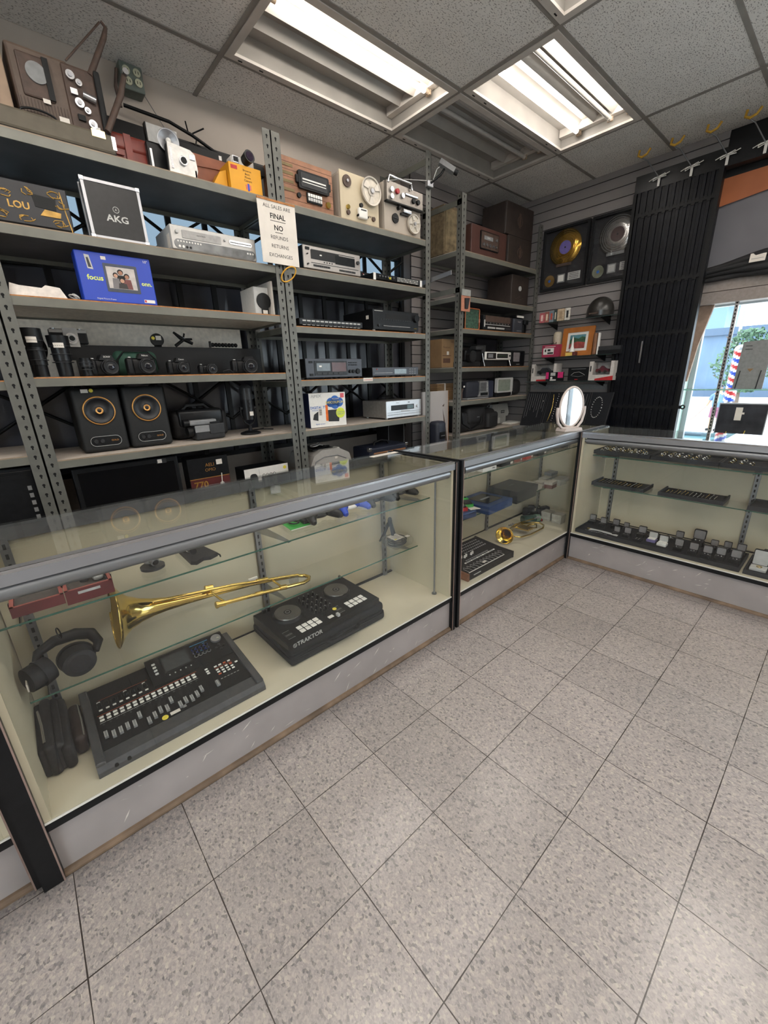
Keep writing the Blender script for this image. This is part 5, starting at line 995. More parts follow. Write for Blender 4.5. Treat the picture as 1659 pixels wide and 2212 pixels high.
OF = mat('orange_wood', 'a8662b', .45, 0, .15, 14)
part(t, 'frame', lambda b: (b.box(0, .30, 0, .02, 0, .045, OF), b.box(0, .30, 0, .02, .215, .26, OF), b.box(0, .05, 0, .02, .045, .215, OF), b.box(.25, .30, 0, .02, .045, .215, OF)))
part(t, 'mat_board', lambda b: b.box(.05, .25, .006, .012, .045, .215, WHITE))
part(t, 'painting', lambda b: (b.box(.075, .225, .004, .006, .068, .192, mat('paint_teal', '4f7f8a', .6, 0, .3, 20)), b.prism([(.075, .10), (.225, .10), (.225, .165), (.19, .175), (.16, .155), (.12, .168), (.075, .15)], .003, .004, mat('paint_green', '2f5238', .6, 0, .4, 30)), b.prism([(.075, .068), (.225, .068), (.225, .12), (.15, .13), (.075, .11)], .002, .003, mat('paint_brick', '8b3d38', .6, 0, .4, 30))))
t = wthing('figurine', 'white pointed figurine with red base in front of the framed painting', 'figurine', 3.745, 1.345, 1.510)
part(t, 'figure', lambda b: (b.lathe([(.026, 0), (.022, .02), (.012, .05), (.009, .09), (.007, .115), (.001, .14)], (.04, 0, .035), (0, 0, 1), WHITE, 16),)); part(t, 'base', lambda b: b.rbox(.0, .085, -.03, .03, .0, .035, .004, mat('brown_red', '5c2a28', .5))); part(t, 'price_tag', lambda b: b.box(-.005, .06, -.034, -.032, -.0, .03, mat('yellow_tag', 'd9b65c', .7)))
t = wthing('vase', 'tall cream vase with a dark spray of flowers at the left of the painting', 'vase', 3.86, 1.515, 1.510)
part(t, 'body', lambda b: b.lathe([(.001, 0), (.03, 0), (.036, .05), (.042, .12), (.046, .18), (.043, .215), (.032, .235), (.001, .24)], (0, 0, 0), (0, 0, 1), mat('ivory_glaze', 'b5aa97', .4, 0, .1), 24)); part(t, 'relief', lambda b: [b.tube([(-.03+k*.012, -.045, .10), (-.035+k*.016, -.05, .13+.01*(k % 2))], .003, DK, 5) for k in range(4)])
t = wthing('toy_box', 'crimson boxed toy with a white window on the middle glass shelf', 'box', 3.76, 1.62, 1.510)
part(t, 'carton', lambda b: b.box(0, .18, 0, .06, 0, .115, mat('crimson_card', '9b2f4c', .5))); part(t, 'window_print', lambda b: (b.box(.015, .125, -.001, 0, .025, .085, WHITE), b.box(.03, .045, -.002, -.001, .05, .075, DK), b.box(.06, .12, -.002, -.001, .03, .045, DK), b.box(.06, .09, -.002, -.001, .055, .075, CHAR), b.box(.03, .14, -.001, 0, .095, .10, PAPER)))
solo(MB().rbox(0, .03, 0, .05, 0, .19, .01, mat('terracotta', '7f5a42', .7)).build('statuette'), 'thin brown statuette at the right edge of the orange-framed painting', 'statuette', (3.79, 1.135, 1.510), R90)
solo(MB().rbox(0, .018, 0, .03, 0, .19, .006, WHITE).build('white_rod'), 'thin white post right of the brown statuette', 'post', (3.80, 1.10, 1.510), R90)
solo(MB().box(0, .20, 0, .10, 0, .035, BLK2).box(.002, .198, .002, .098, .035, .07, CHAR).build('flat_boxes'), 'two flat black boxes stacked at the right end of the middle glass shelf', 'boxes', (3.80, 1.085, 1.510), R90)
CW = mat('carton_white', 'c4beb9', .5)
def carbox(label, y, w, h, red, car):
    t = wthing('toy_car_box', label, 'box', 3.77, y, 1.279)
    def cb_(b):
        b.box(0, w, .11, .115, 0, h, CW); b.box(0, .035, 0, .11, 0, h, CW); b.box(w-.03, w, 0, .11, 0, h, CW); b.box(.035, w-.03, 0, .11, 0, .05, CW); b.box(.035, w-.03, .02, .11, h-.008, h, CHAR)
    part(t, 'carton', cb_); part(t, 'red_print', lambda b: (b.prism([(.06, 0), (w, 0), (w, .04 if red else .02), (.06, .015)], -.001, 0, RED), b.box(.008, .02, -.001, 0, .08, .13, CHAR)))
    part(t, 'clear_window', lambda b: b.box(.035, w-.03, -.001, .0, .05, h-.01, GF))
    k = car; part(t, 'toy_car', lambda b: (b.prism([(.05, .075), (w-.05, .075), (w-.055, .10), (w-.09, .105), (w-.12, .13), (.10, .13), (.08, .105), (.05, .10)], .03, .08, k), b.cyl((.085, .028, .078), (.085, .035, .078), .014, DK), b.cyl((w-.085, .028, .078), (w-.085, .035, .078), .014, DK)))
carbox('white window box with a dark toy car, left end of the lowest glass shelf', 1.725, .27, .168, 0, mat('toy_black', '33353a', .3))
carbox('white and red window box with maroon toy car, right end of lowest shelf', 1.13, .22, .17, 1, mat('toy_maroon', '5d2430', .3))
t = wthing('toy_box', 'small magenta and black toy pack in front of the left car box', 'box', 3.742, 1.545, 1.279)
part(t, 'carton', lambda b: (b.box(0, .18, 0, .02, 0, .085, BLK2), b.box(0, .03, -.001, .0, .02, .085, mat('magenta', 'c4286b', .5)), b.box(.125, .18, -.001, 0, .03, .085, MC['magenta']))); part(t, 'figure_print', lambda b: (b.box(.05, .10, -.002, 0, .05, .08, LGREY), b.prism(rrect(.045, .11, .004, .016, .005), -.002, 0, WHITE), b.cyl((.06, 0, .03), (.06, -.002, .03), .012, WHITE, seg=12)))
t = wthing('car_carton', 'black carton with a car outline in the middle of the lowest glass shelf', 'box', 3.78, 1.335, 1.279)
part(t, 'carton', lambda b: b.box(0, .20, 0, .1, 0, .12, BLK2)); part(t, 'car_print', lambda b: (b.tube([(.03, -.001, .05), (.06, -.001, .075), (.11, -.001, .08), (.15, -.001, .06), (.165, -.001, .05)], .002, LGREY, 4), b.tube([(.04, -.001, .045), (.10, -.001, .036), (.15, -.001, .045)], .002, GREY, 4), b.box(.07, .10, -.001, 0, .008, .014, RED), b.box(.03, .17, -.001, 0, .105, .11, GREY)))
# necklace boards on a low back counter
solo(MB().box(0, .94, 0, .22, 0, .80, mat('counter_black', '1e1f22', .5)).box(0, .94, -.005, .22, .80, .822, GREY).build('back_counter'), 'low dark counter under the necklace boards in front of the slatwall', 'counter', (3.60, 1.80, 0), R90)
solo(MB().box(0, .92, 0, .02, 0, .05, GREY).build('wall_ledge'), 'grey ledge strip on the slatwall just above the necklace boards', 'ledge', (3.93, 1.78, 1.19), R90)
CH = {0: CHROME, 1: BRASS, 2: LGREY}
nb = [(1.775, .235), (1.53, .20), (1.32, .21), (1.10, .20)]
for i, (y, w) in enumerate(nb):
    t = wthing('necklace_board', ('black slanted board of fine chains, leftmost necklace display', 'black slanted board with a gold and a beaded chain, left of the mirror', 'black slanted board half hidden behind the round mirror', 'black slanted board with a looped silver chain, rightmost necklace display')[i], 'jewellery display', 3.70, y, .825, rx=-.38)
    part(t, 'board', lambda b: b.box(0, w, 0, .015, 0, .37, VELV)); part(t, 'edge', lambda b: (b.box(0, .006, -.004, 0, 0, .37, CHAR), b.box(w-.006, w, -.004, 0, 0, .37, CHAR)))
    rnd = random.Random(i)
    if i == 0:
        for k in range(9): part(t, 'chain', lambda b: b.tube([(.02+k*.024, -.003, .35), (.022+k*.024, -.003, .35-rnd.uniform(.1, .3))], .0012, GREY, 4))
        part(t, 'pendant', lambda b: b.ball((.20, -.005, .27), .006, CHROME, 8))
    elif i == 1:
        part(t, 'gold_chain', lambda b: b.tube([(.05+.02*math.sin(q*PI)*(1 if q < 1 else -1), -.005, .34-.30*min(q, 2-q)) for q in [k*.1 for k in range(21)]], .003, BRASS, 5)); part(t, 'bead_chain', lambda b: [b.ball((.105-.01*k/14+.004*(k % 2), -.006, .345-k*.023), .006, CHROME, 8) for k in range(15)])
    elif i == 2:
        for k in range(6): part(t, 'chain', lambda b: b.tube([(.03+k*.03, -.003, .35), (.03+k*.03, -.003, .35-rnd.uniform(.12, .3))], .0012, GREY, 4))
        part(t, 'pendant', lambda b: [b.ball((.10, -.005, .26), .006, CHROME, 8), b.ball((.105, -.005, .10), .007, CHROME, 8)])
    else: part(t, 'looped_chain', lambda b: [b.ball((.08+.045*math.cos(a), -.005, .22+.10*math.sin(a)), .005, LGREY, 8) for a in [k*.26 for k in range(25)]])
# folding gate
t = wthing('folding_gate', 'black folding security gate collapsed against the slatwall beside the window', 'security gate', 3.86, .955, 0)
part(t, 'header_rail', lambda b: b.box(-.01, 2.7, -.02, .06, 2.74, 2.86, BLK2))
part(t, 'side_channel', lambda b: b.box(-.012, .012, -.025, .04, 0, 2.74, BLK))
for k in range(22):
    x = .02+k*.0245
    part(t, 'bar', lambda b: (b.box(x, x+.0215, -.022+.008*(k % 2), .006+.008*(k % 2), .02, 2.74, mat('gate_steel', '0d0f15', .4, .1, .35, 12, spec=.25)),))
for z in (2.55, 2.03, 1.63, 1.02, 1.3): part(t, 'cross_link', lambda b: [b.box(.02+k*.0245, .045+k*.0245, -.0265, -.0225, z+(.012 if k % 2 else 0), z+.03+(.012 if k % 2 else 0), BLK) for k in range(22)])
part(t, 'lead_post', lambda b: b.box(.555, .585, -.03, .03, 0, 2.74, BLK)); part(t, 'lock_ring', lambda b: b.ring((.61, -.01, 1.05), (0, 1, 0), .014, .006, BLK2, rs=8, seg=18).box(.56, .60, -.016, -.004, 1.035, 1.06, BLK2)); part(t, 'handle_slot', lambda b: b.box(.22, .232, -.028, -.024, 1.42, 1.60, CHROME))
# hooks on the header
for i, y in enumerate((.79, .575, .362, .155)):
    lb = 'yellow-tipped hanger hook above the gate, ' + ('first from the left', 'second from the left', 'third from the left', 'cut near the right picture edge')[i]
    t = wthing('hanger_hook', lb, 'hook', 3.83, y, 2.80)
    part(t, 'clip', lambda b: (b.box(-.008, .008, -.006, 0, -.055, .0, WHITE), b.tube([(-.07, -.01, -.005), (-.03, -.012, .008), (.03, -.012, .008), (.07, -.01, .02)], .003, WHITE, 5), b.tube([(-.04, -.012, -.012), (.0, -.014, .0), (.05, -.012, .0), (.04, -.012, .02), (-.04, -.012, .0), (-.04, -.012, -.012)], .003, WHITE, 5)))
    part(t, 'arm', lambda b: b.tube([(0, 0, .0), (-.06, -.13, .10), (-.09, -.2, .115)], .004, ALU2, 6))
    part(t, 'yellow_tip', lambda b: (b.tube([(-.10, -.2, .16), (-.105, -.2, .125), (-.08, -.2, .11), (-.045, -.2, .12), (-.025, -.2, .15)], .0085, mat('yellow_rubber', 'b98f2c', .5), 7)))
OW = mat('orange_panel', 'a5603a', .6, 0, .2, 4)
struct('trim_2', MB().add([(XW-.012, .40, 2.52), (XW-.012, .40, 2.70), (XW-.012, -.9, 2.73), (XW-.012, -.9, 2.69)], [(0, 1, 2, 3)], OW).box(XW-.011, XW, -.9, .40, 2.60, 2.75, DK))
b = MB()
for q in range(4):
    pts = [(3.925-.012*q+.010*math.sin(k*.5+q*2), .40-.06*k, 2.015+.022*q+.012*math.sin(k*.37+q)+min(k, 6)*.004*q) for k in range(36)]
    b.tube(pts, [.016+.010*min(1, k/5)+.003*math.sin(k*1.1+q) for k in range(36)], NY, 10)
solo(b.build('rolled_curtain'), 'rolled black curtain hanging over the display window', 'curtain')
solo(MB().box(0, .09, 0, .001, 0, .06, PAPER).box(.01, .08, -.0005, 0, .02, .023, GREY).build('price_card'), 'white card pinned to the rolled black curtain', 'card', (3.86, .115, 2.085), R90, None, -.2)
# window display
CUR = mat('beige_curtain', '9b8474', .8, 0, .2, 20)
b = MB(); P0 = [(4.02, .43, 1.86), (4.02, .30, 1.86), (4.06, .37, 1.55), (4.10, .41, 1.25), (4.10, .45, 1.25)]
b.add(P0 + [(p[0]+.03, p[1], p[2]) for p in P0], [(0, 1, 2, 3, 4), (9, 8, 7, 6, 5), (0, 5, 6, 1), (1, 6, 7, 2), (2, 7, 8, 3), (3, 8, 9, 4), (4, 9, 5, 0)], CUR)
solo(b.build('curtain'), 'beige cloth draped at the left side of the display window', 'curtain')
t = thing('window_shelf_stand', 'glass shelf on a slotted white upright inside the display window', 'shelf', (4.0, .155, .76))
part(t, 'upright', lambda b: (b.box(0, .02, -.012, .012, 0, 1.14, CHROME), [b.box(-.001, 0, -.004, .004, .02+k*.027, .034+k*.027, HOLE) for k in range(41)])); part(t, 'glass_shelf', lambda b: (b.box(.0, .26, -1.3, .28, .42, .43, GSH), b.box(-.001, 0, -1.3, .28, .42, .43, mat('shelf_mint_edge', '8fc4b4', .2))))
t = wthing('brochure_holder', 'grey metal plate standing on the glass shelf in the window', 'plate', 4.10, .085, 1.19)
part(t, 'plate', lambda b: b.prism([(0, 0), (.19, 0), (.19, .37), (.01, .36)], 0, .01, mat('plate_grey', '7f8080', .5))); part(t, 'legs', lambda b: (b.tube([(.02, -.004, .0), (.03, -.004, .14)], .004, CHAR, 5), b.tube([(.15, -.004, .0), (.16, -.004, .14)], .004, CHAR, 5))); part(t, 'worn_mark', lambda b: (b.prism([(.07, .155), (.11, .155), (.09, .13)], -.001, 0, KRA), b.box(.03, .07, -.001, 0, .325, .33, CHAR), b.box(.03, .075, -.001, 0, .30, .305, CHAR)))
t = wthing('jewellery_stand', 'black velvet display board in a clear frame on the window floor', 'jewellery display', 4.10, .135, .765)
part(t, 'board', lambda b: b.box(0, .31, 0, .012, .03, .30, mat('worn_velvet', '2c2d33', .9, 0, .5, 10))); part(t, 'frame', lambda b: (b.box(-.012, .325, -.012, .02, 0, .03, LGREY), b.box(-.006, 0, -.004, .014, .03, .31, ALU), b.box(.31, .316, -.004, .014, .03, .31, ALU), b.box(0, .31, -.004, .014, .30, .31, ALU))); part(t, 'price_tag', lambda b: (b.box(.11, .155, -.002, 0, .17, .275, PAPER), b.box(.155, .17, -.002, 0, .22, .235, PAPER))); part(t, 'bracelet', lambda b: (b.tube([(.07, -.004, .03), (.08, -.004, .075)], .005, BRASS, 5), b.tube([(.19, -.004, .03), (.20, -.004, .09)], .005, BRASS, 5)))
solo(MB().tube([(3.99, .40, .77), (4.0, .405, .95)], .003, BLK, 5).build('thin_wire'), 'thin black wire at the left side of the window', 'wire')
# barber pole outside
t = thing('barber_pole', 'red, white and blue striped barber pole outside the window', 'barber pole', (5.2, .262, GZ))
b = MB(); R_ = .048; H0, H1 = 1.02+1.10, 1.52+1.10; SEG = 24; ST = 40; WHT = WHITE
for i in range(SEG):
    for j in range(ST):
        a0, a1 = 2*PI*i/SEG, 2*PI*(i+1)/SEG; z0 = H0+(H1-H0)*j/ST; z1 = H0+(H1-H0)*(j+1)/ST
        q = (i/SEG + j*.1) % 1; m = RED if q < .25 else WHT if q < .5 else BLUE if q < .75 else WHT
        b.add([(R_*math.cos(a0), R_*math.sin(a0), z0), (R_*math.cos(a1), R_*math.sin(a1), z0), (R_*math.cos(a1), R_*math.sin(a1), z1), (R_*math.cos(a0), R_*math.sin(a0), z1)], [(0, 1, 2, 3)], m)
b.build('striped_cylinder', t)
part(t, 'post', lambda b: b.cyl((0, 0, 0), (0, 0, H0), .02, ALU2)); part(t, 'cap', lambda b: (b.ball((0, 0, H1), (.05, .05, .05), CHROME, 16, True)))

# ================================================================== GOODS IN THE DISPLAY CASES
ZD = .216
def tilt(x, y, z, a, rz=0): return Matrix.Translation((x, y, z)) @ Matrix.Rotation(rz, 4, 'Z') @ Matrix.Rotation(a, 4, 'X')
def tpart(t, name, T, fn):
    b = MB(); b.T = T; fn(b); return b.build(name, t)
# ---- mixing desk
GM = mat('gunmetal', '525357', .38, .5, .1); PANM = mat('desk_panel', '121315', .5, 0, .15, spec=.25); OL = mat('orange_line', 'b5512c', .5)
t = thing('mixing_desk', 'large black digital mixing desk with rows of white buttons and faders', 'mixing desk', (-.487, .668, ZD))
part(t, 'body', lambda b: b.prism([(.0, 0), (.37, 0), (.37, .072), (.06, .040), (.012, .034), (0, .018)], .0, .555, GM, 'x'))
A = math.atan2(.032, .31); TP_ = tilt(0, .06, .0405, A)
tpart(t, 'panel', TP_, lambda b: (b.box(.028, .527, .0, .311, 0, .0022, PANM),))
tpart(t, 'side_cheek', TP_, lambda b: b.rbox(.0, .027, -.05, .311, -.004, .010, .004, GM)); tpart(t, 'side_cheek', TP_, lambda b: b.rbox(.528, .555, -.05, .311, -.004, .010, .004, GM))
tpart(t, 'fader_slot', TP_, lambda b: [b.box(.045+k*.0205, .0465+k*.0205, .02, .095, .0022, .0026, DK) for k in range(17)])
rnd = random.Random(5)
for k in range(16):
    y = .012+.05*rnd.random()*(.5 if k % 5 else 1)
    tpart(t, 'fader', TP_, lambda b: (b.box(.0405+k*.0205, .0515+k*.0205, y, y+.028, .003, .012, GREY), b.box(.0415+k*.0205, .043+k*.0205, y, y+.028, .012, .0124, LGREY), b.box(.049+k*.0205, .0505+k*.0205, y, y+.028, .012, .0124, LGREY)))
tpart(t, 'fader', TP_, lambda b: (b.box(.405, .417, .03, .056, .003, .013, GREY), b.box(.4105, .4115, .03, .056, .013, .0132, WHITE)))
for k in range(16):
    tpart(t, 'channel_buttons', TP_, lambda b: [b.rbox(.040+k*.0205, .0535+k*.0205, v, v+.0095, .002, .0065, .0015, WHITE, 1) for v in (.128, .143)] + [b.box(.044+k*.0205, .050+k*.0205, .108, .116, .0022, .0035, CHAR), b.box(.038+k*.0205, .056+k*.0205, .121, .1225, .0022, .0027, LGREY)])
tpart(t, 'orange_line', TP_, lambda b: (b.box(.036, .37, .160, .1615, .0022, .0027, OL), b.box(.43, .50, .128, .1295, .0022, .0027, OL), b.box(.05, .21, .236, .237, .0022, .0026, OL), b.box(.485, .512, .178, .180, .0022, .0027, OL)))
for k in range(8):
    tpart(t, 'rotary_knob', TP_, lambda b: b.cyl((.050+k*.021, .205, .002), (.050+k*.021, .205, .016), .0075, BLK2, .0065, 12))
    tpart(t, 'small_button', TP_, lambda b: b.rbox(.045+k*.021, .056+k*.021, .180, .186, .002, .006, .001, WHITE, 1))
tpart(t, 'small_button', TP_, lambda b: [b.rbox(x, x+.011, .222, .228, .002, .006, .001, WHITE, 1) for x in (.044, .128, .19)])
TB_ = tilt(0, .06, .0425, A+.10)
tpart(t, 'display_block', tilt(0, 0, 0, 0), lambda b: b.prism([(.232, .058), (.366, .070), (.374, .096), (.360, .100), (.232, .064)], .222, .525, PANM, 'x'))
TS_ = tilt(.222, .236, .0655, math.atan2(.036, .128))
tpart(t, 'screen', TS_, lambda b: (b.box(.048, .155, .032, .118, .0, .002, BLK2), b.box(.055, .148, .040, .112, .002, .0025, mat('grey_lcd', '3d4042', .12))))
tpart(t, 'screen_keys', TS_, lambda b: [b.rbox(.018, .030, .045+k*.017, .053+k*.017, 0, .005, .001, WHITE, 1) for k in range(4)] + [b.box(.06+k*.02, .064+k*.02, .018, .022, 0, .003, LGREY) for k in range(5)])
for i in range(4):
    for j in range(3): tpart(t, 'rotary_knob', TS_, lambda b: (b.cyl((.175+i*.017, .055+j*.019, 0), (.175+i*.017, .055+j*.019, .011), .0062, BLK2, .0055, 10), b.ring((.175+i*.017, .055+j*.019, .001), (0, 0, 1), .0075, .0007, LGREY if j == 0 else BLUE, seg=14, rs=4)))
tpart(t, 'colour_marks', TS_, lambda b: (b.box(.167, .24, .113, .116, 0, .001, mat('cyan_print', '3f86b5', .5)), b.box(.167, .182, .070, .073, 0, .001, YEL), b.box(.188, .202, .070, .073, 0, .001, GRN), b.box(.21, .225, .104, .107, 0, .001, MC['cyan_print'])))
tpart(t, 'jog_wheel', TS_, lambda b: (b.cyl((.272, .100, 0), (.272, .100, .008), .022, ALU, .020, 30), b.cyl((.279, .094, .008), (.279, .094, .0095), .006, CHROME, seg=14)))
tpart(t, 'cursor_pad', TS_, lambda b: [b.cyl((.272+dx, .052+dy, 0), (.272+dx, .052+dy, .004), .005, CHAR, seg=10) for dx, dy in ((0, 0), (.015, 0), (-.015, 0), (0, .014), (0, -.014))])
for i in range(4):
    for j in range(4): tpart(t, 'function_button', TP_, lambda b: b.rbox(.432+i*.018, .443+i*.018, .085+j*.0145+(0 if j < 3 else .006), .0915+j*.0145+(0 if j < 3 else .006), .002, .006, .001, WHITE if (i+j) % 5 else OL, 1))
tpart(t, 'function_button', TP_, lambda b: [b.rbox(.398, .409, v, v+.007, .002, .006, .001, WHITE, 1) for v in (.128, .142, .115)] + [b.rbox(.508, .519, .11, .117, .002, .006, .001, WHITE, 1)])
tpart(t, 'transport_marks', TP_, lambda b: [b.box(.43+k*.013, .438+k*.013, .06, .062, .0022, .0026, LGREY) for k in range(6)])
tpart(t, 'price_sticker', TP_, lambda b: (b.box(.232, .264, .006, .020, .0022, .0028, PAPER), b.cyl((.214, .010, .0022), (.214, .010, .003), .0105, YEL, seg=20), b.box(.275, .287, .012, .024, .0022, .003, GREY)))
part(t, 'headphone_jack', lambda b: [b.cyl((x, -.0012, .018), (x, .004, .018), .006, DK, seg=14) for x in (.05, .085)])
# ---- DJ controller on its bag
FAB = mat('black_canvas', '1b1c1f', .85, 0, .2, 120, .3)
t = thing('controller_bag', 'black padded carry bag lying under the two-deck mixing controller', 'bag', (.203, .702, ZD), .01)
part(t, 'body', lambda b: (b.rbox(0, .535, 0, .37, 0, .050, .018, FAB, 4), b.rbox(.004, .531, .004, .366, .046, .094, .018, FAB, 4))); part(t, 'zip', lambda b: b.tube([(p[0], p[1], .041) for p in rrect(.0, .535, -.001, .371, .03)], .0035, BLK, 5, True))
part(t, 'handle', lambda b: b.tube([(.18, -.002, .045), (.20, -.022, .045), (.27, -.028, .045), (.34, -.022, .045), (.36, -.002, .045)], .009, FAB, 8))
t = thing('mixing_controller', 'black two-deck music controller with jog wheels, TRAKTOR printed on its front', 'controller', (.193, .690, .3105), .055)
part(t, 'body', lambda b: (b.prism([(0, .006), (.0, .030), (.29, .048), (.292, .006)], 0, .515, BLK2, 'x'), b.prism([(.0, .004), (-.0015, .03), (.0, .031), (.006, .004)], 0, .515, BLK, 'x')))
for x in (.03, .485):
    for y in (.03, .26): part(t, 'foot', lambda b: b.cyl((x, y, 0), (x, y, .007), .012, BLK, seg=10))
TC_ = tilt(0, 0, .0303, math.atan2(.018, .29))
tpart(t, 'top_plate', TC_, lambda b: b.box(.004, .511, .004, .285, 0, .0012, PANM))
VIN = mat('ribbed_disc', '6a6763', .35, .7, .2, 3)
for cx, cy in ((.115, .185), (.395, .185)):
    tpart(t, 'jog_wheel', TC_, lambda b: (b.cyl((cx, cy, .001), (cx, cy, .012), .070, BLK, .064, 40), b.cyl((cx, cy, .012), (cx, cy, .017), .060, VIN, .058, 40), b.cyl((cx, cy, .017), (cx, cy, .0175), .018, BLK2, seg=24), b.ring((cx, cy, .0178), (0, 0, 1), .010, .0008, LGREY, seg=20, rs=4), [b.ring((cx, cy, .0172), (0, 0, 1), r_, .0005, CHAR, seg=36, rs=4) for r_ in (.025, .032, .039, .046, .053)]))
for cx in (.115, .385):
    for i in range(4):
        for j in range(2): tpart(t, 'pad', TC_, lambda b: b.rbox(cx-.028+i*.0285, cx-.004+i*.0285, .030+j*.027, .053+j*.027, .001, .005, .002, WHITE, 1))
    for i in range(1):
        for j in range(2): tpart(t, 'transport_button', TC_, lambda b: (b.box(cx-.092, cx-.060, .030+j*.03, .055+j*.03, .001, .003, BLK2), [b.box(cx-.092, cx-.060, .030+j*.03+q, .0308+j*.03+q, .003, .0033, LGREY) for q in (0, .024)]))
for i in range(4):
    for j in range(5): tpart(t, 'knob', TC_, lambda b: (b.cyl((.215+i*.027, .105+j*.034, .001), (.215+i*.027, .105+j*.034, .018), .0085, BLK2, .007, 12), b.box(.2143+i*.027, .2157+i*.027, .105+j*.034, .112+j*.034, .018, .0185, LGREY)))
for x, y, h in ((.235, .045, .06), (.285, .045, .06), (.40, .105, .05), (.045, .27, .0)): tpart(t, 'fader', TC_, lambda b: (b.box(x-.001, x+.001, y, y+h, .0012, .0016, DK), b.box(x-.008, x+.008, y+h*.4, y+h*.4+.01, .002, .016, BLK2)))
tpart(t, 'crossfader', TC_, lambda b: (b.box(.225, .295, .020, .022, .0012, .0016, DK), b.box(.27, .282, .012, .030, .002, .015, LGREY)))
tpart(t, 'price_label', TC_, lambda b: (b.box(.235, .262, .030, .048, .0012, .002, WHITE), b.cyl((.285, .058, .016), (.285, .058, .0175), .010, YEL, seg=14)))
for x in (.07, .49): tpart(t, 'knob', TC_, lambda b: b.cyl((x, .275, .001), (x, .275, .02), .008, BLK2, .007, 12))
part(t, 'lettering', lambda b: (b.text('TRAKTOR', .027, .105, .0175, -.0022, LGREY, sx=1.05), b.ring((.030, -.002, .0175), (0, 1, 0), .0085, .001, LGREY, seg=20, rs=4), b.ring((.030, -.002, .0175), (0, 1, 0), .004, .001, LGREY, seg=14, rs=4)))
# ---- trombone
t = thing('trombone', 'polished brass trombone lying on the lower glass shelf', 'trombone', (0, 0, 0))
bx, by, bz = -.322, .965, .588
ax = Vector((.47, -.0, -.062)).normalized()
prof = [(.117, 0), (.116, .003), (.104, .010), (.082, .024), (.062, .045), (.045, .080), (.034, .12), (.026, .17), (.019, .25), (.013, .36), (.009, .50)]
part(t, 'bell', lambda b: (b.lathe(prof, (bx, by, bz), ax, BRASS, 56), b.lathe([(r_-.0015, t_+.0008) for r_, t_ in prof], (bx, by, bz), ax, BRASS, 56), b.ring((bx, by, bz), ax, .1165, .0022, BRASS, seg=56, rs=6)))
e = Vector((bx, by, bz)) + ax*.50
P_ = lambda x, y, z: (x, y, z)
part(t, 'tuning_slide', lambda b: b.tube([e, (.30, .962, .505), (.40, .950, .490), (.432, .93, .486), (.440, .905, .485), (.425, .885, .484), (.39, .872, .486), (.20, .866, .515), (.02, .862, .538)], .0085, BRASS, 12))
part(t, 'slide_tube', lambda b: (b.tube([(-.20, .935, .607), (.10, .94, .560), (.40, .935, .500)], .0065, BRASS, 10),))
part(t, 'inner_ferrule', lambda b: (b.cyl((.0, .8615, .541), (.03, .862, .537), .0115, BRASS), b.cyl((-.006, .8613, .542), (.002, .8615, .541), .014, BRASS), b.cyl((.16, .865, .521), (.19, .866, .517), .0105, BRASS), b.cyl((.20, .94, .541), (.25, .94, .533), .009, BRASS)))
part(t, 'brace', lambda b: (b.tube([(.0, .955, .575), (.015, .90, .555), (.03, .864, .540)], .0045, BRASS, 8), b.cyl((-.01, .955, .578), (.02, .955, .573), .013, BRASS))); part(t, 'brace', lambda b: (b.tube([(.27, .957, .52), (.285, .868, .503)], .0045, BRASS, 8), b.cyl((.27, .868, .507), (.30, .868, .502), .0115, BRASS)))
part(t, 'price_label', lambda b: b.box(.17, .21, .948, .956, .541, .556, PAPER))
solo(MB().rbox(0, .035, 0, .035, 0, .032, .006, glassmat('crystal', (.9, .9, .92), 3.0, .05, .1)).build('glass_cube'), 'small clear crystal block inside the bend of the trombone', 'ornament', (.362, .905, .4705), .4)
# ---- headphones in the case
HP = mat('matte_navy_black', '12151b', .5, 0, .15, 40)
t = thing('headphones', 'black over-ear headphones on the lower glass shelf, left of the trombone', 'headphones', (-.50, .90, .4705))
part(t, 'ear_cup', lambda b: (b.cyl((.045, -.01, .052), (.05, -.045, .050), .050, HP, .046, 30), b.cyl((.05, -.045, .050), (.0505, -.050, .050), .046, HP, .030, 30), b.lathe([(.052, 0), (.054, .012), (.045, .022), (.02, .024)], (.045, -.012, .052), (0, 1, 0), BLK, 30)))
part(t, 'ear_cup', lambda b: (b.cyl((-.055, -.005, .042), (-.085, -.02, .042), .042, BLK, .040, 28), b.cyl((-.055, -.005, .042), (-.025, .010, .044), .045, HP, .040, 28))); part(t, 'price_label', lambda b: b.box(-.088, -.084, -.045, -.015, .018, .045, PAPER))
part(t, 'headband', lambda b: b.tube([(-.055, .01, .075), (-.045, .04, .09), (.0, .065, .100), (.06, .065, .100), (.100, .04, .095), (.112, .0, .080), (.098, -.025, .06)], [.010, .014, .018, .02, .019, .015, .010], BLK, 10))
part(t, 'hinge', lambda b: (b.tube([(-.06, .0, .085), (-.03, .01, .075)], .003, CHROME, 6), b.ring((.02, .03, .14), (1, .3, 0), .018, .002, BLK, seg=20, rs=5)))
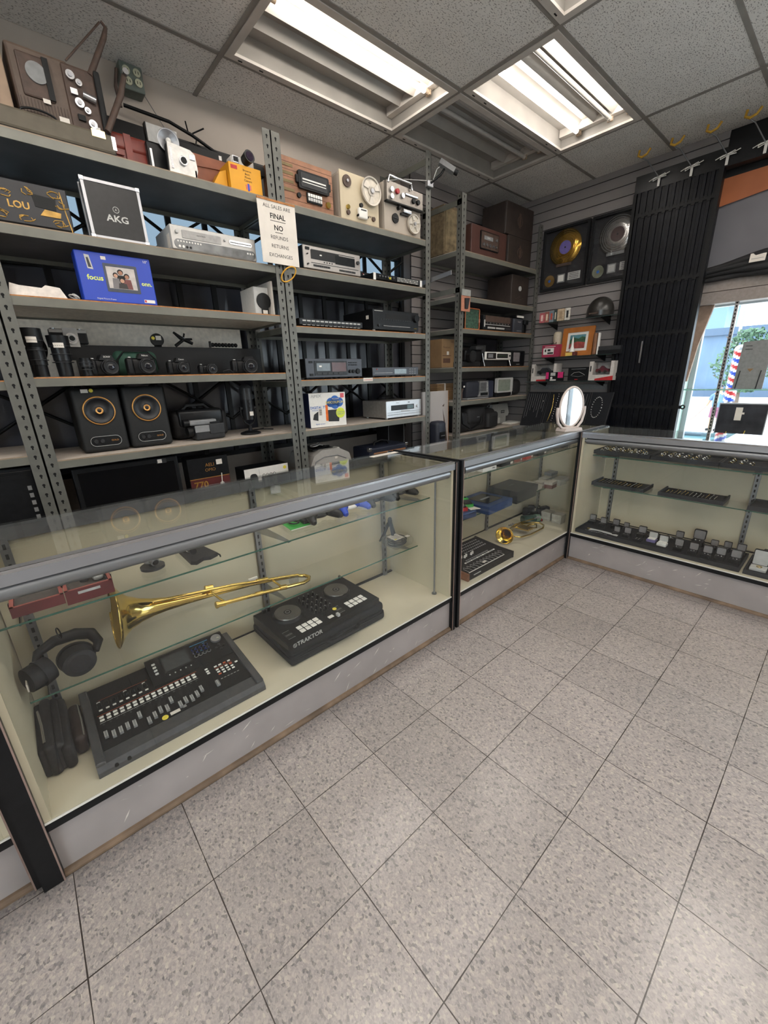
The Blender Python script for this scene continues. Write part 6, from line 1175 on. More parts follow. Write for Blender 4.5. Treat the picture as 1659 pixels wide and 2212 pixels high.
# ---- black drawstring bag and brown pouch on the deck
t = thing('folded_bags', 'pile of soft black bags with a silver zip on the case floor, far left', 'bag', (-.60, .80, ZD))
for k in range(4): part(t, 'fold', lambda b: b.rbox(-.012+k*.0185, .018+k*.0185, -.02-.01*(k % 2), .25, 0, .115-.012*abs(k-1), .013, NY, 4))
part(t, 'zip', lambda b: b.tube([(.012, .0, .115), (.010, .08, .118), (.004, .17, .122)], .004, CHROME, 6))
t = thing('leather_pouch', 'dark brown zipped leather pouch between the black bags and the mixing desk', 'pouch', (-.526, .84, ZD)); part(t, 'body', lambda b: b.rbox(.0, .036, -.03, .17, 0, .07, .015, mat('dark_brown_leather', '2e211d', .55, 0, .25, 20, .4), 4)); part(t, 'zip', lambda b: b.tube([(.03, -.02, .065), (.032, .06, .074), (.03, .15, .072)], .003, CHROME, 5))
# ---- upper glass shelf, case 1
CHER = mat('cherry_wood', '5c1d20', .4, 0, .15, 20); CHE2 = mat('cherry_edge', '8e4a42', .5, 0, .15, 20); FOAM = mat('grey_foam', '4a4542', .95, 0, .15, 90, .4)
t = thing('presentation_box', 'open dark red wooden box with grey foam on the upper glass shelf', 'box', (-.555, .752, .7705))
def half(b, x0, x1, z0, h):
    b.box(x0, x1, 0, .008, z0, z0+h, CHER); b.box(x0, x1, .172, .18, z0, z0+h, CHER); b.box(x0, x0+.008, .008, .172, z0, z0+h, CHER); b.box(x1-.008, x1, .008, .172, z0, z0+h, CHER); b.box(x0+.008, x1-.008, .008, .172, z0, z0+h-.018, FOAM)
    b.box(x0, x1, 0, .0085, z0+h, z0+h+.001, CHE2); b.box(x0, x0+.009, 0, .18, z0+h, z0+h+.001, CHE2); b.box(x1-.009, x1, 0, .18, z0+h, z0+h+.001, CHE2); b.box(x0, x1, .171, .18, z0+h, z0+h+.001, CHE2)
part(t, 'lid', lambda b: half(b, 0, .118, .010, .030)); part(t, 'tray', lambda b: half(b, .120, .238, 0, .042)); part(t, 'hinge', lambda b: (b.box(.116, .122, .05, .07, .038, .044, BLK), b.box(.116, .122, .11, .13, .038, .044, BLK)))
part(t, 'eyepiece', lambda b: (b.cyl((.175, .10, .024), (.175, .085, .050), .012, ALU), b.cyl((.175, .085, .050), (.175, .0845, .051), .008, DK, seg=14))); part(t, 'wrapped_part', lambda b: b.rbox(.195, .225, .06, .11, .025, .05, .01, LGREY)); part(t, 'price_label', lambda b: b.box(.15, .205, -.001, 0, .026, .034, LGREY)); part(t, 'latch', lambda b: (b.box(-.003, 0, .03, .045, .02, .04, BLK), b.box(.238, .242, .05, .065, .02, .04, BLK)))
t = thing('desk_camera', 'small silver and black ball camera on a round black base', 'camera', (-.188, .855, .7705))
part(t, 'base', lambda b: b.cyl((0, 0, 0), (0, 0, .009), .038, CHAR, seg=30)); part(t, 'body', lambda b: (b.ball((-.006, 0, .045), (.027, .027, .027), SM, 20), b.cyl((-.006, 0, .045), (.005, -.035, .030), .014, ALU), b.cyl((.005, -.035, .030), (.006, -.038, .0285), .010, DK))); part(t, 'neck', lambda b: b.cyl((0, 0, .009), (-.004, 0, .03), .010, CHAR))
t = thing('microphone_pouch', 'black soft pouch with a microphone lying on it, upper glass shelf', 'microphone', (-.05, .87, .7705))
part(t, 'pouch', lambda b: b.prism([(-.035, .12), (.03, .12), (.062, -.08), (.03, -.095), (.01, -.085), (-.02, -.105), (-.035, -.09)], 0, .014, NY, 'z')); part(t, 'microphone', lambda b: (b.cyl((-.012, .10, .028), (-.008, -.045, .028), .014, BLK, .011, 16))); part(t, 'ring_label', lambda b: b.cyl((-.011, .02, .028), (-.0105, -.0, .028), .0145, WHITE, seg=16)); part(t, 'cord', lambda b: b.tube([(.06, -.08, .012), (.066, -.09, .006), (.064, -.10, .003)], .003, BLK, 5))
t = thing('leaflet', 'green printed leaflet on the upper glass shelf', 'leaflet', (.34, .825, .7705)); part(t, 'sheet', lambda b: b.prism([(-.008, .0), (.122, .0), (.135, .15), (.01, .16)], 0, .002, GRN, 'z')); part(t, 'white_edge', lambda b: b.prism([(-.009, -.004), (.123, -.004), (.122, .0), (-.008, .0)], 0, .002, WHITE, 'z'))
solo(MB().tube([(.012+.02*math.cos(a), .045+.03*math.sin(a), .006+.0012*a) for a in [i*.5 for i in range(18)]], .0032, BLK, 6).tube([(.0, .06, .008), (-.01, .10, .01), (.0, .12, .01)], .004, BLK, 6).build('charger_cable'), 'coiled black cable lying on the green leaflet', 'cable', (.365, .835, .773))
solo(MB().rbox(0, .035, 0, .055, 0, .018, .004, BLK2).build('power_adapter'), 'small black adapter block beside the coiled cable on the green leaflet', 'adapter', (.405, .845, .773), -.1)
def gamepad(label, x, y, c1, c2, rz=0.0):
    t = thing('game_controller', label, 'game controller', (x, y, .7705), rz, 'game controllers on the upper glass shelf')
    def bd_(b):
        for s_ in (-1, 1):
            b.ball((s_*.045, .0, .030), (.034, .036, .020), c1, 18)
            b.tube([(s_*.050, .0, .030), (s_*.062, -.035, .026), (s_*.070, -.060, .018), (s_*.071, -.072, .013)], [.024, .021, .016, .010], c1, 12)
        b.ball((0, .008, .031), (.050, .032, .018), c1, 18)
    part(t, 'shell', bd_)
    part(t, 'back_cover', lambda b: (b.ball((0, -.006, .022), (.045, .028, .014), c2, 16), [b.tube([(s_*.048, -.005, .022), (s_*.060, -.036, .017), (s_*.068, -.060, .011)], [.018, .016, .011], c2, 10) for s_ in (-1, 1)]))
    for s_ in (-1, 1):
        part(t, 'thumbstick', lambda b: (b.cyl((s_*.028-.01, -.004+s_*.008, .044), (s_*.028-.01, -.004+s_*.008, .056), .005, BLK), b.cyl((s_*.028-.01, -.004+s_*.008, .056), (s_*.028-.01, -.004+s_*.008, .060), .0095, CHAR)))
        part(t, 'trigger', lambda b: b.rbox(s_*.045-.016, s_*.045+.016, .022, .044, .015, .036, .008, BLK2, 3))
    part(t, 'buttons', lambda b: [b.cyl((.046+dx, .006+dy, .045), (.046+dx, .006+dy, .053), .004, CHAR, seg=8) for dx, dy in ((0, .011), (0, -.011), (.011, 0), (-.011, 0))])
    return t
gamepad('black game controller next to the green leaflet, first in the row', .500, .865, BLK2, BLK)
gamepad('blue and white game controller, second in the row', .662, .862, BLUE, WHITE, .05)
gamepad('black game controller directly right of the blue one', .828, .868, BLK2, BLK, .08)
gamepad('black game controller with green-grey sheen, last in the row at the right', .995, .868, BLK, CHAR, .02)
# ---- lower glass shelf, right end
t = thing('table_tripod', 'small black table tripod standing on the lower glass shelf', 'tripod', (1.02, .97, .4705))
part(t, 'head', lambda b: (b.cyl((0, 0, .10), (0, 0, .135), .013, BLK), b.ball((0, 0, .14), .012, CHAR, 12)))
for a in (.2, 2.3, 4.4): part(t, 'leg', lambda b: b.tube([(.008*math.cos(a), .008*math.sin(a), .115), (.035*math.cos(a), .035*math.sin(a), .05), (.062*math.cos(a), .062*math.sin(a), .004)], [.010, .009, .005], BLK, 6))
t = thing('bagged_cable', 'coiled grey cable in a clear bag with a white paper label', 'cable', (1.03, .935, .4705), 0)
part(t, 'cable', lambda b: b.tube([((.050+.006*math.sin(a*.37))*math.cos(a), (.050+.004*math.cos(a*.7))*math.sin(a), .008+.0016*a) for a in [i*.35 for i in range(70)]], .0038, CHAR, 6))
part(t, 'clear_bag', lambda b: b.rbox(-.07, .075, -.066, .066, .0, .052, .02, PLAST, 4)); part(t, 'paper_label', lambda b: (b.prism([(-.055, -.045), (.015, -.045), (.02, .03), (-.05, .03)], .053, .054, PAPER, 'z'), [b.box(-.04, .005, -.03+k*.012, -.027+k*.012, .054, .0544, CHAR) for k in range(4)], b.box(-.05, -.035, -.04, -.03, .054, .0546, YEL), b.box(.03, .055, -.05, -.03, .05, .053, PAPER)))
t.location = (1.02-.0, .915, .4705)

# ---- case 2 deck
t = thing('synthesizer', 'small black desktop synthesizer with wooden cheek and white knob row', 'synthesizer', (1.335, .655, ZD), .0)
part(t, 'body', lambda b: b.prism([(0, 0), (.30, 0), (.30, .062), (.10, .042), (0, .040)], .012, .475, PANM, 'x')); part(t, 'wooden_cheek', lambda b: b.prism([(-.004, 0), (.304, 0), (.304, .068), (.10, .047), (-.004, .045)], 0, .014, mat('cheek_wood', '7d4f35', .5, 0, .2, 20), 'x')); part(t, 'right_cheek', lambda b: b.prism([(-.004, 0), (.304, 0), (.304, .066), (.10, .046), (-.004, .044)], .475, .487, BLK, 'x'))
TY = tilt(0, 0, .0415, .028); TY2 = tilt(0, .10, .0425, .1)
tpart(t, 'keyboard', TY, lambda b: ([b.box(.03+k*.03, .056+k*.03, .012, .05, 0, .003, WHITE if k % 7 < 20 else LGREY) for k in range(0)], b.box(.03, .40, .010, .016, .0, .0012, WHITE), [b.tube([(.04+k*.033, .02, .001), (.04+k*.033, .06, .001), (.055+k*.033, .075, .001), (.065+k*.033, .05, .001)], .0012, LGREY, 4) for k in range(12)]))
for k in range(16): tpart(t, 'step_button', TY2, lambda b: b.rbox(.11+k*.02, .124+k*.02, .0, .010, 0, .004, .001, LGREY if k % 3 else WHITE, 1))
for k in range(12): tpart(t, 'step_button', TY2, lambda b: b.rbox(.14+k*.02, .154+k*.02, .018, .026, 0, .004, .001, GREY, 1))
for k in range(11): tpart(t, 'knob', TY2, lambda b: b.cyl((.04+k*.022, .055+.006*(k % 3), 0), (.04+k*.022, .055+.006*(k % 3), .016), .0075, WHITE if k % 4 else CHAR, .006, 12))
for i in range(12):
    for j in range(4): tpart(t, 'patch_socket', TY2, lambda b: b.ring((.22+i*.02, .09+j*.026, .001), (0, 0, 1), .005, .001, LGREY, seg=10, rs=4))
for k in range(7): tpart(t, 'knob', TY2, lambda b: b.cyl((.035+k*.024, .10+.03*(k % 2), 0), (.035+k*.024, .10+.03*(k % 2), .016), .008, BLK2, .007, 12))
part(t, 'price_label', lambda b: (b.box(.20, .235, .03, .045, .044, .0455, PAPER), b.box(.06, .13, -.001, 0, .02, .026, LGREY)))
t = thing('trumpet', 'brass trumpet lying on the floor of the corner case, bell toward the camera', 'trumpet', (0, 0, 0))
c0 = Vector((1.965, .815, .282)); axT = Vector((.42, .10, -.02)).normalized()
tp = [(.063, 0), (.062, .003), (.050, .012), (.036, .028), (.024, .055), (.016, .09), (.010, .14), (.007, .20)]
part(t, 'bell', lambda b: (b.lathe(tp, c0, axT, BRASS, 44), b.lathe([(r_-.001, q+.0006) for r_, q in tp], c0, axT, BRASS, 44), b.ring(c0, axT, .0625, .0018, BRASS, seg=44, rs=6)))
e = c0+axT*.20
part(t, 'main_tube', lambda b: b.tube([e, e+Vector((.15, .02, -.01)), (2.42, .84, .255), (2.45, .81, .25), (2.44, .77, .245), (2.38, .745, .243), (2.20, .745, .243), (2.10, .765, .245)], .0065, BRASS, 10))
part(t, 'lead_pipe', lambda b: b.tube([(2.10, .765, .245), (2.07, .80, .25), (2.10, .88, .265), (2.25, .90, .27), (2.45, .86, .275)], .005, BRASS, 10))
for k in range(3): part(t, 'valve', lambda b: (b.cyl((2.215+k*.026, .90, .262), (2.225+k*.026, .775, .262), .011, BRASS, seg=18), b.cyl((2.213+k*.026, .93, .262), (2.215+k*.026, .90, .262), .004, CHROME), b.cyl((2.212+k*.026, .936, .262), (2.213+k*.026, .930, .262), .008, CHROME)))
part(t, 'valve_slide', lambda b: b.tube([(2.25, .80, .262), (2.31, .76, .262), (2.38, .80, .262), (2.33, .83, .262), (2.26, .83, .262)], .005, BRASS, 8)); part(t, 'mouthpiece', lambda b: b.lathe([(.005, 0), (.005, .03), (.012, .045), (.012, .052)], (2.45, .86, .275), (.9, -.2, .02), ALU, 16))
WC = mat('ribbed_card', 'b0aba0', .8, 0, .12, 80, .3)
for x, y, lb in ((2.625, .815, 'left one of two small grey-white cube boxes beside the trumpet'), (2.615, .72, 'right one of two small grey-white cube boxes, nearest the corner post')):
    t = thing('cube_box', lb, 'box', (x, y, ZD)); part(t, 'carton', lambda b: b.box(0, .075, 0, .075, 0, .068, WC)); part(t, 'lid', lambda b: b.box(-.002, .077, -.002, .077, .052, .072, WC))
t = thing('travel_mug', 'green travel mug lying on its side behind the trumpet', 'mug', (2.42, .94, ZD+.036)); part(t, 'body', lambda b: b.cyl((0, 0, 0), (.10, -.05, 0), .034, mat('dark_green_glaze', '2d4a40', .3), .030, 24)); part(t, 'lid', lambda b: b.cyl((.10, -.05, 0), (.135, -.067, 0), .034, mat('mint_plastic', '7c9a86', .5), .028, 24))
rnd = random.Random(9)
for k in range(7):
    x = 2.60+.055*(k % 4)+rnd.uniform(-.01, .01); y = .93+.07*(k // 4)
    t = thing('small_case', 'small black zipped case in the heap behind the cube boxes', 'case', (x, y, ZD), rnd.uniform(-.5, .5), 'small black cases heaped behind the cube boxes'); part(t, 'shell', lambda b: b.rbox(0, .048, 0, .055, 0, .05+.03*rnd.random(), .010, NY, 3)); part(t, 'zip', lambda b: b.box(-.001, .049, -.001, .0, .024, .027, GREY))
t = thing('multi_tool', 'black tool with a small red mark lying between the mug and the cube boxes', 'tool', (2.50, .90, ZD), -.5); part(t, 'body', lambda b: b.rbox(0, .10, 0, .025, 0, .02, .006, BLK, 3)); part(t, 'red_mark', lambda b: b.box(.08, .09, -.001, .01, .008, .021, RED))
# ---- case 2 lower glass shelf (z .512)
Z2L = .5125
CBL = mat('hard_case_blue', '24385f', .4, 0, .15, 14)
t = thing('blue_case', 'blue flat plastic case carrying the guitar pedals on the lower shelf', 'case', (1.30, .848, Z2L), -.12); part(t, 'tray', lambda b: b.rbox(0, .32, 0, .17, 0, .045, .008, CBL, 3)); part(t, 'lid_line', lambda b: b.box(.002, .318, -.001, 0, .03, .032, BLK))
def pedal(label, x, y, z, m, rz, h=.030):
    t = thing('effects_pedal', label, 'pedal', (x, y, z), rz)
    part(t, 'housing', lambda b: b.prism([(0, 0), (.11, 0), (.11, h+.010), (.075, h+.010), (.065, h), (0, h*.7)], 0, .065, m, 'x')); part(t, 'treadle', lambda b: b.prism([(.006, h*.7+.001), (.058, h+.0), (.058, h+.008), (.006, h*.7+.008)], .007, .058, CHAR, 'x'))
    for k in range(3): part(t, 'knob', lambda b: b.cyl((.014+k*.018, .092, h+.01), (.014+k*.018, .092, h+.018), .006, BLK, seg=10))
pedal('red guitar effects pedal on the blue case', 1.50, .865, Z2L+.046, RED, -.45)
pedal('green guitar effects pedal behind the red one', 1.585, .885, Z2L+.046, GRN, -.45)
pedal('small yellow-ended pedal half hidden by the case end post', 1.40, .86, Z2L+.046, mat('amber_pedal', 'c99a4a', .5), -.4)
t = thing('strap_reel', 'coiled dark strap lying behind the guitar pedals', 'strap', (1.56, .99, Z2L+.046)); t.location = (1.50, 1.0, Z2L); part(t, 'coil', lambda b: [b.ring((0, 0, .012+k*.016), (0, 0, 1), .035, .009, BLK, seg=24, rs=6) for k in range(4)])
solo(MB().prism([(0, 0), (.07, -.01), (.06, .05), (.01, .055)], 0, .002, PAPER, 'z').build('price_tag'), 'white price tag lying in front of the green guitar pedal', 'tag', (1.60, .80, Z2L+.0465) if 0 else (1.585, .835, Z2L+.046), -.3)
t = thing('blue_window_box', 'larger blue box with a clear dark window on top, lower shelf', 'box', (1.685, .765, Z2L), .04); part(t, 'carton', lambda b: b.rbox(0, .29, 0, .26, 0, .055, .005, CBL, 2)); part(t, 'window', lambda b: (b.box(.06, .24, .05, .21, .055, .057, mat('dark_insert', '23262b', .15, 0, .5, 30)), b.box(.10, .2, .12, .14, .057, .0575, GREY)))
t = thing('black_gift_box', 'large matte black lidded box right of the blue window box', 'box', (2.01, .765, Z2L), .03); part(t, 'base', lambda b: b.box(.004, .286, .004, .226, 0, .06, CHAR)); part(t, 'lid', lambda b: (b.box(0, .29, 0, .23, .045, .088, mat('dark_grey_card', '2b2c2f', .6, 0, .1, 10)), b.box(.12, .18, .13, .134, .088, .0884, GREY)))
wb2 = [(2.42, .86, .09, .06, .03), (2.44, .95, .10, .06, .03), (2.53, .80, .09, .06, .05), (2.55, .90, .10, .07, .03), (2.66, .80, .10, .07, .045), (2.67, .92, .10, .06, .035), (2.78, .82, .10, .08, .03), (2.79, .94, .10, .06, .06)]
for k, (x, y, w, d, h) in enumerate(wb2):
    t = thing('watch_box', 'small grey lidded box at the far end of the lower shelf', 'box', (x, y-.02, Z2L), rnd.uniform(-.15, .15), 'small grey boxes at the far end of the lower shelf')
    if k == 2: t['label'] = 'small box with a brown front among the grey boxes on the lower shelf'; del t['group']
    part(t, 'base', lambda b: b.box(0, w, 0, d, 0, h*.6, mat('box_brown', '5b3330', .5) if k == 2 else WC)); part(t, 'lid', lambda b: b.box(-.002, w+.002, -.002, d+.002, h*.6, h, WC if k != 7 else GREY))
# ---- case 2 upper glass shelf (z .812)
Z2U = .8125
t = thing('white_headset', 'white rounded headset with an open grey ring at the left of the upper shelf', 'headset', (1.44, .81, Z2U)); part(t, 'shell', lambda b: b.ball((0, 0, .045), (.065, .05, .045), WHITE, 26)); part(t, 'strap_ring', lambda b: b.ring((.105, -.01, .045), (.3, 1, 0), .036, .009, WHITE, seg=30, rs=8))
t = thing('white_carton', 'clean white carton with a small dark stripe, upper shelf of the corner case', 'box', (1.585, .758, Z2U), -.06); part(t, 'carton', lambda b: b.box(0, .13, 0, .10, 0, .085, WHITE)); part(t, 'printing', lambda b: b.box(.09, .115, -.001, 0, .012, .016, DK))
def ub(name, label, x, y, w, d, h, m, rz=0, top=None):
    t = thing(name, label, 'box', (x, y, Z2U), rz); part(t, 'base', lambda b: b.box(0, w, 0, d, 0, h*.6, m)); part(t, 'lid', lambda b: b.box(-.002, w+.002, -.002, d+.002, h*.6, h, top or m)); part(t, 'price_label', lambda b: b.box(w*.7, w*.9, -.003, -.002, h*.1, h*.5, PAPER)); return t
ub('black_case', 'flat black case with a white price label, upper shelf', 1.775, .755, .155, .14, .035, BLK2, .05)
ub('brown_box', 'small brown-topped box between the flat black case and the red box', 1.975, .765, .07, .07, .045, mat('rust_card', '8a4a3c', .5), .1)
ub('red_box', 'bright red box on the upper shelf of the corner case', 2.085, .765, .11, .11, .045, mat('poppy_red', 'b83c30', .5), .1)
ub('black_box', 'square black box right of the bright red box', 2.245, .765, .13, .12, .06, BLK2, .05)
ub('round_case', 'low black box on a grey tray near the far end of the upper shelf', 2.45, .80, .14, .14, .04, BLK2, .2, CHAR)
ub('black_pouch', 'flat black box at the far end of the upper shelf', 2.66, .79, .16, .14, .03, BLK, .1)
ub('white_flat_box', 'flat white box standing at the back of the upper shelf', 1.86, .92, .14, .10, .03, WHITE, .1)
# ---- mirror on the case
MRC = mat('mirror_silver', 'e6ebee', .02, 1.0, .0); MRF = mat('mirror_frame', 'cbbfb9', .4, 0, .03)
t = thing('table_mirror', 'oval white table mirror standing on the glass top in the corner', 'mirror', (2.535, .70, .9635), -.39)
EX = .100; EZ = .135; cz = .165
def oval(a, s=1.0): return (EX*s*math.cos(a), EZ*s*math.sin(a)+cz)
part(t, 'frame', lambda b: (b.tube([(oval(a)[0], 0, oval(a)[1]) for a in [2*PI*i/40 for i in range(40)]], .008, MRF, 8, True), b.prism([oval(2*PI*i/40) for i in range(40)], .002, .010, MRF)))
part(t, 'mirror_glass', lambda b: b.poly([(oval(2*PI*i/40, .96)[0], -.003, oval(2*PI*i/40, .96)[1]) for i in range(40)], MRC))
part(t, 'yoke', lambda b: (b.tube([(-.118, .0, .165), (-.120, .0, .12), (-.105, 0, .06), (-.065, 0, .018), (.065, 0, .018), (.105, 0, .06), (.120, 0, .12), (.118, 0, .165)], .010, MRF, 8))); part(t, 'base', lambda b: (b.prism([(-.08, 0), (.08, 0), (.07, .022), (-.07, .022)], -.045, .045, MRF),))
solo(MB().box(0, .19, 0, .035, 0, .0012, PAPER).box(.02, .14, .010, .014, .0012, .0014, GREY).build('taped_notice'), 'strip of white paper taped to the glass top near the case joint', 'label', (.96, 1.02, .9635), .02)
solo(MB().box(0, .05, 0, .04, 0, .001, WHITE).build('paper_square'), 'tiny white sticker on the rear door of the nearest case', 'sticker', (.38, 1.077, .87), 0, None, PI/2).dimensions
# ---- case 3 trays (local axes run along the case)
TRAYM = mat('tray_leatherette', '1b1d24', .6, 0, .15, 60)
def tray(label, x0, y0, L, D, z, fill, seed, rows=1):
    t = wthing('jewellery_tray', label, 'tray', x0, y0, z)
    part(t, 'tray', lambda b: (b.box(0, L, 0, .008, 0, .026, TRAYM), b.box(0, L, D-.008, D, 0, .026, TRAYM), b.box(0, .008, .008, D-.008, 0, .026, TRAYM), b.box(L-.008, L, .008, D-.008, 0, .026, TRAYM))); part(t, 'velvet', lambda b: b.box(.008, L-.008, .008, D-.008, 0, .016, VELV))
    return t
def ringpc(x, y, z, k, group):
    t = wthing('ring', 'tiny ring in a slot of the black tray', 'ring', x, y, z, group=group)
    o = MB().ring((0, 0, .009), (0, 1, .3), .0085, .0018, (BRASS, CHROME, LGREY)[k % 3], seg=14, rs=5).build('band', t)
    MB().ball((0, -.001, .019), .004, (CHROME, WHITE, BRASS)[k % 3], 8).build('stone', t)
    return t
rnd = random.Random(21)
specs = [('first black ring tray on the upper shelf, at the left end', .575, 26), ('second black ring tray on the upper shelf', .205, 24), ('third black ring tray on the upper shelf, cut by the picture edge', -.165, 10)]
for i, (lb, y0, n) in enumerate(specs):
    tray(lb, 2.70, y0, .365, .23, .7905, 0, i)
    for k in range(n):
        ringpc(2.73+.045*(k % 4)+rnd.uniform(-.008, .008), y0-.04-.043*(k//4)*(.3/.28)-rnd.uniform(0, .012), .8065, rnd.randrange(3), ('rings in the first upper tray', 'rings in the second upper tray', 'rings in the third upper tray')[i])['label'] = 'tiny ring standing in the ' + ('first', 'second', 'third')[i] + ' black tray of the upper shelf'
for i, (lb, y0, n) in enumerate((('black bracelet tray at the left of the middle shelf', .575, 13), ('black bracelet tray in the middle of the middle shelf', .135, 13), ('black velvet tray at the right of the middle shelf, cut by the picture edge', -.335, 0))):
    tray(lb, 2.735, y0, .355, .215, .5455, 0, i)
    for k in range(n):
        t = wthing('bracelet', 'thin bracelet laid across the black tray', 'bracelet', 2.78, y0-.035-.022*k, .5625, group=('bracelets in the left middle tray', 'bracelets in the central middle tray')[i])
        t['label'] = ('thin bracelet laid across the left tray on the middle shelf', 'thin bracelet laid across the central tray on the middle shelf')[i]
        L2 = rnd.uniform(.06, .13); m = (CHROME, LGREY, BRASS)[rnd.randrange(3)]
        part(t, 'chain', lambda b: b.tube([(0, 0, .003), (.003*math.sin(k), L2*.5, .003), (0, L2, .003)], .0018+.001*(k % 3 == 0), m, 5)); part(t, 'clasp', lambda b: b.ball((0, L2, .004), .004, m, 8))
tray('long black tray of ring boxes on the case floor', 2.545, .575, .965, .30, ZD, 0, 9); tray('black tray with a pale box on the case floor, cut by the picture edge', 2.545, -.405, .60, .30, ZD, 0, 10)
JL = mat('box_lining', '7f7c7d', .7, 0, .08, 40); 
jb = [(2.764, .546, 1), (2.745, .46, 1), (2.766, .378, 1), (2.79, .31, .8), (2.636, .322, .9), (2.643, .255, 1), (2.713, .185, 1.1), (2.80, -.02, 1), (2.621, -.06, 1.1), (2.80, -.125, 1.5), (2.612, -.142, 1.1), (2.612, -.214, 1.1), (2.634, -.277, 1.1), (2.639, -.348, 1.15), (2.795, -.215, .9), (2.82, -.28, .9), (2.807, -.35, 1), (2.80, -.475, 1)]
JBS = []
for k, (x, y, s_) in enumerate(jb):
    t = wthing('ring_box', 'small open black ring box with grey lining in the long tray', 'ring box', x-.02, y+.022*s_, ZD+.0165, group='open black ring boxes on the case floor')
    t['label'] = 'small open black ring box with grey lining on the case floor'
    t.scale = (s_, s_, s_)
    part(t, 'base', lambda b: b.rbox(0, .045, 0, .042, 0, .022, .003, BLK2)); part(t, 'lid', lambda b: (b.prism(rrect(0, .045, .022, .066, .006), .040, .052, BLK2), b.prism(rrect(.003, .042, .025, .063, .005), .038, .040, JL))); part(t, 'jewel', lambda b: (b.ball((.015, .015, .024), .0035, CHROME, 8), b.ball((.030, .015, .024), .0035, CHROME, 8)))
for x, y, s_, lb in ((2.668, .13, 1, 'open white ring box with purple base in the long tray'), (2.64, .06, 1.1, 'open white ring box with pale padding, right of the purple one')):
    t = wthing('ring_box', lb, 'ring box', x-.02, y, ZD+.0165); part(t, 'base', lambda b: b.rbox(0, .055, 0, .05, 0, .02, .003, WHITE if s_ > 1 else mat('lavender', '6f6690', .6))); part(t, 'lid', lambda b: (b.prism(rrect(0, .055, .02, .065, .006), .048, .060, BLK2), b.prism(rrect(.003, .052, .023, .062, .005), .045, .048, LGREY))); part(t, 'padding', lambda b: b.rbox(.005, .05, .004, .044, .02, .026, .003, WHITE))
t = wthing('pendant_box', 'tall pale open box with a gold pendant near the right picture edge', 'pendant box', 2.585, -.425, ZD+.0165); part(t, 'base', lambda b: b.rbox(0, .075, 0, .07, 0, .02, .004, LGREY)); part(t, 'lid', lambda b: (b.prism(rrect(0, .075, .02, .115, .008), .062, .074, BLK2), b.prism(rrect(.004, .071, .024, .111, .006), .058, .062, LGREY))); part(t, 'pendant', lambda b: b.ring((.04, .03, .022), (0, 0, 1), .012, .002, BRASS, seg=16, rs=5))
for x, y, m, lb in ((2.60, .50, BRASS, 'pair of gold watch-chain bracelets at the left end of the long tray'), (2.58, .52, CHROME, 'beaded silver bracelet along the front of the long tray')):
    t = wthing('bracelet', lb, 'bracelet', x, y, ZD+.017)
    if m is BRASS: part(t, 'band', lambda b: (b.tube([(0, 0, .006), (.06, .012, .008), (.20, .0, .006)], [.007, .004, .005], LGREY, 6), b.tube([(0, .025, .006), (.1, .03, .006), (.20, .015, .006)], .004, LGREY, 6))); part(t, 'face', lambda b: b.cyl((0, .004, .004), (0, .004, .014), .011, BRASS, seg=16))
    else: part(t, 'beads', lambda b: [b.ball((.01+k*.011, .002*math.sin(k), .004), .004, CHROME, 6) for k in range(14)])
for x, y, lb in ((2.745, .13, 'bundle of silver rings behind the purple ring box'), (2.76, .06, 'loose silver bangles behind the white ring box')):
    t = wthing('bangles', lb, 'bangles', x, y, ZD+.017); 
    for k in range(4): part(t, 'bangle', lambda b: b.ring((.012*k, .005*k, .014+.004*k), (.2*k, .3, 1), .022, .002, CHROME, seg=20, rs=5))
t = wthing('earrings', 'pair of silver drop earrings on a black card in the long tray', 'earrings', 2.60, .20, ZD+.017); part(t, 'card', lambda b: b.prism([(0, 0), (.05, 0), (.05, .045), (0, .045)], 0, .012, VELV, 'z')); part(t, 'drops', lambda b: (b.tube([(.015, .005, .014), (.018, .035, .016)], .003, CHROME, 5), b.tube([(.032, .005, .014), (.035, .035, .016)], .003, CHROME, 5)))
# ---- left neighbour case: grey strap item
t = thing('folding_stand', 'grey metal bar item standing in the case at the lower left edge', 'stand', (-.80, .80, ZD)); part(t, 'bar', lambda b: b.tube([(.0, -.02, .0), (.03, -.05, .02), (.0, .02, .30)], .010, GREY, 8)); part(t, 'foot', lambda b: b.rbox(-.05, .06, -.08, .03, 0, .012, .004, BLK2))
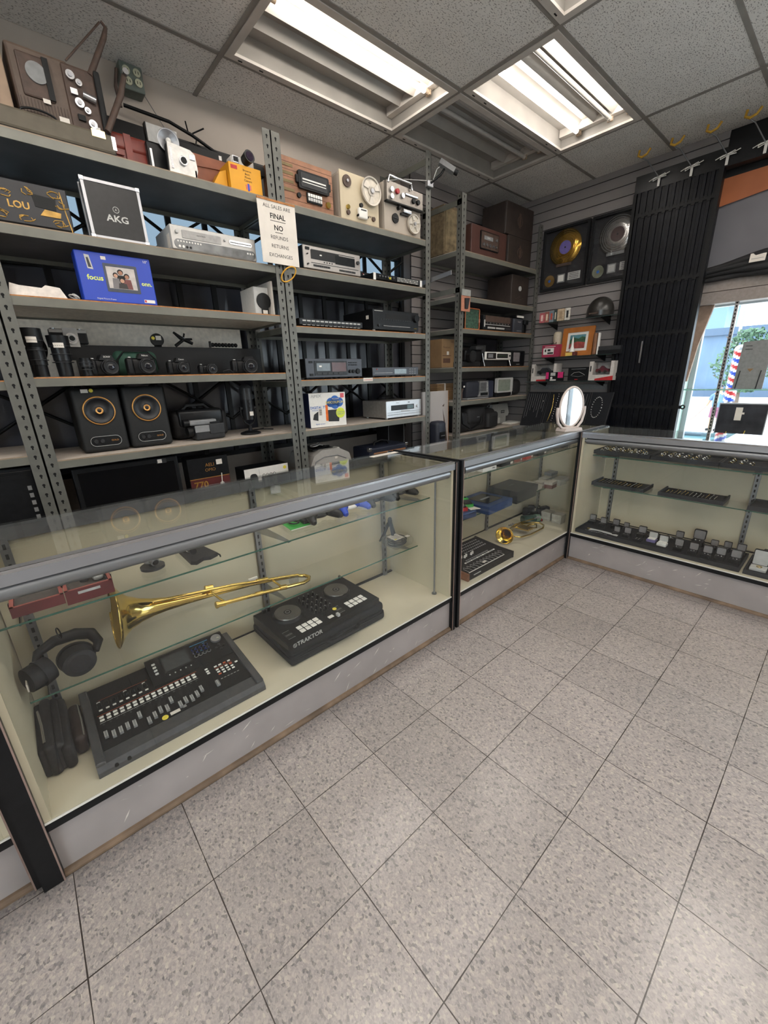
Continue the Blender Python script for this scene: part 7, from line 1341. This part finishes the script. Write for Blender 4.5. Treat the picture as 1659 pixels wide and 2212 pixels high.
# ---- person across the street
SKN = mat('skin', 'b07f64', .6); SHB = mat('shirt_blue', '4f6a8c', .8, 0, .1, 8); SHR = mat('shorts_mauve', '6d4358', .8, 0, .1, 8)
pt = thing('person', 'person in a blue shirt and mauve shorts holding a garden hose across the street', 'person', (20.6, 3.05, GZ), -.2)
me = bpy.data.meshes.new('body')
J = [(0, 0, .92), (0, 0, 1.15), (0, 0, 1.40), (0, 0, 1.50), (0, .01, 1.60), (0, .01, 1.70), (0, .18, 1.40), (.02, .30, 1.16), (-.10, .33, .95), (0, -.18, 1.40), (.02, -.30, 1.16), (-.10, -.28, .98), (0, .10, .88), (.0, .12, .48), (.02, .13, .07), (-.14, .14, .03), (0, -.10, .88), (-.03, -.12, .48), (.03, -.13, .07), (-.13, -.14, .03)]
Ed = [(0, 1), (1, 2), (2, 3), (3, 4), (4, 5), (2, 6), (6, 7), (7, 8), (2, 9), (9, 10), (10, 11), (0, 12), (12, 13), (13, 14), (14, 15), (0, 16), (16, 17), (17, 18), (18, 19)]
Rr = [.15, .14, .13, .055, .09, .075, .065, .048, .035, .065, .048, .035, .095, .062, .042, .035, .095, .062, .042, .035]
me.from_pydata(J, Ed, []); bo = bpy.data.objects.new('body', me); COL.objects.link(bo); bo.parent = pt; me.materials.append(SKN)
sk = bo.modifiers.new('skin', 'SKIN')
for i, r_ in enumerate(Rr): me.skin_vertices[0].data[i].radius = (r_, r_)
me.skin_vertices[0].data[0].use_root = True
bo.modifiers.new('subdivision', 'SUBSURF').levels = 1; bo.modifiers['subdivision'].render_levels = 2
part(pt, 'shirt', lambda b: (b.lathe([(.17, 0), (.185, .1), (.19, .25), (.18, .42), (.10, .50), (.065, .52)], (0, 0, .93), (0, 0, 1), SHB, 20), [b.tube([(0, s_*.13, 1.40), (0, s_*.22, 1.34), (.02, s_*.28, 1.2)], [.085, .08, .07], SHB, 10) for s_ in (-1, 1)]))
part(pt, 'shorts', lambda b: (b.lathe([(.165, 0), (.17, .14)], (0, 0, .82), (0, 0, 1), SHR, 20), [b.tube([(0, s_*.09, .90), (0, s_*.12, .52)], [.11, .105], SHR, 12) for s_ in (-1, 1)]))
part(pt, 'hair', lambda b: b.ball((.01, .01, 1.70), (.095, .09, .09), DK, 14, True)); part(pt, 'shoe', lambda b: b.rbox(-.20, .07, .08, .18, 0, .10, .03, BLK, 3)); part(pt, 'shoe', lambda b: b.rbox(-.19, .08, -.19, -.09, 0, .10, .03, BLK, 3))
solo(MB().tube([(20.45, 3.38, GZ+.95), (20.4, 3.7, GZ+.5), (20.3, 4.3, GZ+.05), (20.2, 5.6, GZ+.02)], .02, mat('hose_pink', 'a86f66', .5), 6).build('garden_hose'), 'thin hose trailing from the person across the street', 'hose')
